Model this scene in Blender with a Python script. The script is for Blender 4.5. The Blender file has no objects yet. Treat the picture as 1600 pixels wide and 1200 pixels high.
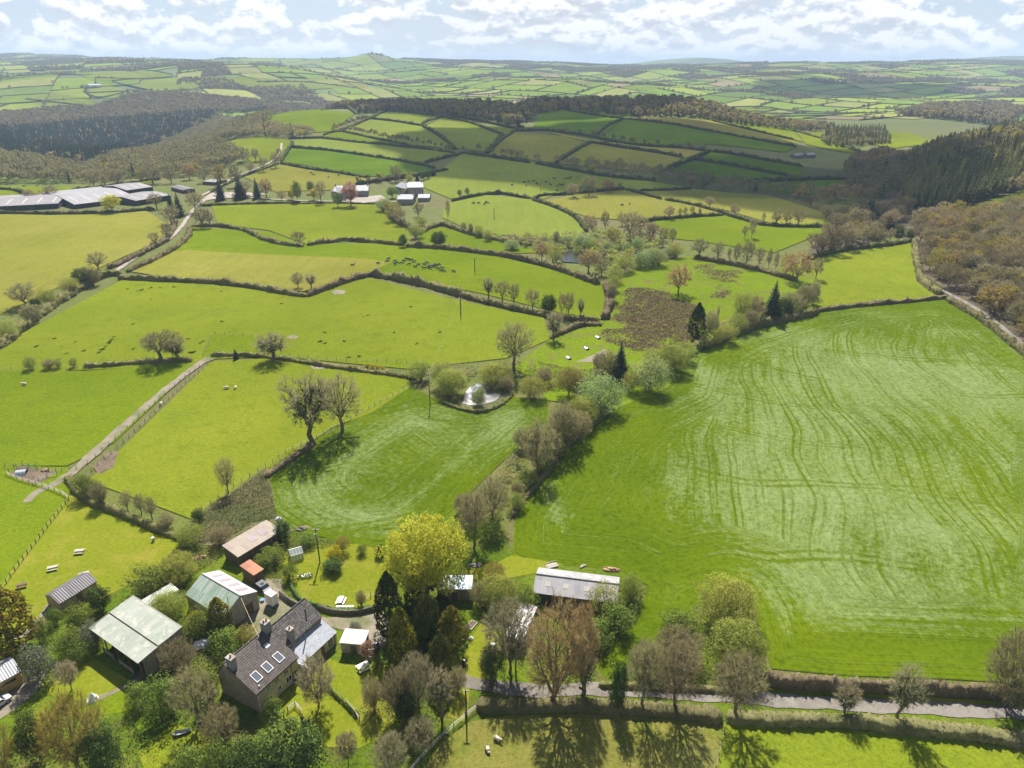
import bpy, math, random
import numpy as np
from mathutils import Vector, Matrix
from mathutils.geometry import delaunay_2d_cdt
rad = math.radians
S = bpy.context.scene
COL = S.collection
random.seed(7)

# ------------------------------------------------------------------ camera
FPX = 1110.0                      # focal length in pixels of a 1600 px wide picture
PIT = math.atan(495 / FPX)        # pitch below the horizon
H = 95.0                          # flying height, metres
K = H / 80.0
cd = bpy.data.cameras.new("camera")
cd.sensor_width = 36.0
cd.lens = 36.0 * FPX / 1600.0
cd.clip_start = 1.0
cd.clip_end = 120000.0
cam = bpy.data.objects.new("camera", cd)
cam.location = (0, 0, H)
cam.rotation_euler = (math.pi / 2 - PIT, 0, 0)
COL.objects.link(cam)
S.camera = cam
S.render.resolution_x = 1024
S.render.resolution_y = 768

# ------------------------------------------------------------------ exposure
S.view_settings.view_transform = 'Standard'
S.view_settings.look = 'None'
S.view_settings.exposure = 1.12
S.view_settings.gamma = 1.0

# ------------------------------------------------------------------ sun
SUN_EL, SUN_AZ = 49.0, -4.0       # degrees; azimuth from the view direction, to the right
ld = bpy.data.lights.new("sun", 'SUN')
ld.energy = 5.0
ld.angle = rad(0.53)
ld.color = (1.0, 0.955, 0.88)
sun = bpy.data.objects.new("sun", ld)
sun.rotation_euler = (-rad(90 - SUN_EL), 0, -rad(SUN_AZ))
sun.location = (0, 0, 300)
COL.objects.link(sun)
SDIR = Vector((math.sin(rad(SUN_AZ)) * math.cos(rad(SUN_EL)), math.cos(rad(SUN_AZ)) * math.cos(rad(SUN_EL)), math.sin(rad(SUN_EL))))

# ------------------------------------------------------------------ node helper
class NT:
 def __init__(s, tree):
  s.t = tree
  s.n = tree.nodes
  s.l = tree.links

 def node(s, typ, props=None, **ins):
  nd = s.n.new(typ)
  for k, v in (props or {}).items():
   setattr(nd, k, v)
  for k, v in ins.items():
   s.set(nd, k.replace('_', ' '), v)
  return nd

 def set(s, nd, key, v):
  sock = nd.inputs[int(key)] if key.isdigit() else nd.inputs[key]
  if hasattr(v, 'is_output') or isinstance(v, bpy.types.NodeSocket):
   s.l.new(v, sock)
  else:
   if isinstance(v, tuple) and len(v) == 3 and sock.type == 'RGBA':
    v = v + (1.0,)
   sock.default_value = v

 def noise(s, vec, scale, detail=3.0, rough=0.55, dist=0.0):
  nd = s.node('ShaderNodeTexNoise', Vector=vec, Scale=scale, Detail=detail, Roughness=rough, Distortion=dist)
  return nd.outputs['Fac']

 def ramp(s, fac, stops, interp='LINEAR'):
  nd = s.n.new('ShaderNodeValToRGB')
  cr = nd.color_ramp
  cr.interpolation = interp
  while len(cr.elements) < len(stops):
   cr.elements.new(0.5)
  for e, (p, c) in zip(cr.elements, stops):
   e.position = p
   if not isinstance(c, tuple):
    c = (c, c, c)
   e.color = c + (1.0,) if len(c) == 3 else c
  s.l.new(fac, nd.inputs[0])
  return nd.outputs[0]

 def mix(s, fac, a, b, mode='MIX'):
  nd = s.n.new('ShaderNodeMix')
  nd.data_type = 'RGBA'
  nd.blend_type = mode
  for i, v in ((0, fac), (6, a), (7, b)):
   if isinstance(v, bpy.types.NodeSocket):
    s.l.new(v, nd.inputs[i])
   else:
    if isinstance(v, tuple) and len(v) == 3:
     v = v + (1.0,)
    nd.inputs[i].default_value = v
  return nd.outputs[2]

 def m(s, op, a, b=0.0, c=None):
  nd = s.n.new('ShaderNodeMath')
  nd.operation = op
  for i, v in enumerate((a, b) + ((c,) if c is not None else ())):
   if isinstance(v, bpy.types.NodeSocket):
    s.l.new(v, nd.inputs[i])
   else:
    nd.inputs[i].default_value = v
  return nd.outputs[0]

 def comb(s, x, y, z=0.0):
  nd = s.n.new('ShaderNodeCombineXYZ')
  for i, v in enumerate((x, y, z)):
   if isinstance(v, bpy.types.NodeSocket):
    s.l.new(v, nd.inputs[i])
   else:
    nd.inputs[i].default_value = v
  return nd.outputs[0]

 def sep(s, vec):
  nd = s.n.new('ShaderNodeSeparateXYZ')
  s.l.new(vec, nd.inputs[0])
  return nd.outputs

 def scalev(s, vec, f):
  nd = s.n.new('ShaderNodeVectorMath')
  nd.operation = 'MULTIPLY'
  s.l.new(vec, nd.inputs[0])
  nd.inputs[1].default_value = f
  return nd.outputs[0]

 def bump(s, h, strength, dist):
  nd = s.node('ShaderNodeBump', Strength=strength, Distance=dist, Height=h)
  return nd.outputs[0]

def newmat(name):
 m = bpy.data.materials.new(name)
 m.use_nodes = True
 m.node_tree.nodes.clear()
 nt = NT(m.node_tree)
 out = nt.n.new('ShaderNodeOutputMaterial')
 return m, nt, out

# ------------------------------------------------------------------ world: sky with broken cumulus
W = bpy.data.worlds.new("World")
S.world = W
W.use_nodes = True
W.node_tree.nodes.clear()
wt = NT(W.node_tree)
wo = wt.n.new('ShaderNodeOutputWorld')
sky = wt.n.new('ShaderNodeTexSky')
sky.sky_type = 'NISHITA'
sky.sun_disc = False
sky.sun_elevation = rad(SUN_EL)
sky.sun_rotation = rad(SUN_AZ)
sky.altitude = 150
sky.air_density = 1.0
sky.dust_density = 1.2
sky.ozone_density = 1.5
tc = wt.n.new('ShaderNodeTexCoord')
sx, sy, sz = wt.sep(tc.outputs['Generated'])[0:3]
# cumulus: seen nearly edge-on near the horizon, so stretched sideways there
den = wt.m('ADD', wt.m('MAXIMUM', sz, 0.0), 0.055)
az = wt.m('DIVIDE', sx, wt.m('MAXIMUM', sy, 0.15))
el = wt.m('MULTIPLY', sz, 1.9)

def cloud_field(dz):
 v = wt.comb(az, wt.m('ADD', el, dz), 3.7)
 a = wt.noise(v, 12.0, 2.0, 0.5)
 b = wt.noise(v, 30.0, 7.0, 0.6, 0.15)
 return wt.m('ADD', wt.m('MULTIPLY', a, 0.55), wt.m('MULTIPLY', b, 0.45))

c0 = cloud_field(0.0)
c1 = cloud_field(0.016)
cov = wt.ramp(c0, [(0.455, 0.0), (0.485, 0.75), (0.53, 1.0)])
lit = wt.ramp(wt.m('ADD', wt.m('SUBTRACT', c0, c1), 0.5), [(0.43, (7.0, 7.4, 8.2)), (0.485, (9.0, 9.3, 9.8)), (0.52, (11.6, 11.6, 11.6))])
skyc = wt.mix(wt.ramp(sz, [(0.07, 0.62), (0.16, 0.0)]), sky.outputs[0], (6.2, 7.6, 9.7))
low = wt.ramp(sz, [(0.0, 1.0), (0.014, 0.9), (0.032, 0.3), (0.06, 0.0)])
skyc = wt.mix(low, skyc, (8.6, 9.1, 9.8))
covm = wt.m('MULTIPLY', cov, wt.ramp(sz, [(0.004, 0.25), (0.022, 1.0), (0.10, 1.0), (0.22, 0.12)]))
skyf = wt.mix(covm, skyc, lit)
bg = wt.node('ShaderNodeBackground', Color=skyf, Strength=0.046)
wt.l.new(bg.outputs[0], wo.inputs[0])

# ------------------------------------------------------------------ picture <-> place
CP, SP = math.cos(PIT), math.sin(PIT)

def ray_ue(px, py):
 v = (600.0 - py) / FPX
 dy = CP + v * SP
 return (px - 800.0) / FPX / dy, (-SP + v * CP) / dy      # x per metre ahead, z per metre ahead

def project(x, y, z):
 z = z - H
 f = y * CP - z * SP
 return 800 + FPX * x / f, 600 - FPX * (y * SP + z * CP) / f

# terrain: smooth heights through control points (picture point, distance in metres / K)
CTRL = []
for u in (-1.25, -0.9, -0.55, -0.2, 0.2, 0.5):
 for Y in (25, 60, 110, 170, 240, 330):
  CTRL.append((u, math.log(Y), 0.0))
for u, Y in ((0.9, 25), (0.9, 60), (0.9, 110), (1.25, 25), (1.25, 60), (1.2, 100), (0.72, 170), (0.75, 140)):
 CTRL.append((u, math.log(Y), 0.0))
for px, py, Y in (
  (1600, 530, 215), (1500, 465, 260), (1445, 400, 325), (1600, 400, 290), (1600, 300, 400), (1600, 230, 520),
  (1500, 245, 560), (1420, 290, 520), (1500, 330, 400), (1380, 330, 437), (1300, 300, 500), (1330, 260, 660),
  (1450, 232, 800), (1600, 215, 850),
  (0, 330, 448), (200, 330, 448), (400, 320, 478), (600, 315, 490), (750, 300, 510), (850, 330, 449), (1000, 340, 424), (1200, 350, 399),
  (900, 292, 540), (1000, 310, 485), (1150, 300, 515), (1080, 262, 620), (1240, 284, 560),
  (450, 240, 700), (620, 240, 690), (720, 238, 690), (850, 235, 720), (1000, 238, 720), (1100, 236, 710),
  (620, 178, 1000), (500, 176, 990), (430, 182, 960), (750, 188, 980), (850, 178, 1040), (1000, 182, 1040), (1100, 190, 1000), (1200, 214, 900), (1250, 232, 820),
  (640, 167, 1180), (760, 161, 1250), (900, 159, 1260), (1000, 157, 1260), (1080, 159, 1200),
  (450, 206, 860), (380, 222, 790), (300, 255, 700), (200, 272, 640), (60, 285, 590),
  (330, 225, 900), (230, 245, 800), (130, 262, 760), (250, 225, 1250), (120, 240, 1080), (0, 250, 760), (0, 232, 1000),
  (200, 200, 1400), (50, 205, 1350), (350, 185, 1500), (450, 160, 1900), (200, 150, 1900), (60, 165, 1700), (100, 118, 2400), (300, 118, 2500), (480, 134, 2400), (480, 122, 3000),
  (0, 93, 6000), (200, 96, 6000), (320, 97, 6200), (450, 97, 6500), (100, 108, 3600), (350, 106, 4200),
  (560, 150, 2400), (600, 130, 3500), (600, 114, 5000), (580, 99, 6500), (800, 150, 2400), (800, 130, 3500), (800, 110, 5500), (760, 99, 6800),
  (1000, 150, 2400), (1000, 128, 3900), (1000, 108, 6200), (1000, 103, 7500), (1200, 160, 2000), (1200, 128, 3800), (1200, 106, 6000),
  (1300, 172, 1750), (1300, 142, 2900), (1300, 120, 4200), (1400, 102, 6000), (1500, 99, 6000), (1500, 150, 2400), (1500, 190, 1300), (1400, 205, 1150),
  (1600, 104, 5500), (1600, 150, 2400), (1650, 185, 1350)):
 u, e = ray_ue(px, py)
 Y = Y if Y < 2000 else 2000 + (Y - 2000) * 0.5      # far hills stand steeper and nearer
 CTRL.append((u, math.log(Y), (80 + e * Y) / Y))
for u, Y, r in ((-0.35, 1550, -0.018), (-0.1, 1500, -0.016), (0.15, 1550, -0.016), (0.3, 1500, -0.014), (0.55, 1000, -0.012),
    (-1.3, 450, 0.0), (-1.3, 900, -0.01), (-1.3, 2250, 0.02), (-1.3, 4000, 0.026), (1.3, 250, 0.16), (1.3, 500, 0.12), (1.3, 1000, 0.02), (1.3, 2250, 0.0), (1.3, 4000, 0.022),
    (-1.2, 8000, 0.009), (-0.5, 8000, 0.008), (0, 8000, 0.008), (0.5, 8000, 0.009), (1.2, 8000, 0.009)):
 CTRL.append((u, math.log(Y), r))
CT = np.array(CTRL)
CX = np.stack([CT[:, 0] * 2.4, CT[:, 1]], 1)

def _phi(d2):
 return np.sqrt(d2 + 0.06)

_A = _phi(((CX[:, None] - CX[None]) ** 2).sum(-1))
_n = len(CX)
_M = np.zeros((_n + 1, _n + 1))
_M[:_n, :_n] = _A + np.eye(_n) * -0.004
_M[:_n, _n] = 1
_M[_n, :_n] = 1
_Wt = np.linalg.solve(_M, np.concatenate([CT[:, 2], [0]]))
BUMPS = []                         # distant summits: x, y, height, half width x, half width y

def _bump(px, py, Y, wx, wy, base):
 u, e = ray_ue(px, py)
 Y *= K
 BUMPS.append((u * Y, Y, H + e * Y - base, wx, wy))

_bump(582, 90, 4150, 140, 220, 116)
_bump(620, 95, 4180, 220, 200, 106)
_bump(530, 98, 4180, 220, 200, 98)
_bump(1085, 92, 7000, 700, 500, 88)
_bump(1575, 91, 7000, 900, 500, 90)
_bump(60, 91, 5500, 900, 500, 115)

def terrain(x, y):
 x = np.asarray(x, float)
 y = np.asarray(y, float)
 yc = np.maximum(y, 24.0)
 u = np.clip(x / yc, -1.35, 1.35)
 q = np.stack([u * 2.4, np.log(yc / K)], -1)
 sh = q.shape[:-1]
 q = q.reshape(-1, 2)
 r = np.empty(len(q))
 for i in range(0, len(q), 20000):
  b = q[i:i + 20000]
  r[i:i + 20000] = _phi(((b[:, None] - CX[None]) ** 2).sum(-1)) @ _Wt[:_n] + _Wt[_n]
 r = r.reshape(sh)
 fade = np.clip((yc - 150) / 130.0, 0, 1)
 fade = fade * fade * (3 - 2 * fade)
 z = r * yc * fade
 z = z + fade * np.clip(yc / 900, 0, 1) * 2.0 * (np.sin(x / 83 + y / 140) * np.sin(y / 97 - x / 210))
 roll = np.clip((yc - 1700) / 900, 0, 1) * np.clip((6500 - yc) / 1500, 0, 1)
 z = z + roll * 22 * np.sin(x / 330 + 1.4 * np.sin(y / 410)) * np.sin(y / 235 + x / 800 + 0.9 * np.sin(x / 500))
 for bx, by, h, wx, wy in BUMPS:
  z = z + h * np.exp(-((x - bx) / wx) ** 2 - ((y - by) / wy) ** 2)
 return z

_YS = np.exp(np.linspace(math.log(45), math.log(15000), 420))
_CACHE = {}

def ground(px, py):
 """point of the terrain seen at picture point px, py"""
 key = (px, py)
 if key in _CACHE:
  return _CACHE[key].copy()
 u, e = ray_ue(px, py)
 g = H + e * _YS - terrain(u * _YS, _YS)
 k = np.nonzero(g <= 0)[0]
 if len(k) == 0:
  y = 14000.0
 else:
  i = max(k[0], 1)
  a, b = _YS[i - 1], _YS[i]
  ga, gb = g[i - 1], g[i]
  y = a + (b - a) * ga / (ga - gb)
  ys = np.linspace(a, b, 9)
  gg = H + e * ys - terrain(u * ys, ys)
  j = np.nonzero(gg <= 0)[0]
  if len(j) and j[0] > 0:
   j = j[0]
   y = ys[j - 1] + (ys[j] - ys[j - 1]) * gg[j - 1] / (gg[j - 1] - gg[j])
 p = np.array([u * y, y, float(terrain(u * y, y))])
 _CACHE[key] = p
 return p.copy()

def at_height(px, py, z):
 """point at height z seen at px, py"""
 u, e = ray_ue(px, py)
 y = (z - H) / e
 return Vector((u * y, y, z))

def height_to(p, py):
 """height above p's foot that reaches picture row py"""
 _, e = ray_ue(800, py)
 return max(0.3, H + e * p[1] - p[2])

def px_per_m(p):
 return FPX / (p[1] * CP - (p[2] - H) * SP)

# ------------------------------------------------------------------ mesh and object helpers
def link(name, me, mats=(), parent=None):
 o = bpy.data.objects.new(name, me)
 if me is not None and len(me.materials) == 0:
  for m in (mats if isinstance(mats, (list, tuple)) else (mats,)):
   me.materials.append(m)
 COL.objects.link(o)
 if parent is not None:
  o.parent = parent
 return o

def mesh_np(name, V, F, mi=None, smooth=False):
 """V (n,3); F list of index arrays (k,3) / (k,4)"""
 me = bpy.data.meshes.new(name)
 V = np.asarray(V, np.float32)
 F = [np.asarray(f, np.int32) for f in F if len(f)]
 me.vertices.add(len(V))
 me.vertices.foreach_set('co', V.ravel())
 lv = np.concatenate([f.ravel() for f in F])
 ln = np.concatenate([np.full(len(f), f.shape[1], np.int32) for f in F])
 st = np.concatenate([[0], np.cumsum(ln)[:-1]]).astype(np.int32)
 me.loops.add(len(lv))
 me.loops.foreach_set('vertex_index', lv)
 me.polygons.add(len(ln))
 me.polygons.foreach_set('loop_start', st)
 me.polygons.foreach_set('loop_total', ln)
 if mi is not None:
  me.polygons.foreach_set('material_index', np.asarray(mi, np.int32))
 if smooth:
  me.polygons.foreach_set('use_smooth', np.ones(len(ln), bool))
 me.update(calc_edges=True)
 me.validate()
 return me

class MB:
 """small mesh builder for hard-edged things"""

 def __init__(s):
  s.v = []
  s.f = []

 def face(s, *pts):
  i = len(s.v)
  s.v += [tuple(p) for p in pts]
  s.f.append(tuple(range(i, i + len(pts))))
  return s

 def box(s, x0, x1, y0, y1, z0, z1):
  i = len(s.v)
  s.v += [(x, y, z) for z in (z0, z1) for x, y in ((x0, y0), (x1, y0), (x1, y1), (x0, y1))]
  s.f += [tuple(i + k for k in q) for q in ((3, 2, 1, 0), (4, 5, 6, 7), (0, 1, 5, 4), (1, 2, 6, 5), (2, 3, 7, 6), (3, 0, 4, 7))]
  return s

 def slab(s, pts, d):
  """polygon pts (3d) thickened by vector d"""
  n = len(pts)
  i = len(s.v)
  s.v += [tuple(p) for p in pts] + [tuple(Vector(p) + Vector(d)) for p in pts]
  s.f.append(tuple(range(i + n - 1, i - 1, -1)))
  s.f.append(tuple(range(i + n, i + 2 * n)))
  for k in range(n):
   j = (k + 1) % n
   s.f.append((i + k, i + j, i + n + j, i + n + k))
  return s

 def tube(s, a, b, r0, r1=None, n=6):
  a, b = Vector(a), Vector(b)
  r1 = r0 if r1 is None else r1
  d = (b - a).normalized()
  t = d.orthogonal().normalized()
  w = d.cross(t)
  i = len(s.v)
  for p, r in ((a, r0), (b, r1)):
   for k in range(n):
    an = 2 * math.pi * k / n
    s.v.append(tuple(p + (t * math.cos(an) + w * math.sin(an)) * r))
  for k in range(n):
   j = (k + 1) % n
   s.f.append((i + k, i + j, i + n + j, i + n + k))
  s.f.append(tuple(range(i + n - 1, i - 1, -1)))
  s.f.append(tuple(range(i + n, i + 2 * n)))
  return s

 def mesh(s, name):
  me = bpy.data.meshes.new(name)
  me.from_pydata(s.v, [], s.f)
  me.update()
  return me

 def build(s, name, mat, parent=None):
  return link(name, s.mesh(name), [mat], parent)

def empty(name, loc, rz=0.0):
 o = bpy.data.objects.new(name, None)
 o.empty_display_size = 0.5
 o.location = loc
 o.rotation_euler = (0, 0, rz)
 COL.objects.link(o)
 return o

def tag(o, label=None, cat=None, group=None, kind=None):
 if label:
  o['label'] = label
 if cat:
  o['category'] = cat
 if group:
  o['group'] = group
 if kind:
  o['kind'] = kind
 return o

def inside(pts, poly):
 x, y = pts[:, 0], pts[:, 1]
 r = np.zeros(len(pts), bool)
 n = len(poly)
 for i in range(n):
  x0, y0 = poly[i][:2]
  x1, y1 = poly[(i + 1) % n][:2]
  c = ((y0 > y) != (y1 > y))
  with np.errstate(divide='ignore', invalid='ignore'):
   r ^= c & (x < (x1 - x0) * (y - y0) / (y1 - y0 + 1e-12) + x0)
 return r

def edge_dist(pts, poly):
 d = np.full(len(pts), 1e9)
 n = len(poly)
 for i in range(n):
  a = np.array(poly[i][:2])
  b = np.array(poly[(i + 1) % n][:2])
  ab = b - a
  t = np.clip(((pts - a) @ ab) / (ab @ ab + 1e-9), 0, 1)
  q = a + t[:, None] * ab
  d = np.minimum(d, np.hypot(*(pts - q).T))
 return d

def wpath(pts):
 return np.array([ground(*p) for p in pts])

def spline(P, step):
 """Catmull-Rom through P, resampled about every step metres, draped on the terrain"""
 P = np.asarray(P, float)[:, :2]
 out = []
 n = len(P)
 for i in range(n - 1):
  p0, p1, p2, p3 = P[max(i - 1, 0)], P[i], P[i + 1], P[min(i + 2, n - 1)]
  for t in np.linspace(0, 1, 12, endpoint=False):
   out.append(0.5 * (2 * p1 + (p2 - p0) * t + (2 * p0 - 5 * p1 + 4 * p2 - p3) * t * t + (3 * p1 - p0 - 3 * p2 + p3) * t ** 3))
 out.append(P[-1])
 Q = np.array(out)
 L = np.concatenate([[0], np.cumsum(np.hypot(*np.diff(Q, axis=0).T))])
 k = max(2, int(L[-1] / step) + 1)
 s = np.linspace(0, L[-1], k)
 R = np.stack([np.interp(s, L, Q[:, 0]), np.interp(s, L, Q[:, 1])], 1)
 return np.concatenate([R, terrain(R[:, 0], R[:, 1])[:, None]], 1)

# ------------------------------------------------------------------ materials
def grass(name, a, b, c=None, big=0.02, streak=None, fine=0.28, rough=0.75, bump=0.35):
 """pasture: two tones in large soft patches, a third in broken small ones, fine tufts on top"""
 a, b = (tuple(v * 1.24 for v in q) for q in (a, b))
 c = tuple(v * 1.24 for v in c) if c else None
 m, nt, out = newmat(name)
 pos = nt.n.new('ShaderNodeNewGeometry').outputs['Position']
 col = nt.mix(nt.ramp(nt.noise(pos, big, 4.0, 0.6), [(0.36, 0.0), (0.64, 1.0)]), a, b)
 if c is not None:
  col = nt.mix(nt.m('MULTIPLY', nt.ramp(nt.noise(pos, 0.16, 5.0, 0.65), [(0.50, 0.0), (0.66, 1.0)]), 0.75), col, c)
 if streak is not None:
  st = nt.node('ShaderNodeMapping', {'vector_type': 'POINT'}, Vector=pos)
  st.inputs['Rotation'].default_value = (0, 0, streak)
  st.inputs['Scale'].default_value = (1.0, 0.06, 1.0)
  k = nt.ramp(nt.noise(st.outputs[0], 0.34, 3.0, 0.6), [(0.3, 0.93), (0.7, 1.06)])
  col = nt.mix(1.0, col, k, 'MULTIPLY')
 col = nt.mix(1.0, col, nt.ramp(nt.noise(pos, 0.0065, 3.0, 0.6), [(0.33, 0.86), (0.66, 1.10)]), 'MULTIPLY')
 damp = nt.ramp(nt.noise(pos, 0.045, 6.0, 0.7, 0.6), [(0.56, 0.0), (0.70, 0.55)])
 col = nt.mix(damp, col, (a[0] * 0.72, a[1] * 0.82, a[2] * 1.3))
 n2 = nt.noise(pos, 1.15, 5.0, 0.7)
 n3 = nt.noise(pos, 4.2, 2.0, 0.6)
 k = nt.ramp(nt.m('ADD', nt.m('MULTIPLY', n2, 0.6), nt.m('MULTIPLY', n3, 0.4)), [(0.33, 1.0 - fine * 1.3), (0.5, 1.0), (0.68, 1.0 + fine)])
 col = nt.mix(1.0, col, k, 'MULTIPLY')
 bs = nt.node('ShaderNodeBsdfDiffuse', Color=col, Roughness=0.5)
 nt.l.new(nt.bump(n2, bump, 0.5), bs.inputs['Normal'])
 nt.l.new(bs.outputs[0], out.inputs[0])
 return m

def ryegrass(name, a, b, pale, turn, amp):
 """ley mown in bouts: sheen of flattened grass painted as pale swathes, crossed by green wheelings that follow the boundary"""
 m, nt, out = newmat(name)
 pos = nt.n.new('ShaderNodeNewGeometry').outputs['Position']
 dist = nt.node('ShaderNodeAttribute', {'attribute_name': 'edge'}).outputs['Fac']
 x, y, _ = nt.sep(pos)[0:3]
 # lie of the working lines: bouts that swing away to the right inside, parallel to the hedge outside
 yy = nt.m('MAXIMUM', nt.m('SUBTRACT', y, 95.0), 0.0)
 wob = nt.m('MULTIPLY', nt.m('SUBTRACT', nt.noise(pos, 0.0095, 2.0, 0.5), 0.5), amp * 5.0)
 ct, st = math.cos(turn), math.sin(turn)
 lin = nt.m('ADD', nt.m('ADD', nt.m('MULTIPLY', x, ct), nt.m('MULTIPLY', y, st)), wob)
 if turn < 0.5:
  lin = nt.m('SUBTRACT', lin, nt.m('MULTIPLY', nt.m('MULTIPLY', yy, yy), 0.00115))
 along = nt.m('ADD', nt.m('MULTIPLY', x, -st), nt.m('MULTIPLY', y, ct))
 headland = nt.ramp(nt.m('MULTIPLY', nt.m('ADD', dist, nt.m('MULTIPLY', nt.noise(pos, 0.02, 2.0), 14.0)), 0.02), [(0.50, 1.0), (0.56, 0.0)])
 line = nt.node('ShaderNodeMix', {'data_type': 'FLOAT'})
 nt.l.new(headland, line.inputs[0])
 nt.l.new(lin, line.inputs[2])
 nt.l.new(dist, line.inputs[3])
 line = line.outputs[0]
 base = nt.mix(nt.ramp(nt.noise(pos, 0.03, 4.0, 0.6), [(0.35, 0.0), (0.65, 1.0)]), a, b)
 # wheelings: pairs of narrow green lines every 5 m or so, faded out here and there
 fr = nt.m('FRACT', nt.m('MULTIPLY', line, 1 / 5.6))
 w1 = nt.ramp(fr, [(0.05, 0.0), (0.09, 1.0), (0.15, 1.0), (0.20, 0.0), (0.36, 0.0), (0.40, 0.8), (0.45, 0.8), (0.50, 0.0)])
 wkeep = nt.ramp(nt.noise(nt.comb(nt.m('MULTIPLY', line, 0.09), nt.m('MULTIPLY', along, 0.012)), 1.0, 3.0, 0.6), [(0.42, 0.15), (0.60, 1.0)])
 wheel = nt.m('MULTIPLY', w1, wkeep)
 # a few passes straight across
 al2 = nt.m('ADD', nt.m('ADD', along, nt.m('MULTIPLY', lin, 0.28)), nt.m('MULTIPLY', nt.noise(pos, 0.011, 2.0), 55.0))
 f2 = nt.m('FRACT', nt.m('MULTIPLY', al2, 1 / 27.0))
 w2 = nt.ramp(f2, [(0.10, 0.0), (0.115, 1.0), (0.13, 1.0), (0.145, 0.0), (0.175, 0.0), (0.19, 1.0), (0.205, 1.0), (0.22, 0.0)])
 wheel = nt.m('MAXIMUM', wheel, nt.m('MULTIPLY', w2, nt.ramp(nt.noise(pos, 0.02, 2.0), [(0.42, 0.0), (0.6, 0.8)])))
 # pale swathes: the sheen of bent grass put into the colour
 sv = nt.comb(nt.m('MULTIPLY', line, 0.30), nt.m('MULTIPLY', along, 0.035))
 p1 = nt.noise(sv, 1.0, 4.0, 0.62)
 p2 = nt.noise(pos, 0.021, 3.0, 0.55)
 p3 = nt.noise(pos, 0.62, 7.0, 0.82)
 pm = nt.m('ADD', nt.m('ADD', nt.m('MULTIPLY', p1, 0.34), nt.m('MULTIPLY', p2, 0.36)), nt.m('MULTIPLY', p3, 0.58))
 pm = nt.m('SUBTRACT', pm, nt.m('MULTIPLY', wheel, 0.11))
 pm = nt.m('SUBTRACT', pm, nt.m('MULTIPLY', nt.ramp(nt.m('MULTIPLY', dist, 0.02), [(0.0, 1.0), (0.3, 0.35), (0.9, 0.0)]), 0.09))
 pm = nt.m('ADD', pm, nt.node('ShaderNodeAttribute', {'attribute_name': 'pale'}).outputs['Fac'])
 f = nt.m('MULTIPLY', nt.ramp(pm, [(0.595, 0.0), (0.65, 0.34), (0.70, 0.55), (0.79, 0.92)]), 0.85)
 col = nt.mix(f, base, pale)
 col = nt.mix(nt.m('MULTIPLY', wheel, 0.45), col, (a[0] * 1.15, a[1] * 1.05, a[2]))
 # bent-over runs along the lines, their bright sheen painted in
 pr = nt.noise(nt.comb(nt.m('MULTIPLY', line, 1.1), nt.m('MULTIPLY', along, 0.05)), 1.0, 4.0, 0.7)
 col = nt.mix(nt.m('MULTIPLY', nt.ramp(pr, [(0.60, 0.0), (0.68, 1.0)]), nt.ramp(p3, [(0.42, 0.0), (0.6, 0.6)])), col, pale)
 n2 = nt.noise(pos, 0.9, 5.0, 0.72)
 n3 = nt.noise(nt.comb(nt.m('MULTIPLY', line, 2.2), nt.m('MULTIPLY', along, 0.35)), 1.0, 3.0, 0.6)
 k = nt.ramp(nt.m('ADD', nt.m('MULTIPLY', n2, 0.6), nt.m('MULTIPLY', n3, 0.4)), [(0.33, 0.55), (0.5, 1.0), (0.68, 1.3)])
 col = nt.mix(1.0, col, k, 'MULTIPLY')
 bs = nt.node('ShaderNodeBsdfDiffuse', Color=col, Roughness=0.5)
 hb = nt.m('ADD', nt.m('MULTIPLY', n2, 0.7), nt.m('MULTIPLY', n3, 0.5))
 nt.l.new(nt.bump(hb, 0.5, 0.5), bs.inputs['Normal'])
 nt.l.new(bs.outputs[0], out.inputs[0])
 return m

def earth(name, a, b, c=None, scale=0.5, fine=0.3, rough=0.95, bump=0.4):
 m, nt, out = newmat(name)
 pos = nt.n.new('ShaderNodeNewGeometry').outputs['Position']
 col = nt.mix(nt.ramp(nt.noise(pos, scale, 5.0, 0.65), [(0.36, 0.0), (0.64, 1.0)]), a, b)
 if c is not None:
  col = nt.mix(nt.ramp(nt.noise(pos, scale * 0.35, 4.0, 0.6), [(0.48, 0.0), (0.62, 1.0)]), col, c)
 n2 = nt.noise(pos, scale * 6, 4.0, 0.7)
 col = nt.mix(1.0, col, nt.ramp(n2, [(0.3, 1 - fine), (0.7, 1 + fine)]), 'MULTIPLY')
 bs = nt.node('ShaderNodeBsdfPrincipled', Base_Color=col, Roughness=rough)
 bs.inputs['Specular IOR Level'].default_value = 0.15
 nt.l.new(nt.bump(n2, bump, 0.2), bs.inputs['Normal'])
 nt.l.new(bs.outputs[0], out.inputs[0])
 return m

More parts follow.
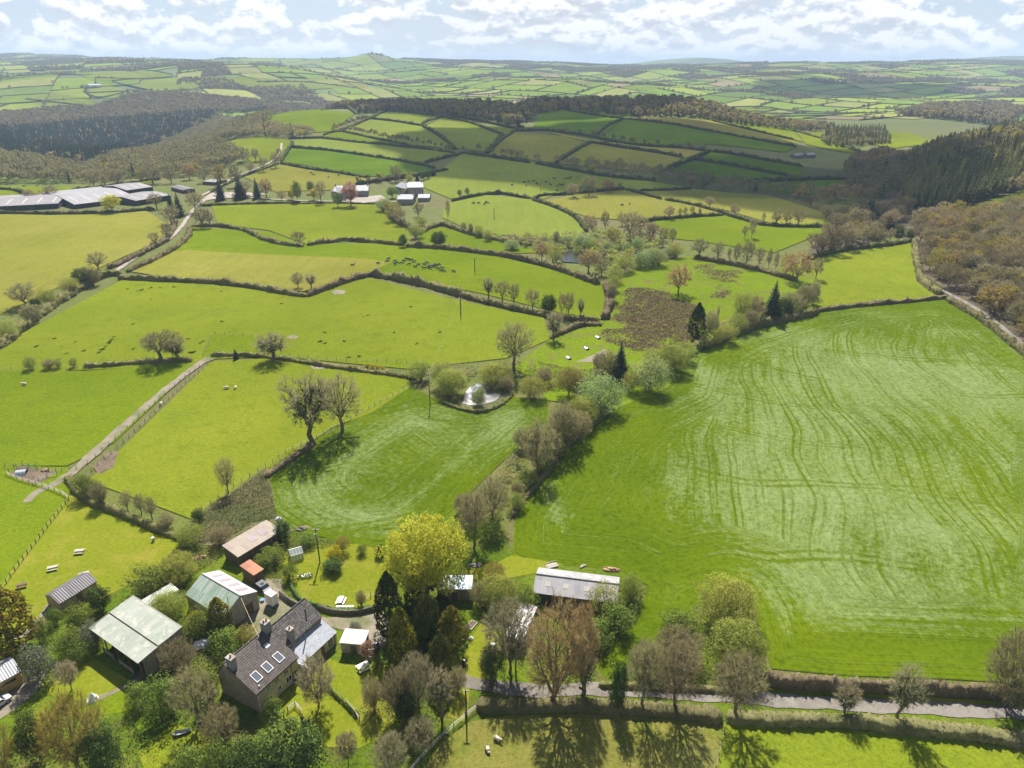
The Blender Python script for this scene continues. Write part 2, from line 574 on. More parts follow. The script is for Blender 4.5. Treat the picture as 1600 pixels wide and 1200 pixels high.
def foliage(name, cols, scale=0.35, trans=0.3, vary=0.35, wscale=0.06, rough=0.7):
 """leaves or twigs: tones in clumps, each plant a little different, some light passing through"""
 m, nt, out = newmat(name)
 g = nt.n.new('ShaderNodeNewGeometry')
 obj = nt.n.new('ShaderNodeObjectInfo')
 tco = nt.n.new('ShaderNodeTexCoord').outputs['Object']
 n = len(cols)
 fac = nt.m('ADD', nt.m('MULTIPLY', nt.noise(tco, scale, 3.0, 0.6), 0.62), nt.m('MULTIPLY', g.outputs['Random Per Island'], 0.38))
 if wscale:
  fac = nt.m('ADD', nt.m('MULTIPLY', fac, 0.7), nt.m('MULTIPLY', nt.noise(g.outputs['Position'], wscale, 3.0, 0.6), 0.3))
 col = nt.ramp(fac, [(0.30 + 0.40 * i / max(1, n - 1), c) for i, c in enumerate(cols)])
 hs = nt.node('ShaderNodeHueSaturation', Color=col)
 rn = obj.outputs['Random']
 nt.set(hs, 'Value', nt.m('ADD', nt.m('MULTIPLY', rn, vary), 1.0 - vary * 0.5))
 nt.set(hs, 'Hue', nt.m('ADD', nt.m('MULTIPLY', nt.m('FRACT', nt.m('MULTIPLY', rn, 7.3)), 0.03 * (1 if vary else 0)), 0.485 if vary else 0.5))
 d = nt.node('ShaderNodeBsdfDiffuse', Color=hs.outputs[0])
 t = nt.node('ShaderNodeBsdfTranslucent', Color=hs.outputs[0])
 mx = nt.n.new('ShaderNodeMixShader')
 mx.inputs[0].default_value = trans
 nt.l.new(d.outputs[0], mx.inputs[1])
 nt.l.new(t.outputs[0], mx.inputs[2])
 nt.l.new(mx.outputs[0], out.inputs[0])
 return m

def plain(name, col, rough=0.6, var=0.15, scale=3.0, metal=0.0, spec=0.4, dirt=None, dirt_scale=0.8, bump=0.0):
 """painted or bare surface, mottled, optionally weathered with a second colour"""
 m, nt, out = newmat(name)
 tco = nt.n.new('ShaderNodeTexCoord').outputs['Object']
 k = nt.ramp(nt.noise(tco, scale, 4.0, 0.65), [(0.3, 1 - var), (0.7, 1 + var)])
 c = nt.mix(1.0, col, k, 'MULTIPLY')
 if dirt is not None:
  c = nt.mix(nt.ramp(nt.noise(tco, dirt_scale, 6.0, 0.7), [(0.47, 0.0), (0.62, 0.85)]), c, dirt)
 bs = nt.node('ShaderNodeBsdfPrincipled', Base_Color=c, Roughness=rough, Metallic=metal)
 bs.inputs['Specular IOR Level'].default_value = spec
 if bump:
  nt.l.new(nt.bump(nt.noise(tco, scale * 2, 4.0, 0.7), bump, 0.05), bs.inputs['Normal'])
 nt.l.new(bs.outputs[0], out.inputs[0])
 return m

def sheetmetal(name, cols, axis=0, pitch=0.5, streak=(0.12, 0.05), rough=0.5, contrast=0.16, patch=None, across=1.1):
 """roof sheets: ribs across one axis, sheet-to-sheet tone steps, stains running down"""
 m, nt, out = newmat(name)
 tco = nt.n.new('ShaderNodeTexCoord').outputs['Object']
 X, Y, Z = nt.sep(tco)[0:3]
 a, b = (X, Y) if axis == 0 else (Y, X)
 fr = nt.m('FRACT', nt.m('MULTIPLY', a, 1 / pitch))
 rib = nt.ramp(fr, [(0.0, 1 - contrast), (0.2, 1.0), (0.5, 1 + contrast * 0.6), (0.8, 1.0), (1.0, 1 - contrast)])
 cell = nt.node('ShaderNodeTexWhiteNoise', {'noise_dimensions': '2D'}, Vector=nt.comb(nt.m('FLOOR', nt.m('MULTIPLY', a, 1 / across)), nt.m('FLOOR', nt.m('MULTIPLY', b, 1 / 2.4)))).outputs[0]
 st = nt.noise(nt.comb(nt.m('MULTIPLY', a, 2.6), nt.m('MULTIPLY', b, 0.25)), 1.0, 4.0, 0.65)
 fac = nt.m('ADD', nt.m('MULTIPLY', st, 0.75), nt.m('MULTIPLY', cell, 0.25))
 n = len(cols)
 c = nt.ramp(fac, [(0.28 + 0.42 * i / max(1, n - 1), q) for i, q in enumerate(cols)])
 if patch is not None:
  c = nt.mix(nt.ramp(nt.noise(tco, 0.55, 6.0, 0.72), [(0.53, 0.0), (0.62, 0.8)]), c, patch)
 c = nt.mix(1.0, c, rib, 'MULTIPLY')
 bs = nt.node('ShaderNodeBsdfPrincipled', Base_Color=c, Roughness=rough)
 bs.inputs['Specular IOR Level'].default_value = 0.05 if across == 6 else 0.25
 nt.l.new(nt.bump(nt.m('MULTIPLY', nt.m('SINE', nt.m('MULTIPLY', a, 2 * math.pi / pitch)), 1.0), 0.5, 0.05), bs.inputs['Normal'])
 nt.l.new(bs.outputs[0], out.inputs[0])
 return m

def courses(name, cols, pitch, axis=1, rough=0.8, width=0.3):
 """tile or slate courses; axis is the object axis across which the courses step"""
 m, nt, out = newmat(name)
 tco = nt.n.new('ShaderNodeTexCoord').outputs['Object']
 X, Y, Z = nt.sep(tco)[0:3]
 a, b = (Y, X) if axis == 1 else (X, Y)
 fr = nt.m('FRACT', nt.m('MULTIPLY', a, 1 / pitch))
 ln = nt.ramp(fr, [(0.0, 0.5), (0.22, 0.62), (0.34, 1.06), (0.9, 1.12), (1.0, 0.6)])
 row = nt.m('FLOOR', nt.m('MULTIPLY', a, 1 / pitch))
 cell = nt.node('ShaderNodeTexWhiteNoise', {'noise_dimensions': '2D'}, Vector=nt.comb(nt.m('FLOOR', nt.m('ADD', nt.m('MULTIPLY', b, 1 / width), nt.m('MULTIPLY', row, 0.5))), row)).outputs[0]
 fac = nt.m('ADD', nt.m('MULTIPLY', cell, 0.5), nt.m('MULTIPLY', nt.noise(tco, 0.9, 4.0, 0.65), 0.5))
 n = len(cols)
 c = nt.ramp(fac, [(0.25 + 0.5 * i / max(1, n - 1), q) for i, q in enumerate(cols)])
 c = nt.mix(1.0, c, ln, 'MULTIPLY')
 bs = nt.node('ShaderNodeBsdfPrincipled', Base_Color=c, Roughness=rough)
 bs.inputs['Specular IOR Level'].default_value = 0.25
 nt.l.new(nt.bump(ln, 0.6, 0.04), bs.inputs['Normal'])
 nt.l.new(bs.outputs[0], out.inputs[0])
 return m

def masonry(name, cols, mortar, size=0.35, rough=0.9):
 m, nt, out = newmat(name)
 tco = nt.n.new('ShaderNodeTexCoord').outputs['Object']
 v = nt.node('ShaderNodeMapping', Vector=tco)
 v.inputs['Scale'].default_value = (1 / size, 1 / size, 1.7 / size)
 vo = nt.node('ShaderNodeTexVoronoi', {'feature': 'F1'}, Vector=v.outputs[0], Scale=1.0)
 ve = nt.node('ShaderNodeTexVoronoi', {'feature': 'DISTANCE_TO_EDGE'}, Vector=v.outputs[0], Scale=1.0)
 hue = nt.m('ADD', nt.m('MULTIPLY', nt.sep(vo.outputs['Color'])[0], 0.6), nt.m('MULTIPLY', nt.noise(tco, 0.5, 4.0, 0.6), 0.4))
 n = len(cols)
 c = nt.ramp(hue, [(0.2 + 0.6 * i / max(1, n - 1), q) for i, q in enumerate(cols)])
 c = nt.mix(nt.ramp(ve.outputs['Distance'], [(0.0, 1.0), (0.09, 0.0)]), c, mortar)
 bs = nt.node('ShaderNodeBsdfPrincipled', Base_Color=c, Roughness=rough)
 bs.inputs['Specular IOR Level'].default_value = 0.2
 nt.l.new(nt.bump(ve.outputs['Distance'], 0.4, 0.05), bs.inputs['Normal'])
 nt.l.new(bs.outputs[0], out.inputs[0])
 return m

def boards(name, cols, pitch=0.18, rough=0.8):
 m, nt, out = newmat(name)
 tco = nt.n.new('ShaderNodeTexCoord').outputs['Object']
 X, Y, Z = nt.sep(tco)[0:3]
 a = nt.m('ADD', X, Y)
 fr = nt.m('FRACT', nt.m('MULTIPLY', a, 1 / pitch))
 gap = nt.ramp(fr, [(0.0, 0.45), (0.1, 1.0), (0.92, 1.0), (1.0, 0.5)])
 cell = nt.node('ShaderNodeTexWhiteNoise', {'noise_dimensions': '1D'})
 nt.l.new(nt.m('FLOOR', nt.m('MULTIPLY', a, 1 / pitch)), cell.inputs['W'])
 fac = nt.m('ADD', nt.m('MULTIPLY', cell.outputs[0], 0.5), nt.m('MULTIPLY', nt.noise(nt.scalev(tco, (3, 3, 0.5)), 1.0, 4.0, 0.6), 0.5))
 n = len(cols)
 c = nt.ramp(fac, [(0.25 + 0.5 * i / max(1, n - 1), q) for i, q in enumerate(cols)])
 c = nt.mix(1.0, c, gap, 'MULTIPLY')
 bs = nt.node('ShaderNodeBsdfPrincipled', Base_Color=c, Roughness=rough)
 bs.inputs['Specular IOR Level'].default_value = 0.2
 nt.l.new(bs.outputs[0], out.inputs[0])
 return m

def glass(name, col=(0.02, 0.03, 0.05), rough=0.05):
 m, nt, out = newmat(name)
 bs = nt.node('ShaderNodeBsdfPrincipled', Base_Color=col, Roughness=rough)
 bs.inputs['Specular IOR Level'].default_value = 0.9
 nt.l.new(bs.outputs[0], out.inputs[0])
 return m

G = {}
G['bright'] = grass("meadow grass", (0.122, 0.170, 0.007), (0.152, 0.192, 0.009), (0.100, 0.148, 0.007))
G['mid'] = grass("pasture grass", (0.150, 0.186, 0.012), (0.182, 0.206, 0.016), (0.122, 0.164, 0.010))
G['tan'] = grass("grazed grass", (0.200, 0.200, 0.030), (0.222, 0.208, 0.042), (0.175, 0.190, 0.020), streak=1.4)
G['straw'] = grass("dry grass", (0.27, 0.235, 0.055), (0.235, 0.225, 0.035), (0.29, 0.235, 0.07), streak=0.3)
G['deep'] = grass("lush grass", (0.090, 0.152, 0.008), (0.118, 0.182, 0.009), (0.080, 0.138, 0.008))
G['pale'] = grass("pale pasture", (0.172, 0.212, 0.030), (0.190, 0.218, 0.036), (0.158, 0.204, 0.020), streak=0.2)
G['lawn'] = grass("mown lawn", (0.158, 0.190, 0.012), (0.192, 0.206, 0.016), (0.235, 0.215, 0.034), fine=0.22)
G['tansheep'] = grass("grazed paddock", (0.158, 0.148, 0.034), (0.178, 0.170, 0.036), (0.120, 0.145, 0.018), big=0.05)
G['rough'] = grass("rough grass", (0.075, 0.118, 0.010), (0.120, 0.165, 0.012), (0.125, 0.115, 0.035), big=0.07, fine=0.4, bump=0.7)
G['marsh'] = grass("marsh grass", (0.150, 0.215, 0.006), (0.125, 0.175, 0.012), (0.165, 0.125, 0.055), big=0.03, fine=0.35, bump=0.7)
G['gold'] = grass("yellow grass", (0.240, 0.250, 0.012), (0.210, 0.235, 0.014), (0.270, 0.250, 0.035), streak=0.9)
G['moor'] = grass("moor grass", (0.21, 0.135, 0.07), (0.16, 0.115, 0.06), (0.12, 0.12, 0.05))
G['rye_big'] = ryegrass("mown ley", (0.086, 0.136, 0.003), (0.122, 0.172, 0.004), (0.265, 0.330, 0.130), -0.03, 9.0)
G['rye_mid'] = ryegrass("mown ley of the middle field", (0.084, 0.132, 0.003), (0.116, 0.166, 0.004), (0.265, 0.330, 0.130), 0.72, 3.0)
G['rush'] = earth("rush bed", (0.115, 0.085, 0.040), (0.07, 0.055, 0.026), (0.165, 0.125, 0.07), 0.5, 0.5)
G['gravel'] = earth("stony track", (0.185, 0.158, 0.112), (0.228, 0.196, 0.148), (0.125, 0.128, 0.062), 0.35, 0.16)
G['lane'] = earth("lane tarmac", (0.172, 0.154, 0.132), (0.212, 0.192, 0.168), (0.140, 0.125, 0.105), 0.3, 0.14)
G['whitelane'] = earth("pale farm road", (0.25, 0.215, 0.18), (0.31, 0.27, 0.23), None, 0.2, 0.12)
G['mud'] = earth("trodden earth", (0.120, 0.088, 0.058), (0.160, 0.122, 0.082), (0.085, 0.066, 0.045), 0.5, 0.3)
G['bank'] = earth("brambly bank", (0.085, 0.082, 0.030), (0.125, 0.105, 0.055), (0.06, 0.078, 0.02), 0.3, 0.4)
G['wood'] = earth("woodland floor", (0.085, 0.065, 0.040), (0.06, 0.055, 0.028), (0.11, 0.08, 0.05), 0.08, 0.3)

# ------------------------------------------------------------------ ground: one sheet out to the horizon
def make_ground():
 ns, ny = 360, 420
 sv = np.linspace(-1.25, 1.25, ns)
 yv = np.concatenate([np.linspace(-60, 20, 8, endpoint=False), np.exp(np.linspace(math.log(20), math.log(17000), ny - 8))])
 SS, YY = np.meshgrid(sv, yv)
 X = SS * (np.maximum(YY, 0) + 60)
 Z = terrain(X, YY) - 0.02 - 0.00045 * np.maximum(YY, 0)
 V = np.stack([X, YY, Z], -1).reshape(-1, 3)
 i = np.arange(ny - 1)[:, None] * ns + np.arange(ns - 1)[None]
 Fq = np.stack([i, i + 1, i + ns + 1, i + ns], -1).reshape(-1, 4)
 m, nt, out = newmat("countryside ground")
 pos = nt.n.new('ShaderNodeNewGeometry').outputs['Position']
 a = nt.mix(nt.ramp(nt.noise(pos, 0.012, 5.0, 0.6), [(0.38, 0.0), (0.62, 1.0)]), (0.095, 0.125, 0.018), (0.125, 0.105, 0.045))
 b = nt.mix(nt.ramp(nt.noise(pos, 0.15, 5.0, 0.65), [(0.4, 0.0), (0.65, 1.0)]), a, (0.075, 0.095, 0.016))
 far = nt.ramp(nt.m('MULTIPLY', nt.sep(pos)[1], 1 / 17000.0), [(0.075, 0.0), (0.12, 1.0), (0.50, 1.0), (0.60, 0.5)])
 f1 = nt.mix(nt.ramp(nt.noise(pos, 0.0016, 5.0, 0.65), [(0.42, 0.0), (0.58, 1.0)]), (0.105, 0.150, 0.030), (0.07, 0.085, 0.035))
 col = nt.mix(far, b, f1)
 col = nt.mix(1.0, col, nt.ramp(nt.noise(pos, 1.4, 4.0, 0.7), [(0.3, 0.65), (0.7, 1.3)]), 'MULTIPLY')
 bs = nt.node('ShaderNodeBsdfPrincipled', Base_Color=col, Roughness=0.95)
 bs.inputs['Specular IOR Level'].default_value = 0.1
 nt.l.new(bs.outputs[0], out.inputs[0])
 o = link("ground", mesh_np("ground", V, [Fq], smooth=True), [m])
 tag(o, kind='structure')

make_ground()
LAYER = [0]

def sheet(name, poly, mat, lift=0.05, attr=False, world=False, step=None):
 """a field, lawn, road or yard draped on the terrain (4 mm or more above what lies below)"""
 P = np.array([p[:2] for p in poly]) if world else wpath(poly)[:, :2]
 near = P[:, 1].min()
 if step is None:
  step = float(np.clip(near * 0.018, 1.6, 26))
 B = []
 for i in range(len(P)):
  a, b = P[i], P[(i + 1) % len(P)]
  k = max(1, int(np.hypot(*(b - a)) / step))
  for t in range(k):
   B.append(a + (b - a) * t / k)
 B = np.array(B)
 xs = np.arange(P[:, 0].min(), P[:, 0].max(), step)
 ys = np.arange(P[:, 1].min(), P[:, 1].max(), step)
 gx, gy = np.meshgrid(xs, ys)
 I = np.stack([gx.ravel(), gy.ravel()], 1)
 if len(I):
  I = I[inside(I, P)]
 if len(I):
  I = I[edge_dist(I, P) > step * 0.45]
 n = len(B)
 allp = np.concatenate([B, I]) if len(I) else B
 o0 = allp.mean(0)
 vs = [Vector(p - o0) for p in allp]
 ed = [(i, (i + 1) % n) for i in range(n)]
 r = delaunay_2d_cdt(vs, ed, [], 1, 1e-5)
 vo = np.array([tuple(v) for v in r[0]]) + o0
 z = terrain(vo[:, 0], vo[:, 1]) + lift + 0.00025 * vo[:, 1]
 F3 = np.array([f for f in r[2] if len(f) == 3])
 # CDT may wind either way: make every face look up
 a, b, c = vo[F3[:, 0]], vo[F3[:, 1]], vo[F3[:, 2]]
 cr = (b[:, 0] - a[:, 0]) * (c[:, 1] - a[:, 1]) - (b[:, 1] - a[:, 1]) * (c[:, 0] - a[:, 0])
 F3[cr < 0] = F3[cr < 0][:, ::-1]
 me = mesh_np(name, np.concatenate([vo, z[:, None]], 1), [F3], smooth=True)
 if attr:
  at = me.attributes.new('edge', 'FLOAT', 'POINT')
  at.data.foreach_set('value', edge_dist(vo, P).astype(np.float32))
  pa = np.zeros(len(vo), np.float32)
  for px, py, rx, ry, v in attr:
   q = ground(px, py)
   pa += v * np.exp(-((vo[:, 0] - q[0]) / rx) ** 2 - ((vo[:, 1] - q[1]) / ry) ** 2)
  at = me.attributes.new('pale', 'FLOAT', 'POINT')
  at.data.foreach_set('value', pa)
 o = link(name, me, [mat])
 tag(o, kind='structure')
 return o

def strip(name, path, width, mat, lift=0.09, step=2.0):
 """a road or track of given width along a picture path"""
 C = spline(wpath(path), step)
 T = np.gradient(C[:, :2], axis=0)
 T /= np.hypot(*T.T)[:, None] + 1e-9
 Nn = np.stack([-T[:, 1], T[:, 0]], 1)
 w = np.asarray([width] * len(C)) if np.isscalar(width) else np.interp(np.linspace(0, 1, len(C)), np.linspace(0, 1, len(width)), width)
 rows = []
 for k in (-0.5, -0.17, 0.17, 0.5):
  q = C[:, :2] + Nn * (w * k)[:, None] * (1 + (0.12 * np.sin(np.arange(len(C)) * 0.9 + k * 7) + 0.10 * np.sin(np.arange(len(C)) * 2.3 + k * 3)) * (abs(k) > 0.3))[:, None]
  rows.append(np.concatenate([q, (terrain(q[:, 0], q[:, 1]) + lift + 0.00025 * q[:, 1])[:, None]], 1))
 V = np.concatenate(rows)
 n = len(C)
 i = np.arange(n - 1)
 F4 = np.concatenate([np.stack([r * n + i, (r + 1) * n + i, (r + 1) * n + i + 1, r * n + i + 1], 1)[:, ::-1] for r in range(3)])
 o = link(name, mesh_np(name, V, [F4], smooth=True), [mat])
 tag(o, kind='structure')
 return o

# hand-traced fields, lawns, yards (picture outlines put down on the terrain)
FIELDS = [
 ('rye_big', [(800, 868), (806, 800), (850, 745), (905, 680), (960, 640), (1045, 605), (1065, 555), (1120, 530), (1215, 500), (1300, 480), (1470, 466), (1540, 500), (1600, 545), (1700, 600), (1800, 900), (1800, 1075), (1600, 1068), (1450, 1060), (1320, 1056), (1205, 1045), (1190, 1000), (1178, 950), (1160, 915), (1120, 925), (1085, 945), (1060, 985), (1000, 1020), (950, 1062), (930, 1040), (965, 1000), (1000, 960), (1012, 915), (965, 890), (840, 880)]),
 ('rye_mid', [(412, 762), (425, 800), (470, 830), (560, 855), (640, 855), (705, 800), (735, 770), (802, 705), (856, 655), (856, 625), (790, 620), (740, 640), (690, 628), (642, 605), (580, 640), (490, 690), (440, 720)]),
 ('mid', [(138, 752), (330, 565), (420, 560), (520, 572), (640, 592), (642, 605), (580, 645), (520, 668), (450, 715), (370, 765), (306, 814), (232, 786)]),
 ('bright', [(-260, 590), (0, 580), (130, 580), (310, 568), (180, 690), (105, 728), (0, 728), (-330, 735)]),
 ('bright', [(-330, 735), (0, 728), (105, 730), (120, 755), (105, 778), (0, 918), (-200, 1000)]),
 ('lawn', [(106, 774), (150, 784), (290, 840), (240, 900), (200, 915), (60, 985), (0, 1000), (-120, 1000), (0, 918)]),
 ('mid', [(-260, 590), (0, 540), (190, 438), (330, 444), (470, 462), (530, 442), (580, 435), (700, 466), (850, 497), (860, 530), (790, 560), (640, 577), (430, 557), (320, 562), (310, 570), (100, 580), (0, 580)]),
 ('bright', [(315, 557), (330, 523), (395, 525), (432, 555), (380, 558)]),
 ('bright', [(205, 425), (260, 398), (300, 355), (420, 362), (470, 382), (640, 380), (760, 396), (900, 430), (945, 442), (945, 500), (880, 490), (750, 458), (640, 438), (580, 430), (480, 455), (380, 445)]),
 ('tan', [(205, 425), (250, 398), (290, 391), (420, 398), (575, 405), (612, 411), (575, 427), (540, 441), (500, 452), (470, 456), (380, 443), (290, 438)]),
 ('tan', [(-300, 345), (0, 333), (230, 330), (260, 350), (248, 378), (170, 412), (100, 445), (0, 492), (-300, 560)]),
 ('mid', [(330, 320), (450, 316), (600, 320), (640, 362), (640, 380), (560, 376), (480, 382), (420, 360), (340, 350)]),
 ('bright', [(650, 362), (690, 355), (800, 383), (860, 395), (760, 396), (660, 383)]),
 ('pale', [(698, 318), (760, 305), (832, 312), (892, 335), (915, 360), (900, 370), (840, 374), (740, 362), (690, 340)]),
 ('tan', [(848, 315), (900, 304), (975, 297), (1095, 320), (1130, 334), (990, 345), (920, 340)]),
 ('pale', [(655, 290), (722, 240), (860, 260), (1078, 294), (1000, 298), (900, 291), (850, 311), (790, 302), (705, 311)]),
 ('tan', [(1000, 299), (1080, 295), (1200, 305), (1290, 335), (1300, 352), (1215, 352), (1140, 330), (1050, 312)]),
 ('bright', [(1020, 345), (1130, 336), (1215, 355), (1290, 345), (1292, 362), (1210, 395), (1100, 378), (1040, 372)]),
 ('mid', [(1262, 405), (1330, 388), (1428, 376), (1435, 430), (1475, 463), (1290, 482)]),
 ('marsh', [(860, 530), (945, 500), (958, 440), (1000, 415), (1090, 398), (1200, 425), (1262, 410), (1290, 482), (1215, 500), (1120, 530), (1065, 555), (1045, 605), (960, 640), (850, 625), (845, 600), (800, 575)]),
 ('deep', [(442, 253), (456, 232), (560, 240), (676, 261), (660, 271), (580, 276)]),
 ('pale', [(453, 219), (500, 217), (600, 228), (712, 239), (662, 255), (560, 239), (456, 231)]),
 ('bright', [(487, 214), (531, 206), (575, 215), (640, 228), (600, 228)]),
 ('pale', [(537, 205), (575, 186), (660, 197), (712, 233), (640, 226), (580, 215)]),
 ('pale', [(580, 185), (603, 174), (690, 183), (659, 197)]),
 ('pale', [(666, 197), (690, 183), (785, 211), (762, 238), (715, 232)]),
 ('mid', [(690, 183), (740, 192), (810, 203), (785, 211)]),
 ('bright', [(405, 200), (425, 178), (500, 172), (556, 178), (520, 205), (480, 208)]),
 ('mid', [(337, 226), (381, 216), (440, 216), (455, 222), (440, 250), (394, 254)]),
 ('tan', [(381, 277), (437, 257), (580, 278), (545, 296), (431, 300)]),
 ('deep', [(830, 203), (844, 178), (880, 172), (975, 186), (934, 213), (860, 204)]),
 ('deep', [(935, 215), (975, 186), (1100, 202), (1244, 229), (1225, 238), (1000, 228)]),
 ('pale', [(880, 172), (985, 178), (985, 186), (930, 181)]),
 ('straw', [(984, 184), (1109, 188), (1242, 219), (1243, 229), (1110, 204)]),
 ('tan', [(762, 241), (803, 206), (880, 213), (920, 224), (869, 255)]),
 ('tan', [(869, 255), (925, 224), (1066, 247), (1030, 268)]),
 ('straw', [(853, 205), (935, 220), (1110, 237), (1069, 247), (935, 224), (880, 213)]),
 ('deep', [(1045, 265), (1083, 250), (1230, 273), (1220, 284), (1100, 276)]),
 ('deep', [(1085, 249), (1112, 238), (1252, 260), (1252, 274)]),
 ('deep', [(1160, 286), (1325, 280), (1322, 302), (1240, 305)]),
 ('pale', [(725, 241), (835, 254), (1020, 284), (1075, 294), (870, 261)]),
 ('mid', [(1112, 165), (1200, 168), (1235, 180), (1115, 172)]),
 ('mid', [(1110, 188), (1160, 178), (1240, 206), (1255, 222), (1242, 219)]),
 ('mid', [(1245, 207), (1290, 206), (1350, 240), (1300, 235), (1258, 225)]),
 ('deep', [(1115, 174), (1200, 178), (1245, 205), (1160, 190)]),
 ('mid', [(-120, 290), (0, 290), (160, 290), (240, 279), (240, 284), (150, 301), (60, 318), (0, 310), (-120, 320)]),
 ('mid', [(66, 110), (130, 108), (270, 117), (270, 120), (175, 127), (140, 124)]),
 ('pale', [(195, 131), (272, 121), (338, 132), (300, 139), (240, 143)]),
 ('mid', [(288, 121), (400, 121), (462, 128), (400, 133), (350, 132)]),
 ('pale', [(130, 143), (170, 134), (205, 142), (155, 152)]),
 ('pale', [(38, 154), (76, 143), (120, 150), (158, 168), (140, 175), (75, 172)]),
 ('bright', [(100, 160), (130, 150), (165, 168), (130, 170)]),
 ('pale', [(375, 136), (400, 128), (465, 128), (556, 138), (475, 141), (400, 138)]),
 ('tan', [(396, 122), (457, 125), (530, 126), (470, 128), (400, 127)]),
 ('tan', [(527, 126), (575, 130), (572, 138), (540, 136)]),
 ('mid', [(1340, 205), (1420, 208), (1470, 222), (1400, 232), (1360, 225)]),
 ('tansheep', [(620, 1260), (690, 1160), (735, 1128), (800, 1118), (900, 1116), (1000, 1120), (1132, 1132), (1110, 1260)]),
 ('mid', [(1132, 1132), (1300, 1140), (1450, 1150), (1640, 1180), (1760, 1200), (1760, 1270), (1108, 1270)]),
]
PALE = {'rye_big': [(1330, 700, 45, 60, .045), (1250, 900, 40, 20, .05), (1480, 620, 40, 40, .04), (1300, 530, 40, 40, .04), (930, 800, 16, 30, -.07), (1000, 680, 25, 40, -.03), (1380, 1040, 60, 7, -.12), (1000, 860, 25, 9, -.15), (1560, 780, 30, 50, .03), (1090, 575, 5, 40, .12), (860, 775, 3, 12, .12), (1150, 800, 25, 25, .05)],
  'rye_mid': [(480, 770, 9, 9, .10), (560, 700, 7, 12, .07), (790, 640, 12, 9, .08), (800, 690, 6, 14, .10), (560, 810, 18, 5, .09), (660, 650, 12, 9, .05), (640, 780, 10, 10, .03)]}
sheet('rough_ground', [(-250, 940), (0, 915), (100, 940), (240, 890), (320, 790), (410, 730), (425, 800), (500, 840), (600, 850), (700, 790), (780, 800), (800, 868), (860, 880), (965, 888), (1015, 920), (1000, 965), (935, 1040), (1000, 1020), (1090, 940), (1165, 915), (1200, 1050), (1600, 1072), (1800, 1085), (1800, 1210), (1130, 1140), (720, 1135), (610, 1290), (-200, 1290)], G['rough'], lift=0.02)
for i, (g, poly) in enumerate(FIELDS):
 sheet('field', poly, G[g], lift=0.06 + 0.004 * (i % 4) + (0.12 if poly[0] == (205, 425) and g == 'tan' else 0) + (0.03 if poly[0][0] == 315 else 0), attr=PALE.get(g, False))
# garden lawns and bare patches
sheet('lawn', [(430, 885), (448, 866), (500, 852), (560, 850), (604, 862), (606, 930), (590, 948), (540, 952), (482, 946), (455, 925)], G['lawn'], lift=0.07)
sheet('lawn', [(400, 1118), (470, 1062), (515, 1030), (540, 1040), (610, 1040), (640, 1085), (625, 1140), (560, 1170), (450, 1165), (420, 1140)], G['lawn'], lift=0.07)
sheet('lawn', [(72, 1085), (105, 1040), (130, 1018), (200, 1062), (178, 1080), (150, 1092), (120, 1095)], G['lawn'], lift=0.07)
sheet('lawn', [(150, 1098), (205, 1072), (205, 1110), (160, 1120)], G['bright'], lift=0.07)
sheet('lawn', [(700, 1120), (712, 1065), (735, 1000), (750, 975), (775, 985), (765, 1060), (735, 1075), (728, 1130)], G['lawn'], lift=0.07)
sheet('lawn', [(30, 1130), (75, 1100), (60, 1150), (35, 1165)], G['lawn'], lift=0.07)
sheet('lawn', [(215, 1175), (270, 1130), (330, 1150), (320, 1210), (230, 1215)], G['lawn'], lift=0.07)
sheet('lawn', [(775, 880), (800, 868), (880, 882), (840, 895), (790, 905), (740, 905), (720, 895)], G['lawn'], lift=0.07)
sheet('farmyard', [(372, 985), (385, 960), (420, 930), (415, 905), (440, 905), (450, 945), (480, 955), (510, 966), (560, 962), (600, 955), (612, 990), (600, 1015), (575, 1000), (535, 985), (500, 975), (450, 985), (420, 1000)], G['gravel'], lift=0.09)
sheet('farmyard', [(-60, 1110), (0, 1075), (38, 1045), (75, 1050), (55, 1085), (15, 1115), (-40, 1150)], G['gravel'], lift=0.09)
sheet('farmyard', [(60, 965), (72, 945), (95, 950), (80, 970), (45, 995), (20, 1000)], G['gravel'], lift=0.10)
strip('track', [(42, 785), (55, 771), (85, 757), (108, 742), (140, 715), (200, 660), (260, 608), (310, 570), (330, 560)], [2.2, 2.6, 3.2, 3.0, 2.6, 2.6, 2.6, 2.6, 4.0], G['gravel'], lift=0.10)
sheet('pen_floor', [(14, 742), (32, 728), (75, 738), (92, 733), (70, 752), (52, 757)], G['mud'], lift=0.10)
sheet('trodden_patch', [(145, 730), (165, 708), (185, 705), (178, 730), (155, 742)], G['mud'], lift=0.10)
sheet('trodden_patch', [(485, 572), (500, 568), (513, 570), (508, 577), (490, 577)], G['gravel'], lift=0.10)
sheet('trodden_patch', [(518, 457), (527, 453), (541, 455), (537, 460), (523, 461)], G['gravel'], lift=0.10)
sheet('trodden_patch', [(447, 528), (457, 524), (467, 526), (460, 531)], G['gravel'], lift=0.10)
sheet('trodden_patch', [(900, 566), (925, 556), (945, 545), (950, 552), (925, 566)], G['gravel'], lift=0.10)
strip('lane', [(715, 1060), (760, 1072), (850, 1080), (930, 1077), (1100, 1086), (1250, 1097), (1400, 1105), (1620, 1116), (1800, 1126)], 2.7, G['lane'], lift=0.11)
strip('path', [(138, 1098), (170, 1085), (210, 1065), (232, 1048)], 1.1, G['gravel'], lift=0.10)
strip('lane', [(180, 425), (225, 394), (262, 375), (283, 355), (292, 342), (305, 325), (325, 310)], 2.6, G['whitelane'], lift=0.15)
strip('lane', [(325, 310), (345, 305), (450, 313), (600, 315), (640, 318)], 2.6, G['whitelane'], lift=0.15)
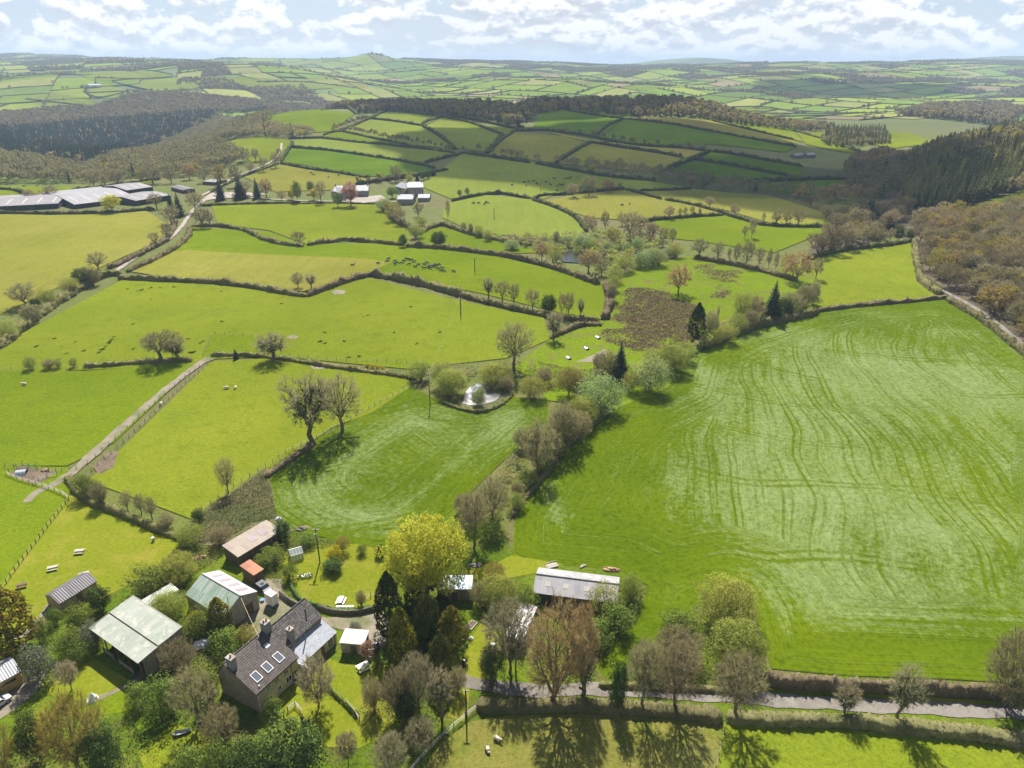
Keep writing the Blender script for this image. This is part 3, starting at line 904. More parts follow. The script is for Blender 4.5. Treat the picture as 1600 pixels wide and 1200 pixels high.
strip('lane', [(315, 306), (345, 290), (365, 278), (395, 266), (420, 255), (437, 240), (440, 224)], 2.6, G['whitelane'], lift=0.15)
sheet('farmyard', [(305, 318), (330, 302), (375, 300), (420, 304), (330, 312)], G['whitelane'], lift=0.13)
sheet('farmyard', [(530, 311), (595, 305), (610, 314), (560, 318)], G['whitelane'], lift=0.13)
strip('lane', [(1437, 420), (1445, 440), (1483, 460), (1540, 493), (1600, 540), (1680, 600)], 2.2, G['lane'], lift=0.2)
sheet('grass_verge', [(1190, 1070), (1300, 1084), (1450, 1098), (1620, 1104), (1620, 1100), (1450, 1090), (1300, 1074), (1190, 1056)], G['lawn'], lift=0.085)
sheet('grassy_bank', [(795, 815), (800, 795), (848, 730), (862, 700), (880, 690), (905, 680), (850, 745), (808, 800)], G['bank'], lift=0.12)
sheet('grassy_bank', [(310, 802), (370, 762), (412, 732), (425, 760), (430, 800), (460, 830), (420, 850), (350, 855), (300, 850), (270, 840)], G['bank'], lift=0.10)

# ponds
WATER, wn, wout = newmat("pond water")
wb = wn.node('ShaderNodeBsdfPrincipled', Base_Color=(0.02, 0.022, 0.02), Roughness=0.1)
wb.inputs['Specular IOR Level'].default_value = 0.8
wp = wn.n.new('ShaderNodeNewGeometry').outputs['Position']
wn.l.new(wn.bump(wn.noise(wp, 1.6, 4.0, 0.6), 0.6, 0.25), wb.inputs['Normal'])
wn.l.new(wb.outputs[0], wout.inputs[0])
sheet('pond_water', [(722, 632), (727, 614), (736, 604), (748, 600), (764, 604), (771, 612), (790, 615), (772, 628), (748, 634)], WATER, lift=0.14)
sheet('pond_water', [(868, 400), (890, 392), (930, 398), (965, 398), (950, 408), (915, 412), (880, 410)], WATER, lift=0.2)
sheet('pond_bank', [(715, 628), (722, 632), (748, 634), (772, 628), (792, 614), (800, 616), (778, 634), (748, 642), (722, 640)], G['bank'], lift=0.16)

# ------------------------------------------------------------------ vegetation: prototypes
class Soup:
 """triangles and quads gathered as arrays"""

 def __init__(s):
  s.V = []
  s.T = []
  s.Q = []
  s.n = 0

 def tris(s, P):                      # (k,3,3)
  P = np.asarray(P, float)
  k = len(P)
  s.V.append(P.reshape(-1, 3))
  s.T.append(s.n + np.arange(3 * k).reshape(-1, 3))
  s.n += 3 * k

 def quads(s, P):                     # (k,4,3)
  P = np.asarray(P, float)
  k = len(P)
  s.V.append(P.reshape(-1, 3))
  s.Q.append(s.n + np.arange(4 * k).reshape(-1, 4))
  s.n += 4 * k

 def tube(s, pts, rr, n=5):
  pts = np.asarray(pts, float)
  T = np.gradient(pts, axis=0)
  T /= np.linalg.norm(T, axis=1)[:, None] + 1e-9
  ref = np.array([1.0, 0.13, 0.07])
  A = np.cross(T, ref)
  A /= np.linalg.norm(A, axis=1)[:, None] + 1e-9
  B = np.cross(T, A)
  an = np.arange(n) * 2 * math.pi / n
  R = pts[:, None] + (A[:, None] * np.cos(an)[None, :, None] + B[:, None] * np.sin(an)[None, :, None]) * np.asarray(rr)[:, None, None]
  k = len(pts)
  s.V.append(R.reshape(-1, 3))
  i = (np.arange(k - 1)[:, None] * n + np.arange(n)[None])
  j = (np.arange(k - 1)[:, None] * n + (np.arange(n)[None] + 1) % n)
  s.Q.append(s.n + np.stack([i, j, j + n, i + n], -1).reshape(-1, 4))
  s.n += k * n

 def mesh(s, name, smooth=False):
  V = np.concatenate(s.V)
  F = []
  if s.T:
   F.append(np.concatenate(s.T))
  if s.Q:
   F.append(np.concatenate(s.Q))
  return mesh_np(name, V, F, smooth=smooth)

def merged(name, parts):
 """one mesh out of several (mesh, material) pairs"""
 VV, TT, QQ, mt, mq, n = [], [], [], [], [], 0
 for mi, sp in enumerate(parts):
  V = np.concatenate(sp.V)
  VV.append(V)
  if sp.T:
   t = np.concatenate(sp.T) + n
   TT.append(t)
   mt.append(np.full(len(t), mi))
  if sp.Q:
   q = np.concatenate(sp.Q) + n
   QQ.append(q)
   mq.append(np.full(len(q), mi))
  n += len(V)
 F = ([np.concatenate(TT)] if TT else []) + ([np.concatenate(QQ)] if QQ else [])
 return mesh_np(name, np.concatenate(VV), F, np.concatenate(mt + mq))

def unit(v):
 return v / (np.linalg.norm(v, axis=-1, keepdims=True) + 1e-9)

def gen_bare(seed, h=12.0, w=10.0, fork=0.22, low=0.2, M=420, twigs=10, tw=0.05, tl=1.0, limbs=7, trunk=0.34, flat=1.0, multi=1, lean=0.0, sides=5):
 """leafless broadleaf: limbs fork towards points spread through the crown, fine twigs at the ends"""
 R = np.random.default_rng(seed)
 tr, tg = Soup(), Soup()
 zc = h * (low + 1) / 2
 hz = h * (1 - low) / 2
 # crown points: mostly near the surface, in uneven lobes
 d = unit(R.normal(size=(M * 3, 3)))
 lob = unit(R.normal(size=(9, 3)))
 g = 0.80 + 0.26 * np.max(np.clip(d @ lob.T, 0, 1) ** 6, axis=1)
 rr = R.uniform(0.2, 1.0, len(d)) ** 0.55 * g
 P = d * rr[:, None] * np.array([w / 2, w / 2, hz]) + np.array([0, 0, zc])
 P = P[P[:, 2] > h * low * 0.8][:M]
 P[:, 0] += lean * P[:, 2]
 for k in range(multi):
  sel = P if multi == 1 else P[(np.arange(len(P)) % multi) == k]
  a0 = R.uniform(0, 6.28)
  base = np.array([0, 0, -0.3]) if multi == 1 else np.array([math.cos(a0), math.sin(a0), 0]) * w * 0.05
  top = base + np.array([R.normal() * 0.014 * h, R.normal() * 0.014 * h, fork * h + 0.3])
  r0 = trunk * (1 if multi == 1 else 0.5)
  mid = (base + top) / 2 + R.normal(size=3) * 0.02 * h
  tr.tube([base, base + (0, 0, 0.5), mid, top], [r0 * 1.5, r0 * 1.05, r0 * 0.95, r0 * 0.85], sides + 2)

  def split(node, r, pts, lev):
   if len(pts) <= 2 or lev >= 5:
    for p in pts:
     m_ = (node + p) / 2 + R.normal(size=3) * 0.05 * np.linalg.norm(p - node)
     tr.tube([node, m_, p], [max(r * 0.8, 0.02), max(r * 0.6, 0.015), 0.012], 3)
     k_ = twigs
     out = unit(p - np.array([0, 0, zc - hz * 0.7]))
     dd = unit(out * 0.9 + R.normal(size=(k_, 3)) * 0.62 + np.array([0, 0, 0.15]))
     st = p + (node - p) * R.uniform(0, 0.7, (k_, 1))
     L = R.uniform(0.5, 1.3, (k_, 1)) * tl
     en = st + dd * L
     sd = unit(np.cross(dd, R.normal(size=(k_, 3)))) * tw * R.uniform(0.6, 1.3, (k_, 1))
     tg.tris(np.stack([st - sd * 0.5, st + sd * 0.5, en], 1))
    return
   kk = limbs if lev == 0 else (4 if lev == 1 else 3)
   kk = min(kk, len(pts))
   V = unit(pts - node)
   cen = V[R.choice(len(pts), kk, replace=False)]
   for _ in range(4):
    lab = np.argmax(V @ cen.T, 1)
    for c in range(kk):
     if (lab == c).any():
      cen[c] = unit(V[lab == c].mean(0))
   for c in range(kk):
    q = pts[lab == c]
    if not len(q):
     continue
    ctr = q.mean(0)
    f = (0.42, 0.45, 0.5, 0.5, 0.5)[lev]
    nx = node + (ctr - node) * f
    nx[2] += 0.03 * h * (1 if lev == 0 else 0.3)
    rn = r * max(0.30, min(0.86, (len(q) / len(pts)) ** 0.42))
    L = np.linalg.norm(nx - node)
    m_ = (node + nx) / 2 + R.normal(size=3) * 0.09 * L + np.array([0, 0, -0.03 * L])
    tr.tube([node, m_, nx], [r if lev else r * 0.75, (r * 0.5 + rn * 0.5) * 0.92, rn], sides if lev < 2 else 3)
    split(nx, rn, q, lev + 1)

  split(top, r0 * 0.85, sel, 0)
 return tr, tg

def leafcards(sp, C, Nn, R, size, aspect=0.6, up=0.0, jitter=0.7):
 """diamond leaves at C facing roughly Nn"""
 k = len(C)
 nn = unit(Nn + R.normal(size=(k, 3)) * jitter)
 a = unit(np.cross(nn, R.normal(size=(k, 3))))
 if up:
  a = unit(a + np.array([0, 0, up]))
 b = unit(np.cross(nn, a))
 s_ = size * R.uniform(0.6, 1.35, (k, 1))
 sp.quads(np.stack([C - a * s_ * 0.5, C + b * s_ * aspect * 0.5, C + a * s_ * 0.5, C - b * s_ * aspect * 0.5], 1))

def gen_leafy(seed, h=10.0, w=10.0, low=0.12, clumps=70, per=70, size=0.34, cl=0.17, fork=0.2, trunk=0.3, dome=1.0, gap=0.0, stems=1, up=0.0, aspect=0.6):
 """broadleaf in leaf, or a bush: leaf clumps through an uneven dome, light and shade between them"""
 R = np.random.default_rng(seed)
 tr, lf = Soup(), Soup()
 zc = h * (low + 1) / 2
 hz = h * (1 - low) / 2
 d = unit(R.normal(size=(clumps * 4, 3)))
 d = d[d[:, 2] > -0.75][:clumps]
 # even the clumps out a little
 for _ in range(6):
  D = d[:, None] - d[None]
  q = (D ** 2).sum(-1) + np.eye(len(d)) * 9
  d = unit(d + 0.02 * (D / q[..., None]).sum(1) / len(d) * 6)
 rr = R.uniform(0.62, 0.92, len(d))
 rr[R.uniform(size=len(d)) < 0.22] *= 0.6
 C = d * rr[:, None] * np.array([w / 2, w / 2, hz]) * (1 + 0.10 * R.normal(size=(len(d), 1))) + np.array([0, 0, zc])
 keep = R.uniform(size=len(C)) > gap
 C, d = C[keep], d[keep]
 for c, n in zip(C, d):
  r = cl * w * R.uniform(0.65, 1.3)
  q = unit(R.normal(size=(per, 3)))
  rad_ = R.uniform(0.35, 1.0, (per, 1)) ** 0.5
  off = q * rad_ * np.array([r, r, r * 0.8])
  leafcards(lf, c + off, q * 0.8 + n * 0.5 + np.array([0, 0, 0.35]), R, size, aspect, up)
 for k in range(stems):
  a0 = R.uniform(0, 6.28)
  b = np.array([math.cos(a0), math.sin(a0), 0]) * (0 if stems == 1 else 0.06 * w) + np.array([0, 0, -0.3])
  t = b + np.array([math.cos(a0) * w * 0.08 * (stems > 1), math.sin(a0) * w * 0.08 * (stems > 1), fork * h + 0.3])
  r0 = trunk / (1 if stems == 1 else 1.6)
  tr.tube([b, (b + t) / 2, t], [r0 * 1.3, r0, r0 * 0.85], 6)
  for j in R.choice(len(C), min(len(C), 16 // stems + 3), replace=False):
   e = t + (C[j] - t) * 0.92
   m_ = (t + e) / 2 + R.normal(size=3) * 0.04 * w
   tr.tube([t, m_, e], [r0 * 0.6, r0 * 0.35, 0.03], 4)
 return tr, lf

def gen_spruce(seed, h=16.0, w=6.0, tiers=13, per=9, low=0.06, full=1.0, sub=2):
 R = np.random.default_rng(seed)
 tr, lf = Soup(), Soup()
 tr.tube([(0, 0, -0.3), (0, 0, h * 0.5), (0, 0, h * 0.98)], [0.018 * h, 0.011 * h, 0.02], 5)
 for t in range(tiers):
  f = t / (tiers - 1)
  z = h * (low + (0.97 - low) * f)
  r = w / 2 * (1 - f) ** 0.85 + 0.12
  if f < 0.12:
   r *= 0.85
  n = max(4, int(per * (0.5 + 0.5 * (1 - f))))
  for k in range(n):
   a = 2 * math.pi * (k + R.uniform(-0.3, 0.3)) / n + t * 0.7
   L = r * R.uniform(0.78, 1.15)
   drop = 0.28 * L
   dx, dy = math.cos(a), math.sin(a)
   wd = L * R.uniform(0.26, 0.38) * full
   p0 = np.array([0, 0, z + 0.05 * h])
   p2 = np.array([dx * L, dy * L, z - drop])
   sdv = np.array([-dy, dx, 0]) * wd
   m_ = (p0 * 0.42 + p2 * 0.58) + np.array([0, 0, 0.05 * L])
   lf.quads([[p0, m_ - sdv + (0, 0, -0.12 * L), p2, m_ + sdv + (0, 0, -0.12 * L)]])
   for _ in range(sub):
    s_ = R.uniform(0.35, 1.0)
    c = p0 * (1 - s_) + p2 * s_ + R.normal(size=3) * 0.08 * L
    dd = unit(np.array([dx, dy, 0.1]) + R.normal(size=3) * 0.5)
    e = c + dd * 0.35 * L
    sv = unit(np.cross(dd, R.normal(size=3))) * 0.10 * L
    lf.tris([[c - sv, c + sv, e]])
 return tr, lf

def gen_column(seed, h=9.0, w=3.6, n=3600, size=0.36, tip=0.5, low=0.03, stem=False):
 """cypress: flame-shaped column of upswept sprays"""
 R = np.random.default_rng(seed)
 tr, lf = Soup(), Soup()
 tr.tube([(0, 0, -0.3), (0, 0, h * 0.3), (0, 0, h * 0.8)], [0.28, 0.2, 0.06], 6)
 f = R.uniform(0, 1, n) ** 0.85
 a = R.uniform(0, 2 * math.pi, n)
 prof = np.minimum(1, (f / 0.22) ** 0.6) * np.clip(1 - ((f - 0.3) / 0.72).clip(0, None) ** (1.6 + tip), 0.03, 1)
 lobes = 1 + 0.13 * np.sin(a * 3 + f * 9 + R.uniform(0, 6)) + 0.10 * np.sin(a * 7 - f * 23) + 0.07 * np.sin(f * 40 + a * 2)
 r = w / 2 * prof * lobes * R.uniform(0.62, 1.04, n) ** 0.5
 z = h * (low + (1 - low) * f)
 C = np.stack([r * np.cos(a), r * np.sin(a), z], 1)
 Nn = np.stack([np.cos(a), np.sin(a), 0.45 + 0 * a], 1)
 leafcards(lf, C, Nn, R, size, 0.55, up=0.9, jitter=0.55)
 return tr, lf

def ivy(sp, tr, R, n, h0, h1, spread=0.35, size=0.3):
 """ivy leaves wrapped round the lower wood"""
 V = np.concatenate(tr.V)
 rad_ = np.hypot(V[:, 0], V[:, 1])
 V = V[(V[:, 2] > h0) & (V[:, 2] < h1) & (rad_ < 2.2)]
 C = V[R.integers(0, len(V), n)] + R.normal(size=(n, 3)) * np.array([spread, spread, 0.3])
 leafcards(sp, C, R.normal(size=(n, 3)), R, size, 0.8)

# materials of plants
BARK = foliage("bark", [(0.12, 0.10, 0.062), (0.18, 0.152, 0.10), (0.245, 0.21, 0.145)], 1.2, 0.0, 0.3)
M_ = {
 'twig': foliage("brown twigs", [(0.240, 0.212, 0.096), (0.325, 0.290, 0.136), (0.415, 0.375, 0.19)], 0.3, 0.38, 0.4),
 'twig_grey': foliage("grey twigs", [(0.265, 0.232, 0.125), (0.355, 0.316, 0.18), (0.45, 0.405, 0.25)], 0.3, 0.38, 0.35),
 'twig_far': foliage("grey brown twigs", [(0.200, 0.165, 0.080), (0.28, 0.238, 0.118), (0.38, 0.328, 0.172)], 0.3, 0.35, 0.45),
 'bud': foliage("budding twigs", [(0.240, 0.192, 0.045), (0.328, 0.275, 0.058), (0.432, 0.360, 0.088)], 0.3, 0.35, 0.3),
 'orange': foliage("orange brown buds", [(0.29, 0.20, 0.08), (0.375, 0.27, 0.112), (0.45, 0.335, 0.15)], 0.3, 0.38, 0.25),
 'copper': foliage("copper leaves", [(0.32, 0.18, 0.12), (0.40, 0.235, 0.16), (0.47, 0.30, 0.21)], 0.3, 0.35, 0.2),
 'ivy': foliage("ivy leaves", [(0.027, 0.054, 0.015), (0.053, 0.093, 0.024), (0.090, 0.132, 0.038)], 0.5, 0.1, 0.3),
 'willow': foliage("pale willow leaves", [(0.208, 0.260, 0.081), (0.305, 0.370, 0.137), (0.429, 0.494, 0.221)], 0.25, 0.4, 0.25),
 'sallow': foliage("olive sallow leaves", [(0.215, 0.235, 0.044), (0.305, 0.33, 0.066), (0.40, 0.43, 0.11)], 0.25, 0.45, 0.3),
 'lime': foliage("fresh yellow green leaves", [(0.33, 0.305, 0.028), (0.445, 0.41, 0.042), (0.555, 0.51, 0.08)], 0.22, 0.5, 0.15),
 'gold': foliage("golden cypress sprays", [(0.045, 0.052, 0.014), (0.17, 0.155, 0.02), (0.50, 0.42, 0.045)], 0.45, 0.22, 0.15),
 'cypress': foliage("dark cypress sprays", [(0.028, 0.042, 0.014), (0.048, 0.064, 0.018), (0.081, 0.098, 0.025)], 0.4, 0.12, 0.3),
 'olive': foliage("olive cypress sprays", [(0.068, 0.078, 0.018), (0.112, 0.120, 0.024), (0.188, 0.180, 0.033)], 0.4, 0.15, 0.25),
 'ever': foliage("dark evergreen leaves", [(0.045, 0.072, 0.019), (0.087, 0.128, 0.030), (0.150, 0.195, 0.045)], 0.4, 0.2, 0.3),
 'green': foliage("shrub leaves", [(0.099, 0.136, 0.022), (0.168, 0.216, 0.038), (0.256, 0.304, 0.064)], 0.35, 0.3, 0.3),
 'grey': foliage("grey green leaves", [(0.128, 0.138, 0.078), (0.188, 0.203, 0.123), (0.270, 0.285, 0.188)], 0.35, 0.25, 0.2),
 'yellow': foliage("yellow blossom", [(0.25, 0.20, 0.01), (0.40, 0.32, 0.012), (0.52, 0.43, 0.02)], 0.4, 0.35, 0.1),
 'spruce': foliage("spruce needles", [(0.042, 0.062, 0.034), (0.068, 0.095, 0.048), (0.11, 0.14, 0.065)], 0.3, 0.2, 0.4),
 'larch': foliage("fresh larch needles", [(0.225, 0.225, 0.042), (0.315, 0.307, 0.066), (0.405, 0.390, 0.105)], 0.3, 0.3, 0.25),
 'spruce_warm': foliage("sunlit plantation needles", [(0.085, 0.10, 0.040), (0.165, 0.175, 0.064), (0.32, 0.31, 0.11)], 0.3, 0.45, 0.45),
 'bramble': foliage("bramble and scrub leaves", [(0.096, 0.109, 0.032), (0.168, 0.168, 0.058), (0.264, 0.240, 0.106)], 0.35, 0.3, 0.0, 0.12),
 'hedge': foliage("hedge twigs and leaves", [(0.095, 0.095, 0.036), (0.165, 0.155, 0.064), (0.26, 0.232, 0.115)], 0.5, 0.3, 0.25, 0.10),
 'hedge_far': foliage("far hedge leaves", [(0.054, 0.063, 0.027), (0.087, 0.096, 0.039), (0.135, 0.135, 0.057)], 0.5, 0.2, 0.25, 0.03),
 'hedge_brown': foliage("cut hedge twigs", [(0.095, 0.078, 0.042), (0.145, 0.120, 0.066), (0.21, 0.178, 0.105)], 0.5, 0.2, 0.25, 0.10),
 'rush': foliage("rush tufts", [(0.125, 0.085, 0.048), (0.23, 0.165, 0.098), (0.39, 0.305, 0.19)], 0.8, 0.2, 0.0, 0.3),
 'gorse': foliage("gorse bloom", [(0.16, 0.14, 0.012), (0.36, 0.26, 0.012), (0.13, 0.12, 0.02)], 0.9, 0.2, 0.1, 0.3),
 'tuft': foliage("dark grass tufts", [(0.035, 0.055, 0.008), (0.055, 0.085, 0.010), (0.080, 0.115, 0.014)], 0.8, 0.2, 0.2, 0.3),
}

PROTO = {}

def proto(key, name, cat, trunk, crown, crown_mat, nom, trunk_mat=None, extra=None, crown_name='crown'):
 """store a plant: separate trunk / crown meshes for near use and one merged mesh for small copies"""
 parts = [trunk, crown] + ([extra] if extra is not None else [])
 mats = [trunk_mat or BARK, crown_mat] + ([M_['ivy']] if extra is not None else [])
 mm = merged(name, parts)
 for m in mats:
  mm.materials.append(m)
 sub = []
 for nm, sp, mt in zip(('trunk', crown_name, 'ivy'), parts, mats):
  me = sp.mesh(nm)
  me.materials.append(mt)
  sub.append((nm, me))
 PROTO.setdefault(key, []).append(dict(name=name, cat=cat, merged=mm, sub=sub, nom=nom))

RG = np.random.default_rng(3)
for s in range(4):
 a, b = gen_bare(10 + s, 12, (9.5, 11, 10, 8.5)[s], (0.22, 0.18, 0.26, 0.3)[s], (0.2, 0.14, 0.24, 0.3)[s], M=430, twigs=11, tw=0.055, tl=1.0)
 proto('bare', 'bare_tree', 'tree', a, b, M_['twig'], (12, (9.5, 11, 10, 8.5)[s]))
for s in range(3):
 a, b = gen_bare(30 + s, 12, (9, 10, 8)[s], 0.26, 0.22, M=300, twigs=10, tw=0.055, tl=1.0, trunk=0.4)
 x = Soup()
 ivy(x, a, RG, 1500, 0.2, 8.2, 0.22, 0.30)
 proto('ivy', 'ivy_clad_tree', 'tree', a, b, M_['twig_grey'], (12, (9, 10, 8)[s]), extra=x)
for s in range(3):
 a, b = gen_bare(40 + s, 8, 8.0, 0.16, 0.12, M=520, twigs=13, tw=0.05, tl=0.75, trunk=0.2, limbs=8)
 proto('apple', 'garden_tree', 'tree', a, b, M_['twig_grey'], (8, 8.0))
for s in range(2):
 a, b = gen_bare(45 + s, 8, 9.0, 0.05, 0.05, M=560, twigs=13, tw=0.055, tl=0.75, trunk=0.22, limbs=9, multi=4)
 proto('thicket', 'bare_shrub', 'shrub', a, b, M_['twig'], (8, 9.0))
for s in range(2):
 a, b = gen_bare(50 + s, 20, 11.0, 0.12, 0.10, M=760, twigs=14, tw=0.055, tl=1.1, trunk=0.42, limbs=9)
 proto('orange', 'orange_budded_tree', 'tree', a, b, M_['orange'], (20, 11.0))
for s in range(2):
 a, b = gen_bare(55 + s, 12, 11.0, 0.12, 0.08, M=620, twigs=15, tw=0.06, tl=0.9, trunk=0.3, limbs=9, multi=2)
 proto('bud', 'budding_willow', 'tree', a, b, M_['bud'], (12, 11.0))
for s in range(3):
 a, b = gen_bare(60 + s, 12, (10, 11, 9)[s], 0.2, 0.15, M=150, twigs=9, tw=0.15, tl=1.5, trunk=0.32, sides=3)
 proto('farbare', 'bare_tree', 'tree', a, b, M_['twig_far'], (12, (10, 11, 9)[s]))
for s in range(3):
 a, b = gen_bare(160 + s, 12, (11, 12, 11)[s], 0.2, 0.2, M=300, twigs=12, tw=0.085, tl=1.2, trunk=0.3, sides=3)
 proto('woodtree', 'woodland_tree', 'tree', a, b, M_['twig_far'], (12, (11, 12, 11)[s]))
for s in range(2):
 a, b = gen_bare(65 + s, 12, 10, 0.2, 0.15, M=150, twigs=9, tw=0.16, tl=1.5, trunk=0.32, sides=3)
 proto('farbud', 'budding_tree', 'tree', a, b, M_['bud'], (12, 10))
a, b = gen_bare(68, 12, 7, 0.2, 0.15, M=150, twigs=12, tw=0.2, tl=1.4, trunk=0.3, sides=3)
proto('copper', 'copper_leaved_tree', 'tree', a, b, M_['copper'], (12, 7))
a, b = gen_bare(69, 12, 10, 0.2, 0.15, M=150, twigs=11, tw=0.17, tl=1.5, trunk=0.32, sides=3)
proto('faroak', 'russet_tree', 'tree', a, b, M_['orange'], (12, 10))
for s in range(3):
 a, b = gen_leafy(70 + s, 7, 9, 0.03, 80, 75, 0.30, 0.15, 0.1, 0.25, stems=4)
 proto('willow', 'willow_bush', 'shrub', a, b, M_['willow'], (7, 9))
 a, b = gen_leafy(80 + s, 7, 9, 0.03, 85, 75, 0.26, 0.145, 0.1, 0.25, stems=4, gap=0.05)
 proto('sallow', 'sallow_bush', 'shrub', a, b, M_['sallow'], (7, 9))
 a, b = gen_leafy(180 + s, 8, 11, 0.02, 130, 130, 0.26, 0.125, 0.1, 0.25, stems=4)
 proto('mound', 'sallow_mound', 'shrub', a, b, M_['sallow'], (8, 11))
 a, b = gen_leafy(90 + s, 4, 5, 0.02, 46, 70, 0.22, 0.17, 0.1, 0.12, stems=4, gap=0.08)
 proto('shrub', 'green_shrub', 'shrub', a, b, M_['green'], (4, 5))
a, b = gen_leafy(100, 15, 16, 0.10, 190, 120, 0.38, 0.092, 0.16, 0.5)
proto('lime', 'spring_leaved_tree', 'tree', a, b, M_['lime'], (15, 16))
a, b = gen_leafy(101, 8, 8, 0.03, 80, 100, 0.30, 0.15, 0.1, 0.3, stems=2)
proto('ever', 'evergreen_shrub', 'shrub', a, b, M_['ever'], (8, 8))
a, b = gen_leafy(102, 8, 6, 0.03, 80, 100, 0.28, 0.15, 0.1, 0.3, stems=2, up=0.4)
proto('ever', 'evergreen_shrub', 'shrub', a, b, M_['ever'], (8, 6))
a, b = gen_leafy(103, 5, 5.5, 0.03, 60, 80, 0.22, 0.16, 0.1, 0.2, stems=2)
proto('grey', 'grey_leaved_tree', 'tree', a, b, M_['grey'], (5, 5.5))
a, b = gen_leafy(104, 3, 3, 0.03, 40, 60, 0.16, 0.18, 0.1, 0.1, stems=3)
proto('yellow', 'yellow_flowering_shrub', 'shrub', a, b, M_['yellow'], (3, 3))
a, b = gen_leafy(105, 9, 8, 0.12, 60, 60, 0.42, 0.16, 0.2, 0.25)
proto('limefar', 'spring_leaved_tree', 'tree', a, b, M_['lime'], (9, 8))
a, b = gen_leafy(106, 9, 8, 0.10, 60, 60, 0.40, 0.16, 0.2, 0.25)
proto('greenfar', 'green_tree', 'tree', a, b, M_['green'], (9, 8))
for s in range(2):
 a, b = gen_column(110 + s, 9, 4.0, 4200, 0.34, 0.6)
 proto('gold', 'golden_cypress', 'tree', a, b, M_['gold'], (9, 4.0))
 a, b = gen_column(115 + s, 9, 4.2, 4600, 0.34, 0.5)
 proto('cypress', 'dark_cypress', 'tree', a, b, M_['cypress'], (9, 4.2))
 a, b = gen_column(118 + s, 9, 5.4, 4600, 0.34, 1.2)
 proto('olive', 'olive_cypress', 'tree', a, b, M_['olive'], (9, 5.4))
 a, b = gen_spruce(120 + s, 15, 6.5, 18, 13, 0.05, 0.8, 5)
 proto('fir', 'dark_fir', 'tree', a, b, M_['spruce'], (15, 6.5), crown_name='needles')
 a, b = gen_spruce(125 + s, 16, 5.0, 12, 8, 0.12, 1.0, 2)
 proto('spruce', 'plantation_spruce', 'tree', a, b, M_['spruce_warm'], (16, 5.0), crown_name='needles')
 a, b = gen_spruce(128 + s, 16, 5.0, 12, 8, 0.10, 1.0, 2)
 proto('larch', 'plantation_larch', 'tree', a, b, M_['larch'], (16, 5.0), crown_name='needles')

PR = random.Random(11)
NPLANT = [0]

def plant(key, p, h, w, label, group=None, split=True, rz=None, which=None):
 pr = PROTO[key][PR.randrange(len(PROTO[key])) if which is None else which % len(PROTO[key])]
 hh, ww = pr['nom']
 sc = (w / ww * PR.uniform(0.96, 1.04), w / ww * PR.uniform(0.96, 1.04), h / hh)
 rz = PR.uniform(0, 6.28) if rz is None else rz
 NPLANT[0] += 1
 if split:
  o = empty(pr['name'], p, rz)
  o.scale = sc
  for nm, me in pr['sub']:
   link(nm, me, (), o)
 else:
  o = link(pr['name'], pr['merged'])
  o.location = p
  o.rotation_euler = (0, 0, rz)
  o.scale = sc
 return tag(o, label, pr['cat'], group)

def plant_px(key, px, base, top, wpx, label, group=None, split=None, which=None, hmin=0.5):
 p = ground(px, base)
 h = max(hmin, height_to(p, top))
 w = wpx / px_per_m(p)
 return plant(key, p, h, w, label, group, split if split is not None else p[1] < 420, which=which)

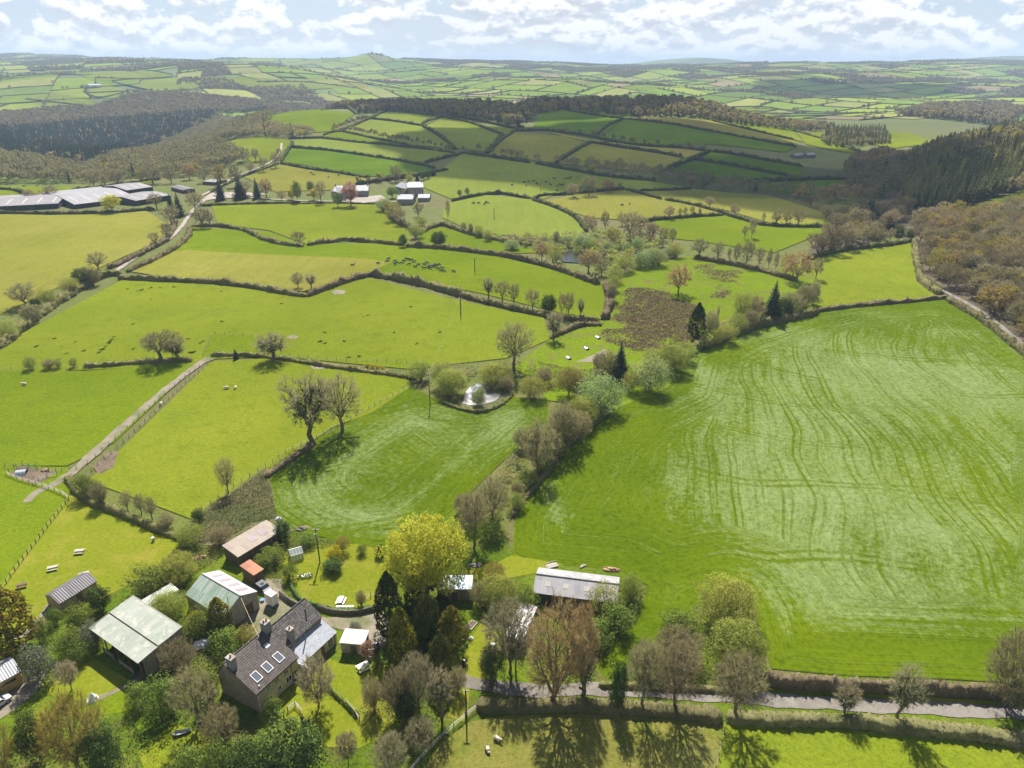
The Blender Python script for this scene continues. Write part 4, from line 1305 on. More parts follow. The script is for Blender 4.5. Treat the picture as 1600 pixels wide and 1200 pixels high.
# ------------------------------------------------------------------ trees and bushes, one by one
# (kind, foot x, foot y, top y, width in picture px, what it looks like, group)
TREES = [
 # middle distance, single trees
 ('sallow', 868, 690, 652, 44, "fresh olive bush filling the hedge belt below the pond", None),
 ('mound', 905, 668, 626, 52, "rounded olive bush on the hedge belt under the broad pale willow", None),
 ('sallow', 845, 735, 705, 36, "olive bush on the stream bank in the middle of the hedge belt", None),
 ('shrub', 826, 760, 735, 34, "low green bush lower down the hedge belt", None),
 ('sallow', 806, 795, 770, 30, "last small olive bush at the bottom of the hedge belt", None),
 ('ivy', 490, 695, 576, 100, "tall bare tree with dark ivy up its trunk beside the streaked middle field", None),
 ('bare', 535, 672, 580, 78, "bare spreading tree right of the tall ivy clad one by the post fence", None),
 ('bare', 357, 770, 712, 36, "small thin bare tree at the pasture corner above the bramble bank", None),
 ('ivy', 427, 563, 519, 62, "low broad-crowned oak on the hedge line in front of the trodden patch", None),
 ('bare', 255, 565, 517, 72, "wide brown oak on the hedge beside the top of the fenced track", None),
 ('ivy', 276, 564, 525, 46, "narrower ivy dark oak touching the wide oak beside the fenced track", None),
 ('bare', 803, 578, 500, 72, "large round brown oak standing behind the pond", None),
 ('ivy', 865, 531, 484, 36, "dark stemmed tree at the pasture edge above the huts in the marsh", None),
 ('faroak', 1060, 459, 412, 44, "lone russet oak on the green of the marsh", None),
 ('bare', 466, 450, 424, 24, "left one of two small bare trees in the hedge below the straw coloured strip", None),
 ('ivy', 487, 452, 425, 24, "right one of two small trees in the hedge, thick with ivy", None),
 ('ivy', 763, 468, 430, 22, "first tree from the left in the row along the sloping hedge, dark with ivy", 'trees along the sloping hedge'),
 ('farbare', 785, 472, 436, 30, "broad bare tree, second from the left in the sloping hedge row", 'trees along the sloping hedge'),
 ('farbare', 803, 478, 440, 22, "slim bare tree, third from the left in the sloping hedge row", 'trees along the sloping hedge'),
 ('farbare', 832, 484, 449, 30, "pale bare tree before the dark bush in the sloping hedge row", 'trees along the sloping hedge'),
 ('ever', 857, 490, 460, 24, "dark evergreen bush in the sloping hedge row", None),
 ('farbare', 877, 494, 454, 18, "slender tree right of the dark evergreen bush in the hedge row", 'trees along the sloping hedge'),
 ('farbare', 888, 497, 453, 22, "forked tree near the right end of the sloping hedge row", 'trees along the sloping hedge'),
 ('ivy', 907, 498, 463, 14, "thin dark ivy column at the right end of the sloping hedge row", 'trees along the sloping hedge'),
 ('farbare', 467, 381, 360, 28, "small round bare tree on the curving hedge below the far farmhouses", None),
 ('bare', 38, 478, 441, 54, "fan-shaped bare tree in the lane hedge at the left edge of the photo", None),
 ('farbare', 153, 421, 393, 36, "bare tree where the lane hedge meets the pasture hedge", None),
 ('farbare', 243, 384, 361, 20, "small lone bare tree in the dry field beside the lane", None),
 # round the pond and along the stream
 ('sallow', 655, 594, 563, 40, "dull green bush left of the pond on the pasture hedge", None),
 ('sallow', 693, 604, 566, 40, "upper olive bush of the pair left of the pond", None),
 ('mound', 706, 616, 578, 50, "lower olive bush hanging over the left shore of the pond", None),
 ('mound', 775, 600, 568, 56, "dark olive bush on the far shore of the pond", None),
 ('willow', 749, 634, 605, 26, "small pale willow growing out of the pond's near shore", None),
 ('thicket', 792, 612, 586, 30, "brownish twiggy bush at the right shore of the pond", None),
 ('sallow', 832, 622, 590, 50, "rounded olive bush right of the pond by the meadow edge", None),
 ('bud', 887, 617, 572, 46, "rounded yellow green budding tree between pond and pale willows", None),
 ('willow', 938, 642, 587, 76, "broad bright pale green willow at the edge of the mown ley", None),
 ('willow', 1016, 611, 559, 66, "pale green willow beyond the broad one at the edge of the ley", None),
 ('sallow', 986, 612, 580, 34, "small dull bush squeezed between the two pale willows", None),
 ('mound', 1048, 580, 540, 62, "olive willow bush farther up the ley's edge behind the pale ones", None),
 ('fir', 968, 592, 532, 34, "dark open-topped fir beside the stream", None),
 ('thicket', 950, 592, 548, 42, "brown twiggy trees left of the dark fir", None),
 ('thicket', 880, 700, 622, 66, "brown twiggy tree clump on the stream bank below the pale willow", None),
 ('thicket', 905, 690, 640, 46, "low brown bushes on the ley's edge right of the twiggy clump", None),
 ('bare', 838, 742, 655, 64, "bare many-branched tree on the stream bank in mid picture", None),
 ('bare', 862, 722, 668, 46, "reddish bare tree behind the many-branched one on the bank", None),
 ('thicket', 815, 700, 665, 34, "thin shrubs on the meadow side of the stream bank", None),
 ('thicket', 852, 728, 690, 40, "low twiggy thicket on the stream bank below the many-branched tree", None),
 ('thicket', 890, 668, 630, 50, "brown bushes just below the yellow green budding tree", None),
 ('sallow', 916, 660, 622, 44, "olive bush at the foot of the broad pale willow", None),
 ('thicket', 836, 702, 668, 40, "grey brown thicket at the meadow's right side", None),
 ('shrub', 872, 705, 684, 26, "small green bramble bush on the ley's edge", None),
 ('thicket', 808, 775, 752, 24, "small brown bush low on the stream bank", None),
 ('thicket', 900, 605, 580, 40, "brown scrub behind the yellow green budding tree", None),
 ('thicket', 850, 600, 575, 34, "brown scrub between pond bushes and marsh huts", None),
 ('bare', 742, 850, 762, 62, "bare tree with ivy shadowed trunk right of the yellow green maple", None),
 ('bare', 770, 815, 740, 54, "bare grey tree behind the maple on the field corner", None),
 ('thicket', 735, 820, 782, 42, "brown bushes at the foot of the grey trees near the maple", None),
 ('shrub', 765, 842, 812, 40, "green thicket at the field corner right of the maple", None),
 ('thicket', 722, 800, 770, 34, "grey twiggy scrub on the left of the bare trees by the maple", None),
 # garden and farmstead
 ('lime', 668, 936, 811, 142, "great domed yellow green maple in fresh leaf", None),
 ('cypress', 612, 1000, 893, 44, "tall near black cypress in front of the maple", None),
 ('gold', 630, 1036, 949, 42, "tall golden cypress nearest the gravel drive", None),
 ('olive', 671, 1003, 930, 46, "rounded olive cypress behind the cluster by the drive", None),
 ('gold', 707, 1016, 947, 42, "golden-tipped cypress with a bare stem right of the cluster", None),
 ('cypress', 679, 1032, 974, 30, "small dark pointed cypress in the middle of the cluster", None),
 ('olive', 690, 1058, 992, 40, "olive cypress at the front of the cluster", None),
 ('cypress', 650, 965, 900, 34, "dark green conifer under the maple's near side", None),
 ('cypress', 692, 968, 925, 30, "dark conifer beside the tin-roofed hut", None),
 ('orange', 868, 1104, 930, 112, "huge orange brown budding tree by the lane", None),
 ('orange', 906, 1075, 928, 56, "slimmer orange brown tree behind the huge one", None),
 ('apple', 797, 1052, 934, 92, "grey spreading tree over the rusty white roof", None),
 ('ivy', 806, 1052, 965, 34, "ivy smothered stem under the grey spreading tree", None),
 ('ever', 770, 1062, 1010, 42, "dark clipped bush between the vegetable plot and the lane", None),
 ('thicket', 762, 1042, 1008, 28, "small brown shrub on the lawn by the vegetable plot", None),
 ('ivy', 912, 1092, 1010, 42, "ivy green tree right of the huge orange one by the lane", 'trees on the lane hedge'),
 ('ever', 962, 1110, 1030, 30, "dark holly shaped like a flame on the lane hedge", None),
 ('bare', 1003, 1110, 998, 74, "left one of the bare oaks on the lane hedge beside the holly", 'trees on the lane hedge'),
 ('bare', 1052, 1108, 996, 80, "bare oak in the middle of the lane hedge row", 'trees on the lane hedge'),
 ('bare', 1146, 1122, 1020, 92, "wide bare oak at the fence between brown paddock and green meadow", 'trees on the lane hedge'),
 ('ivy', 1318, 1118, 1068, 46, "small ivy tree on the lane hedge in the green meadow's middle", 'trees on the lane hedge'),
 ('ivy', 1404, 1128, 1032, 66, "two-stemmed ivy clad tree on the lane hedge at right", 'trees on the lane hedge'),
 ('thicket', 1572, 1105, 970, 112, "dense rounded bare tree by the lane at the right edge", None),
 ('mound', 1134, 972, 908, 96, "upper big sallow mound in the notch of the mown ley", None),
 ('mound', 1148, 1035, 974, 90, "lower big sallow mound in the notch of the mown ley", None),
 ('thicket', 1060, 1035, 985, 90, "brown bramble thicket left of the sallow mounds", None),
 ('thicket', 1010, 1050, 1000, 60, "twiggy thicket beside the green tongue of the ley", None),
 ('shrub', 1060, 985, 958, 60, "low green bramble mound above the brown thicket", None),
 ('sallow', 985, 935, 900, 42, "yellowish bush at the right end of the long grey barn", None),
 ('sallow', 945, 958, 915, 60, "pale sallow in front of the long grey barn", None),
 ('shrub', 965, 985, 945, 60, "green bushes below the barn's right end", None),
 ('shrub', 930, 1005, 968, 56, "tangled green bushes between barn and lane tree", None),
 ('mound', 780, 945, 905, 66, "yellow green sallow between the hut and the long barn", None),
 ('thicket', 752, 945, 910, 46, "brown bush right of the tin-roofed hut", None),
 ('shrub', 822, 955, 920, 40, "dark green bush left of the long barn", None),
 ('bud', 773, 905, 878, 40, "small budding tree on the grass above the hut", None),
 # bottom left gardens
 ('gold', 22, 1016, 918, 76, "massive gold-topped dark conifer at the left edge", None),
 ('apple', 113, 1078, 1030, 38, "small rounded bare tree on the left lawn", None),
 ('grey', 63, 1064, 1012, 54, "grey green rounded tree by the yellow hut", None),
 ('yellow', 45, 1068, 1050, 16, "little yellow bush beside the yellow hut", None),
 ('bud', 128, 1205, 1084, 112, "big fan-shaped yellow willow in the bottom left garden", None),
 ('ever', 168, 1215, 1138, 62, "dark bay bush at the foot of the yellow willow", None),
 ('ever', 62, 1190, 1115, 44, "dark bush left of the yellow willow", None),
 ('bud', 12, 1215, 1132, 60, "brownish yellow bush in the bottom left corner", None),
 ('bare', 312, 1132, 1040, 74, "bare many-stemmed tree left of the farmhouse gable", None),
 ('shrub', 262, 1112, 1060, 66, "rounded green bush left of the bare tree by the farmhouse", None),
 ('shrub', 220, 1100, 1068, 44, "green bush by the garden path's lower side", None),
 ('thicket', 285, 1050, 1000, 66, "brown twiggy bush below the corner of the big green-roofed barn", None),
 ('thicket', 350, 1160, 1100, 74, "reddish brown shrub thicket in front of the gable", None),
 ('apple', 498, 1104, 1028, 64, "grey apple tree in the lawn right of the farmhouse", None),
 ('shrub', 430, 1116, 1090, 30, "green bush under the farmhouse front corner", None),
 ('shrub', 330, 1095, 1050, 40, "dark bush at the foot of the gable wall", None),
 ('gold', 347, 986, 934, 38, "bright gold conifer at the corner of the farmyard", None),
 ('shrub', 322, 992, 950, 46, "green bush left of the bright gold conifer", None),
 ('yellow', 306, 975, 955, 20, "yellow flowering bush between the barns", None),
 ('shrub', 300, 998, 965, 44, "green bramble by the white tarpaulin", None),
 ('shrub', 355, 1015, 985, 56, "green hedge bush behind the farmhouse", None),
 ('bud', 385, 1003, 980, 40, "yellowish hedge bush behind the farmhouse", None),
 ('mound', 265, 965, 930, 60, "olive brambles between the two green-roofed barns", None),
 ('shrub', 232, 925, 885, 62, "dark green hedge bushes above the big green-roofed barn", None),
 ('mound', 280, 905, 868, 60, "olive bushes right of the hedge above the big barn", None),
 ('ever', 158, 955, 918, 34, "dark shrub at the right end of the timber hut", None),
 ('shrub', 128, 985, 945, 44, "shrub on the slope below the timber hut", None),
 ('grey', 148, 1010, 975, 40, "grey green flowering shrub left of the big barn", None),
 ('shrub', 110, 1020, 985, 46, "low rhododendron mound on the left lawn's upper edge", None),
 ('shrub', 128, 1030, 1003, 40, "yellow green mound beside the big barn's shadow", None),
 ('green' if False else 'shrub', 88, 975, 950, 24, "small bush by the timber hut's path", None),
 ('shrub', 68, 1000, 968, 34, "dark bush beside the massive gold-topped conifer", None),
 ('ever', 460, 1230, 1132, 100, "large dark laurel in the bottom middle garden", None),
 ('ever', 395, 1230, 1160, 70, "dark laurel at the bottom left of the large one", None),
 ('shrub', 300, 1225, 1168, 60, "green bush at the bottom edge below the trough", None),
 ('shrub', 350, 1215, 1160, 50, "green bush between trough and laurels", None),
 ('apple', 545, 1195, 1140, 40, "small lichen grey tree at the bottom of the lawn", None),
 ('apple', 612, 1212, 1150, 66, "silvery lichen-covered tree near the paddock fence", None),
 ('apple', 660, 1175, 1122, 60, "twisted grey tree by the paddock fence", None),
 ('thicket', 585, 1108, 1055, 40, "dense brown bush on the right of the lawn", None),
 ('thicket', 622, 1120, 1045, 60, "tangled grey brown thicket below the golden cypress", None),
 ('apple', 655, 1110, 1020, 66, "tall tangled bare tree below the cypress cluster", None),
 ('ever', 640, 1130, 1080, 40, "dark holly in the thicket by the lawn", None),
 ('ivy', 690, 1120, 1040, 46, "dark ivy tree in the corner above the paddock fence", None),
 ('thicket', 715, 1080, 1040, 40, "brown thicket at the bend of the lane", None),
 ('yellow', 525, 877, 853, 24, "golden flowering bush on the round lawn", None),
 ('bud', 536, 862, 838, 28, "budding bush behind the golden one on the round lawn", None),
 ('ever', 520, 893, 876, 34, "dark flower-bed shrub on the round lawn", None),
 ('shrub', 566, 866, 850, 18, "small green shrub on the round lawn's far edge", None),
 ('ever', 595, 868, 850, 20, "dark clipped bush beside the maple on the round lawn's edge", None),
 ('thicket', 565, 947, 921, 20, "upright grey bush on the round lawn's near edge", None),
 ('grey', 555, 988, 972, 20, "grey green bush behind the flat-roofed shed", None),
 ('ever', 443, 845, 812, 24, "dark evergreen at the end of the long brown shed", None),
 ('ever', 312, 818, 795, 20, "dark round bush on the bramble bank", None),
 ('shrub', 408, 890, 870, 30, "green bush above the rusty red roof", None),
 ('shrub', 428, 880, 855, 44, "dark green hedge left of the greenhouse", None),
 ('shrub', 455, 905, 880, 26, "bush on the round lawn's left edge", None),
 ('thicket', 345, 850, 822, 44, "brown scrub behind the long shed's left end", None),
 ('sallow', 300, 850, 818, 50, "olive bush at the corner of the picnic lawn", None),
 ('shrub', 480, 852, 835, 34, "scrub between the long shed and the round lawn", None),
 ('shrub', 590, 1040, 1022, 16, "rose bush on the lawn near the white table", None),
 ('copper', 577, 1037, 1000, 26, "pink flowering shrub against the flat-roofed shed", None),
 # hedge row by the pig pens
 ('shrub', 135, 776, 742, 40, "green leafed bush first in the hedge row beside the track gate", None),
 ('thicket', 160, 790, 748, 30, "pinkish brown bush second in the hedge row by the gate", None),
 ('bare', 200, 798, 765, 22, "left sapling of three in the picnic lawn hedge", None),
 ('bare', 221, 804, 770, 22, "middle sapling of three in the picnic lawn hedge", None),
 ('bare', 238, 812, 775, 24, "right sapling of three in the picnic lawn hedge", None),
 ('thicket', 262, 825, 800, 34, "brown bush at the right end of the picnic lawn hedge", None),
 # bushes on the left pasture hedge
 ('sallow', 49, 577, 556, 22, "largest round bush on the left pasture fence", None),
 ('thicket', 78, 576, 560, 24, "twiggy bush right of the round one on the pasture fence", None),
 ('sallow', 92, 575, 558, 14, "small upright bush third along the pasture fence", None),
 ('sallow', 116, 574, 558, 14, "small round bush fourth along the pasture fence", None),
 ('fir', 369, 561, 544, 11, "small dark conifer on the hedge by the track", None),
 # left lane hedge
 ('ever', 130, 446, 418, 30, "dark bush in the lane hedge left of the pasture corner", None),
 ('sallow', 110, 458, 432, 34, "olive bush in the lane hedge between the bare trees", None),
 ('thicket', 145, 445, 415, 36, "twiggy bush beneath the hedge-corner tree", None),
 ('sallow', 75, 478, 450, 34, "rounded bush in the lane hedge right of the fan-shaped tree", None),
 ('thicket', 50, 502, 472, 40, "brown bush below the fan-shaped tree", None),
 ('sallow', 12, 530, 500, 34, "grey green bush of the lane hedge at the left edge", None),
 ('ever', 57, 482, 466, 16, "dark little bush under the fan-shaped tree", None),
]
MIDTREES = [
 # round the far barns and lane end
 ('farbare', 50, 316, 296, 26), ('farbare', 82, 312, 287, 30), ('farbare', 148, 295, 266, 24), ('farbare', 185, 293, 263, 30), ('farbare', 165, 293, 270, 16),
 ('limefar', 176, 332, 304, 30), ('farbare', 240, 287, 258, 40), ('farbud', 222, 288, 262, 20), ('farbare', 268, 286, 262, 28), ('faroak', 297, 280, 255, 24),
 ('farbare', 245, 326, 300, 30), ('farbare', 268, 350, 318, 36), ('farbare', 262, 372, 345, 22), ('fir', 281, 338, 298, 18), ('fir', 268, 330, 300, 14), ('farbare', 306, 332, 296, 34),
 ('farbare', 316, 356, 323, 28), ('farbare', 329, 356, 324, 16), ('farbud', 344, 292, 254, 28), ('farbare', 369, 291, 256, 24), ('farbare', 320, 285, 260, 26), ('fir', 345, 312, 276, 18), ('fir', 376, 310, 276, 26), ('fir', 402, 309, 276, 15),
 ('farbare', 384, 305, 280, 24), ('faroak', 416, 308, 279, 26), ('farbare', 400, 252, 231, 16), ('farbare', 412, 268, 243, 18), ('farbare', 431, 262, 236, 20), ('farbare', 437, 246, 230, 14), ('farbare', 392, 270, 252, 20),
 # round the far farmhouses
 ('farbare', 502, 317, 279, 22), ('copper', 548, 322, 283, 28), ('limefar', 456, 312, 295, 14), ('limefar', 491, 312, 295, 15), ('greenfar', 465, 316, 280, 15), ('greenfar', 486, 302, 281, 12), ('greenfar', 528, 324, 300, 16), ('farbare', 440, 314, 297, 18),
 ('greenfar', 613, 309, 290, 18), ('farbare', 618, 283, 256, 22), ('farbud', 632, 305, 296, 12), ('willow', 600, 330, 308, 28), ('farbud', 615, 345, 312, 34), ('farbare', 625, 352, 322, 26), ('farbare', 654, 338, 316, 20), ('sallow', 652, 372, 350, 30), ('sallow', 658, 352, 338, 24),
 ('ever', 685, 385, 361, 24), ('ever', 630, 386, 365, 14), ('fir', 652, 282, 270, 8), ('fir', 677, 275, 262, 10), ('ever', 660, 281, 268, 10), ('ever', 668, 279, 266, 10), ('sallow', 640, 284, 272, 14), ('farbare', 700, 345, 308, 10),
 ('thicket', 725, 362, 346, 12), ('thicket', 736, 366, 347, 10), ('sallow', 748, 370, 350, 16), ('sallow', 762, 376, 357, 18), ('farbare', 870, 384, 358, 14), ('greenfar', 718, 308, 295, 8), ('greenfar', 730, 306, 292, 8),
 # hedgerow trees in the middle fields
 ('farbare', 895, 309, 284, 24), ('farbare', 920, 306, 272, 32), ('faroak', 949, 300, 279, 30), ('farbare', 968, 297, 284, 12), ('limefar', 924, 272, 257, 12), ('farbare', 1108, 325, 306, 18), ('farbare', 1147, 337, 318, 20),
 ('farbare', 1212, 352, 326, 20), ('farbare', 1228, 352, 327, 18), ('farbare', 1247, 352, 324, 32), ('farbare', 1192, 348, 330, 8), ('farbare', 1163, 374, 350, 12), ('farbare', 1174, 372, 338, 16), ('farbare', 1045, 342, 320, 22), ('farbare', 1062, 341, 323, 9), ('farbare', 1070, 340, 322, 9), ('farbare', 1081, 338, 320, 10), ('ivy', 1093, 337, 323, 7),
 ('farbare', 1092, 402, 371, 32), ('farbare', 1121, 408, 375, 22), ('farbare', 1150, 412, 378, 18), ('farbare', 1166, 416, 372, 32), ('farbare', 1186, 418, 384, 14), ('farbare', 1200, 421, 386, 10), ('farbare', 1211, 424, 390, 10), ('farbare', 1138, 410, 384, 8), ('farbud', 1228, 432, 392, 28), ('faroak', 1243, 440, 394, 54), ('farbare', 1275, 436, 402, 22),
 # stream and second pond
 ('willow', 885, 385, 368, 26), ('willow', 911, 392, 364, 34), ('sallow', 928, 395, 374, 20), ('willow', 950, 397, 375, 24), ('willow', 979, 395, 377, 14), ('willow', 996, 394, 369, 18), ('faroak', 920, 426, 389, 42), ('farbare', 940, 430, 400, 26), ('faroak', 846, 408, 378, 24), ('sallow', 866, 410, 384, 32), ('willow', 800, 390, 374, 30), ('willow', 874, 392, 380, 16),
 ('sallow', 975, 425, 396, 36), ('willow', 1005, 418, 392, 36), ('willow', 1025, 415, 386, 36), ('sallow', 1055, 402, 380, 30), ('willow', 1045, 402, 384, 24), ('sallow', 960, 442, 413, 28), ('thicket', 955, 470, 440, 22), ('sallow', 958, 455, 430, 22),
 ('farbare', 945, 360, 327, 18), ('farbare', 925, 365, 335, 26), ('farbare', 985, 375, 328, 42), ('farbare', 1000, 370, 335, 26), ('farbud', 957, 385, 351, 28), ('farbare', 1015, 380, 345, 28), ('farbare', 1035, 384, 352, 22), ('farbare', 1050, 380, 355, 18), ('farbare', 972, 352, 330, 22), ('farbare', 1020, 372, 348, 20), ('farbare', 990, 385, 355, 18), ('ivy', 868, 382, 360, 11), ('farbare', 918, 352, 335, 20),
 # marsh and the ley's far edge
 ('fir', 1205, 500, 437, 38), ('cypress', 1087, 532, 473, 26), ('thicket', 1110, 530, 480, 30), ('ivy', 1119, 515, 470, 6), ('sallow', 1150, 520, 490, 36), ('sallow', 1135, 535, 505, 36), ('thicket', 1170, 515, 480, 30), ('sallow', 1160, 500, 455, 40), ('thicket', 1235, 490, 455, 46), ('thicket', 1255, 480, 440, 36), ('ever', 1225, 495, 465, 24), ('sallow', 1070, 565, 535, 36), ('thicket', 1100, 545, 525, 26), ('sallow', 1115, 540, 515, 26), ('farbare', 1180, 505, 460, 30), ('thicket', 1270, 475, 435, 22), ('sallow', 1020, 570, 545, 40), ('thicket', 935, 580, 548, 26), ('sallow', 900, 590, 575, 26),
 # valley bottom
 ('farbare', 1300, 395, 350, 40), ('farbare', 1275, 400, 362, 40), ('farbare', 1320, 388, 345, 36), ('farbare', 1335, 360, 322, 40), ('farbare', 1310, 365, 330, 36), ('farbare', 1348, 385, 350, 14), ('farbare', 1362, 383, 352, 16), ('farbare', 1375, 380, 355, 18), ('farbare', 1390, 378, 355, 14), ('ever', 1403, 376, 352, 16), ('ever', 1420, 375, 356, 18), ('fir', 1358, 345, 305, 18), ('fir', 1368, 346, 328, 12), ('farbare', 1345, 345, 318, 26), ('farbare', 1290, 345, 320, 22),
 ('farbare', 1266, 322, 304, 26), ('farbare', 1240, 316, 300, 14), ('farbare', 1130, 300, 280, 20), ('faroak', 1080, 292, 276, 22), ('farbare', 1100, 294, 278, 24), ('fir', 1180, 298, 284, 10),
]
SPEC = {'bare': 'brown bare tree', 'farbare': 'bare brown tree', 'farbud': 'yellowish budding tree', 'faroak': 'russet brown tree', 'limefar': 'fresh yellow green tree', 'greenfar': 'light green tree', 'fir': 'dark fir', 'cypress': 'dark narrow conifer', 'copper': 'salmon pink tree',
  'willow': 'pale green willow', 'sallow': 'olive bush', 'ever': 'dark evergreen', 'thicket': 'brown twiggy bush', 'ivy': 'ivy-covered tree'}
WHERE = [((0, 255, 460, 375), 'beside the lane and the far grey barns'), ((430, 255, 760, 390), 'about the far stone farmhouses'), ((760, 255, 1130, 345), 'on the hedges of the middle fields'), ((840, 340, 1070, 475), 'in the wet hollow round the small far pond'),
   ((1020, 300, 1290, 445), 'in the hedges above the marsh'), ((930, 430, 1290, 600), 'along the marsh and the far edge of the ley'), ((1230, 280, 1440, 420), 'in the valley bottom before the hillside wood'), ((0, 0, 1600, 1200), 'in the middle distance')]
for t in TREES:
 plant_px(*t[:6], group=t[6], split=True)
for key, px, by, ty, wpx in MIDTREES:
 wh = next(w for (x0, y0, x1, y1), w in WHERE if x0 <= px <= x1 and y0 <= by <= y1)
 lab = SPEC[key] + ' ' + wh
 plant_px(key, px, by, ty, wpx, lab, group=lab.replace(' tree ', ' trees ').replace(' bush ', ' bushes '), split=False)

# ------------------------------------------------------------------ hedges, walls, fences
def hedge(path, w, h, label, mat='hedge', group=None, leaf=None, name='hedge', cat='hedge', rough=0.34):
 P = wpath(path)
 dist_ = P[:, 1].mean()
 step = float(np.clip(dist_ * 0.0035, 0.45, 6))
 C = spline(P, step)
 if dist_ < 170:
  rough *= 0.55
 R = np.random.default_rng(int(P[0, 0] * 7 + P[0, 1] * 13) % 99991)
 n = len(C)
 T = np.gradient(C[:, :2], axis=0)
 T /= np.hypot(*T.T)[:, None] + 1e-9
 N2 = np.stack([-T[:, 1], T[:, 0]], 1)
 an = np.array([-0.15, 0.25, 0.65, 1.05, math.pi / 2, math.pi - 1.05, math.pi - 0.65, math.pi - 0.25, math.pi + 0.15])
 ca = np.sign(np.cos(an)) * np.abs(np.cos(an)) ** 0.6
 sa = np.clip(np.sign(np.sin(an)) * np.abs(np.sin(an)) ** 0.6, -0.2, 1)
 s_ = np.arange(n) * step
 ph = R.uniform(0, 6.28, 8)
 hv = 1 + rough * (0.6 * np.sin(s_ / 3.1 + ph[0]) * np.sin(s_ / 7.7 + ph[1]) + 0.5 * np.sin(s_ / 1.7 + ph[2]) * np.sin(s_ / 11 + ph[3]))
 wv = 1 + rough * 0.8 * (np.sin(s_ / 4.3 + ph[4]) * np.sin(s_ / 9.1 + ph[5]))
 end = np.clip(np.minimum(np.arange(n), np.arange(n)[::-1]) * step / (0.6 * h) + 0.25, 0, 1) ** 0.5
 J = 1 + R.normal(size=(n, len(an))) * rough * 0.7
 off = (w / 2) * ca[None] * wv[:, None] * J * end[:, None]
 up = h * sa[None] * hv[:, None] * J * end[:, None]
 xy = C[:, None, :2] + N2[:, None] * off[..., None]
 z = C[:, 2][:, None] + up
 o = C[n // 2]
 V = np.concatenate([xy, z[..., None]], -1) - o
 k = len(an)
 i = np.arange(n - 1)[:, None] * k + np.arange(k - 1)[None]
 Fq = np.stack([i, i + k, i + k + 1, i + 1], -1).reshape(-1, 4)
 sp = Soup()
 sp.V.append(V.reshape(-1, 3) * np.array([1, 1, 1]))
 sp.Q.append(Fq)
 sp.n = n * k
 L = s_[-1] if n > 1 else 1
 dens = leaf if leaf is not None else (90 if dist_ < 170 else (30 if dist_ < 300 else (11 if dist_ < 560 else (2.2 if dist_ < 1200 else 0))))
 m = int(L * dens * (w + h) / 3.6)
 if m:
  a = R.integers(0, n, m)
  b = R.integers(1, k - 1, m)
  c = V[a, b] + R.normal(size=(m, 3)) * np.array([0.20, 0.20, 0.26]) * (1 + dist_ / 400)
  nr = c - (C[a] - o)
  leafcards(sp, c, nr, R, float(np.clip(dist_ * 0.0021, 0.22, 1.5)), 0.5, jitter=0.9)
 me = sp.mesh(name)
 ob = link(name, me, [M_[mat]])
 ob.location = o
 return tag(ob, label, cat, group)

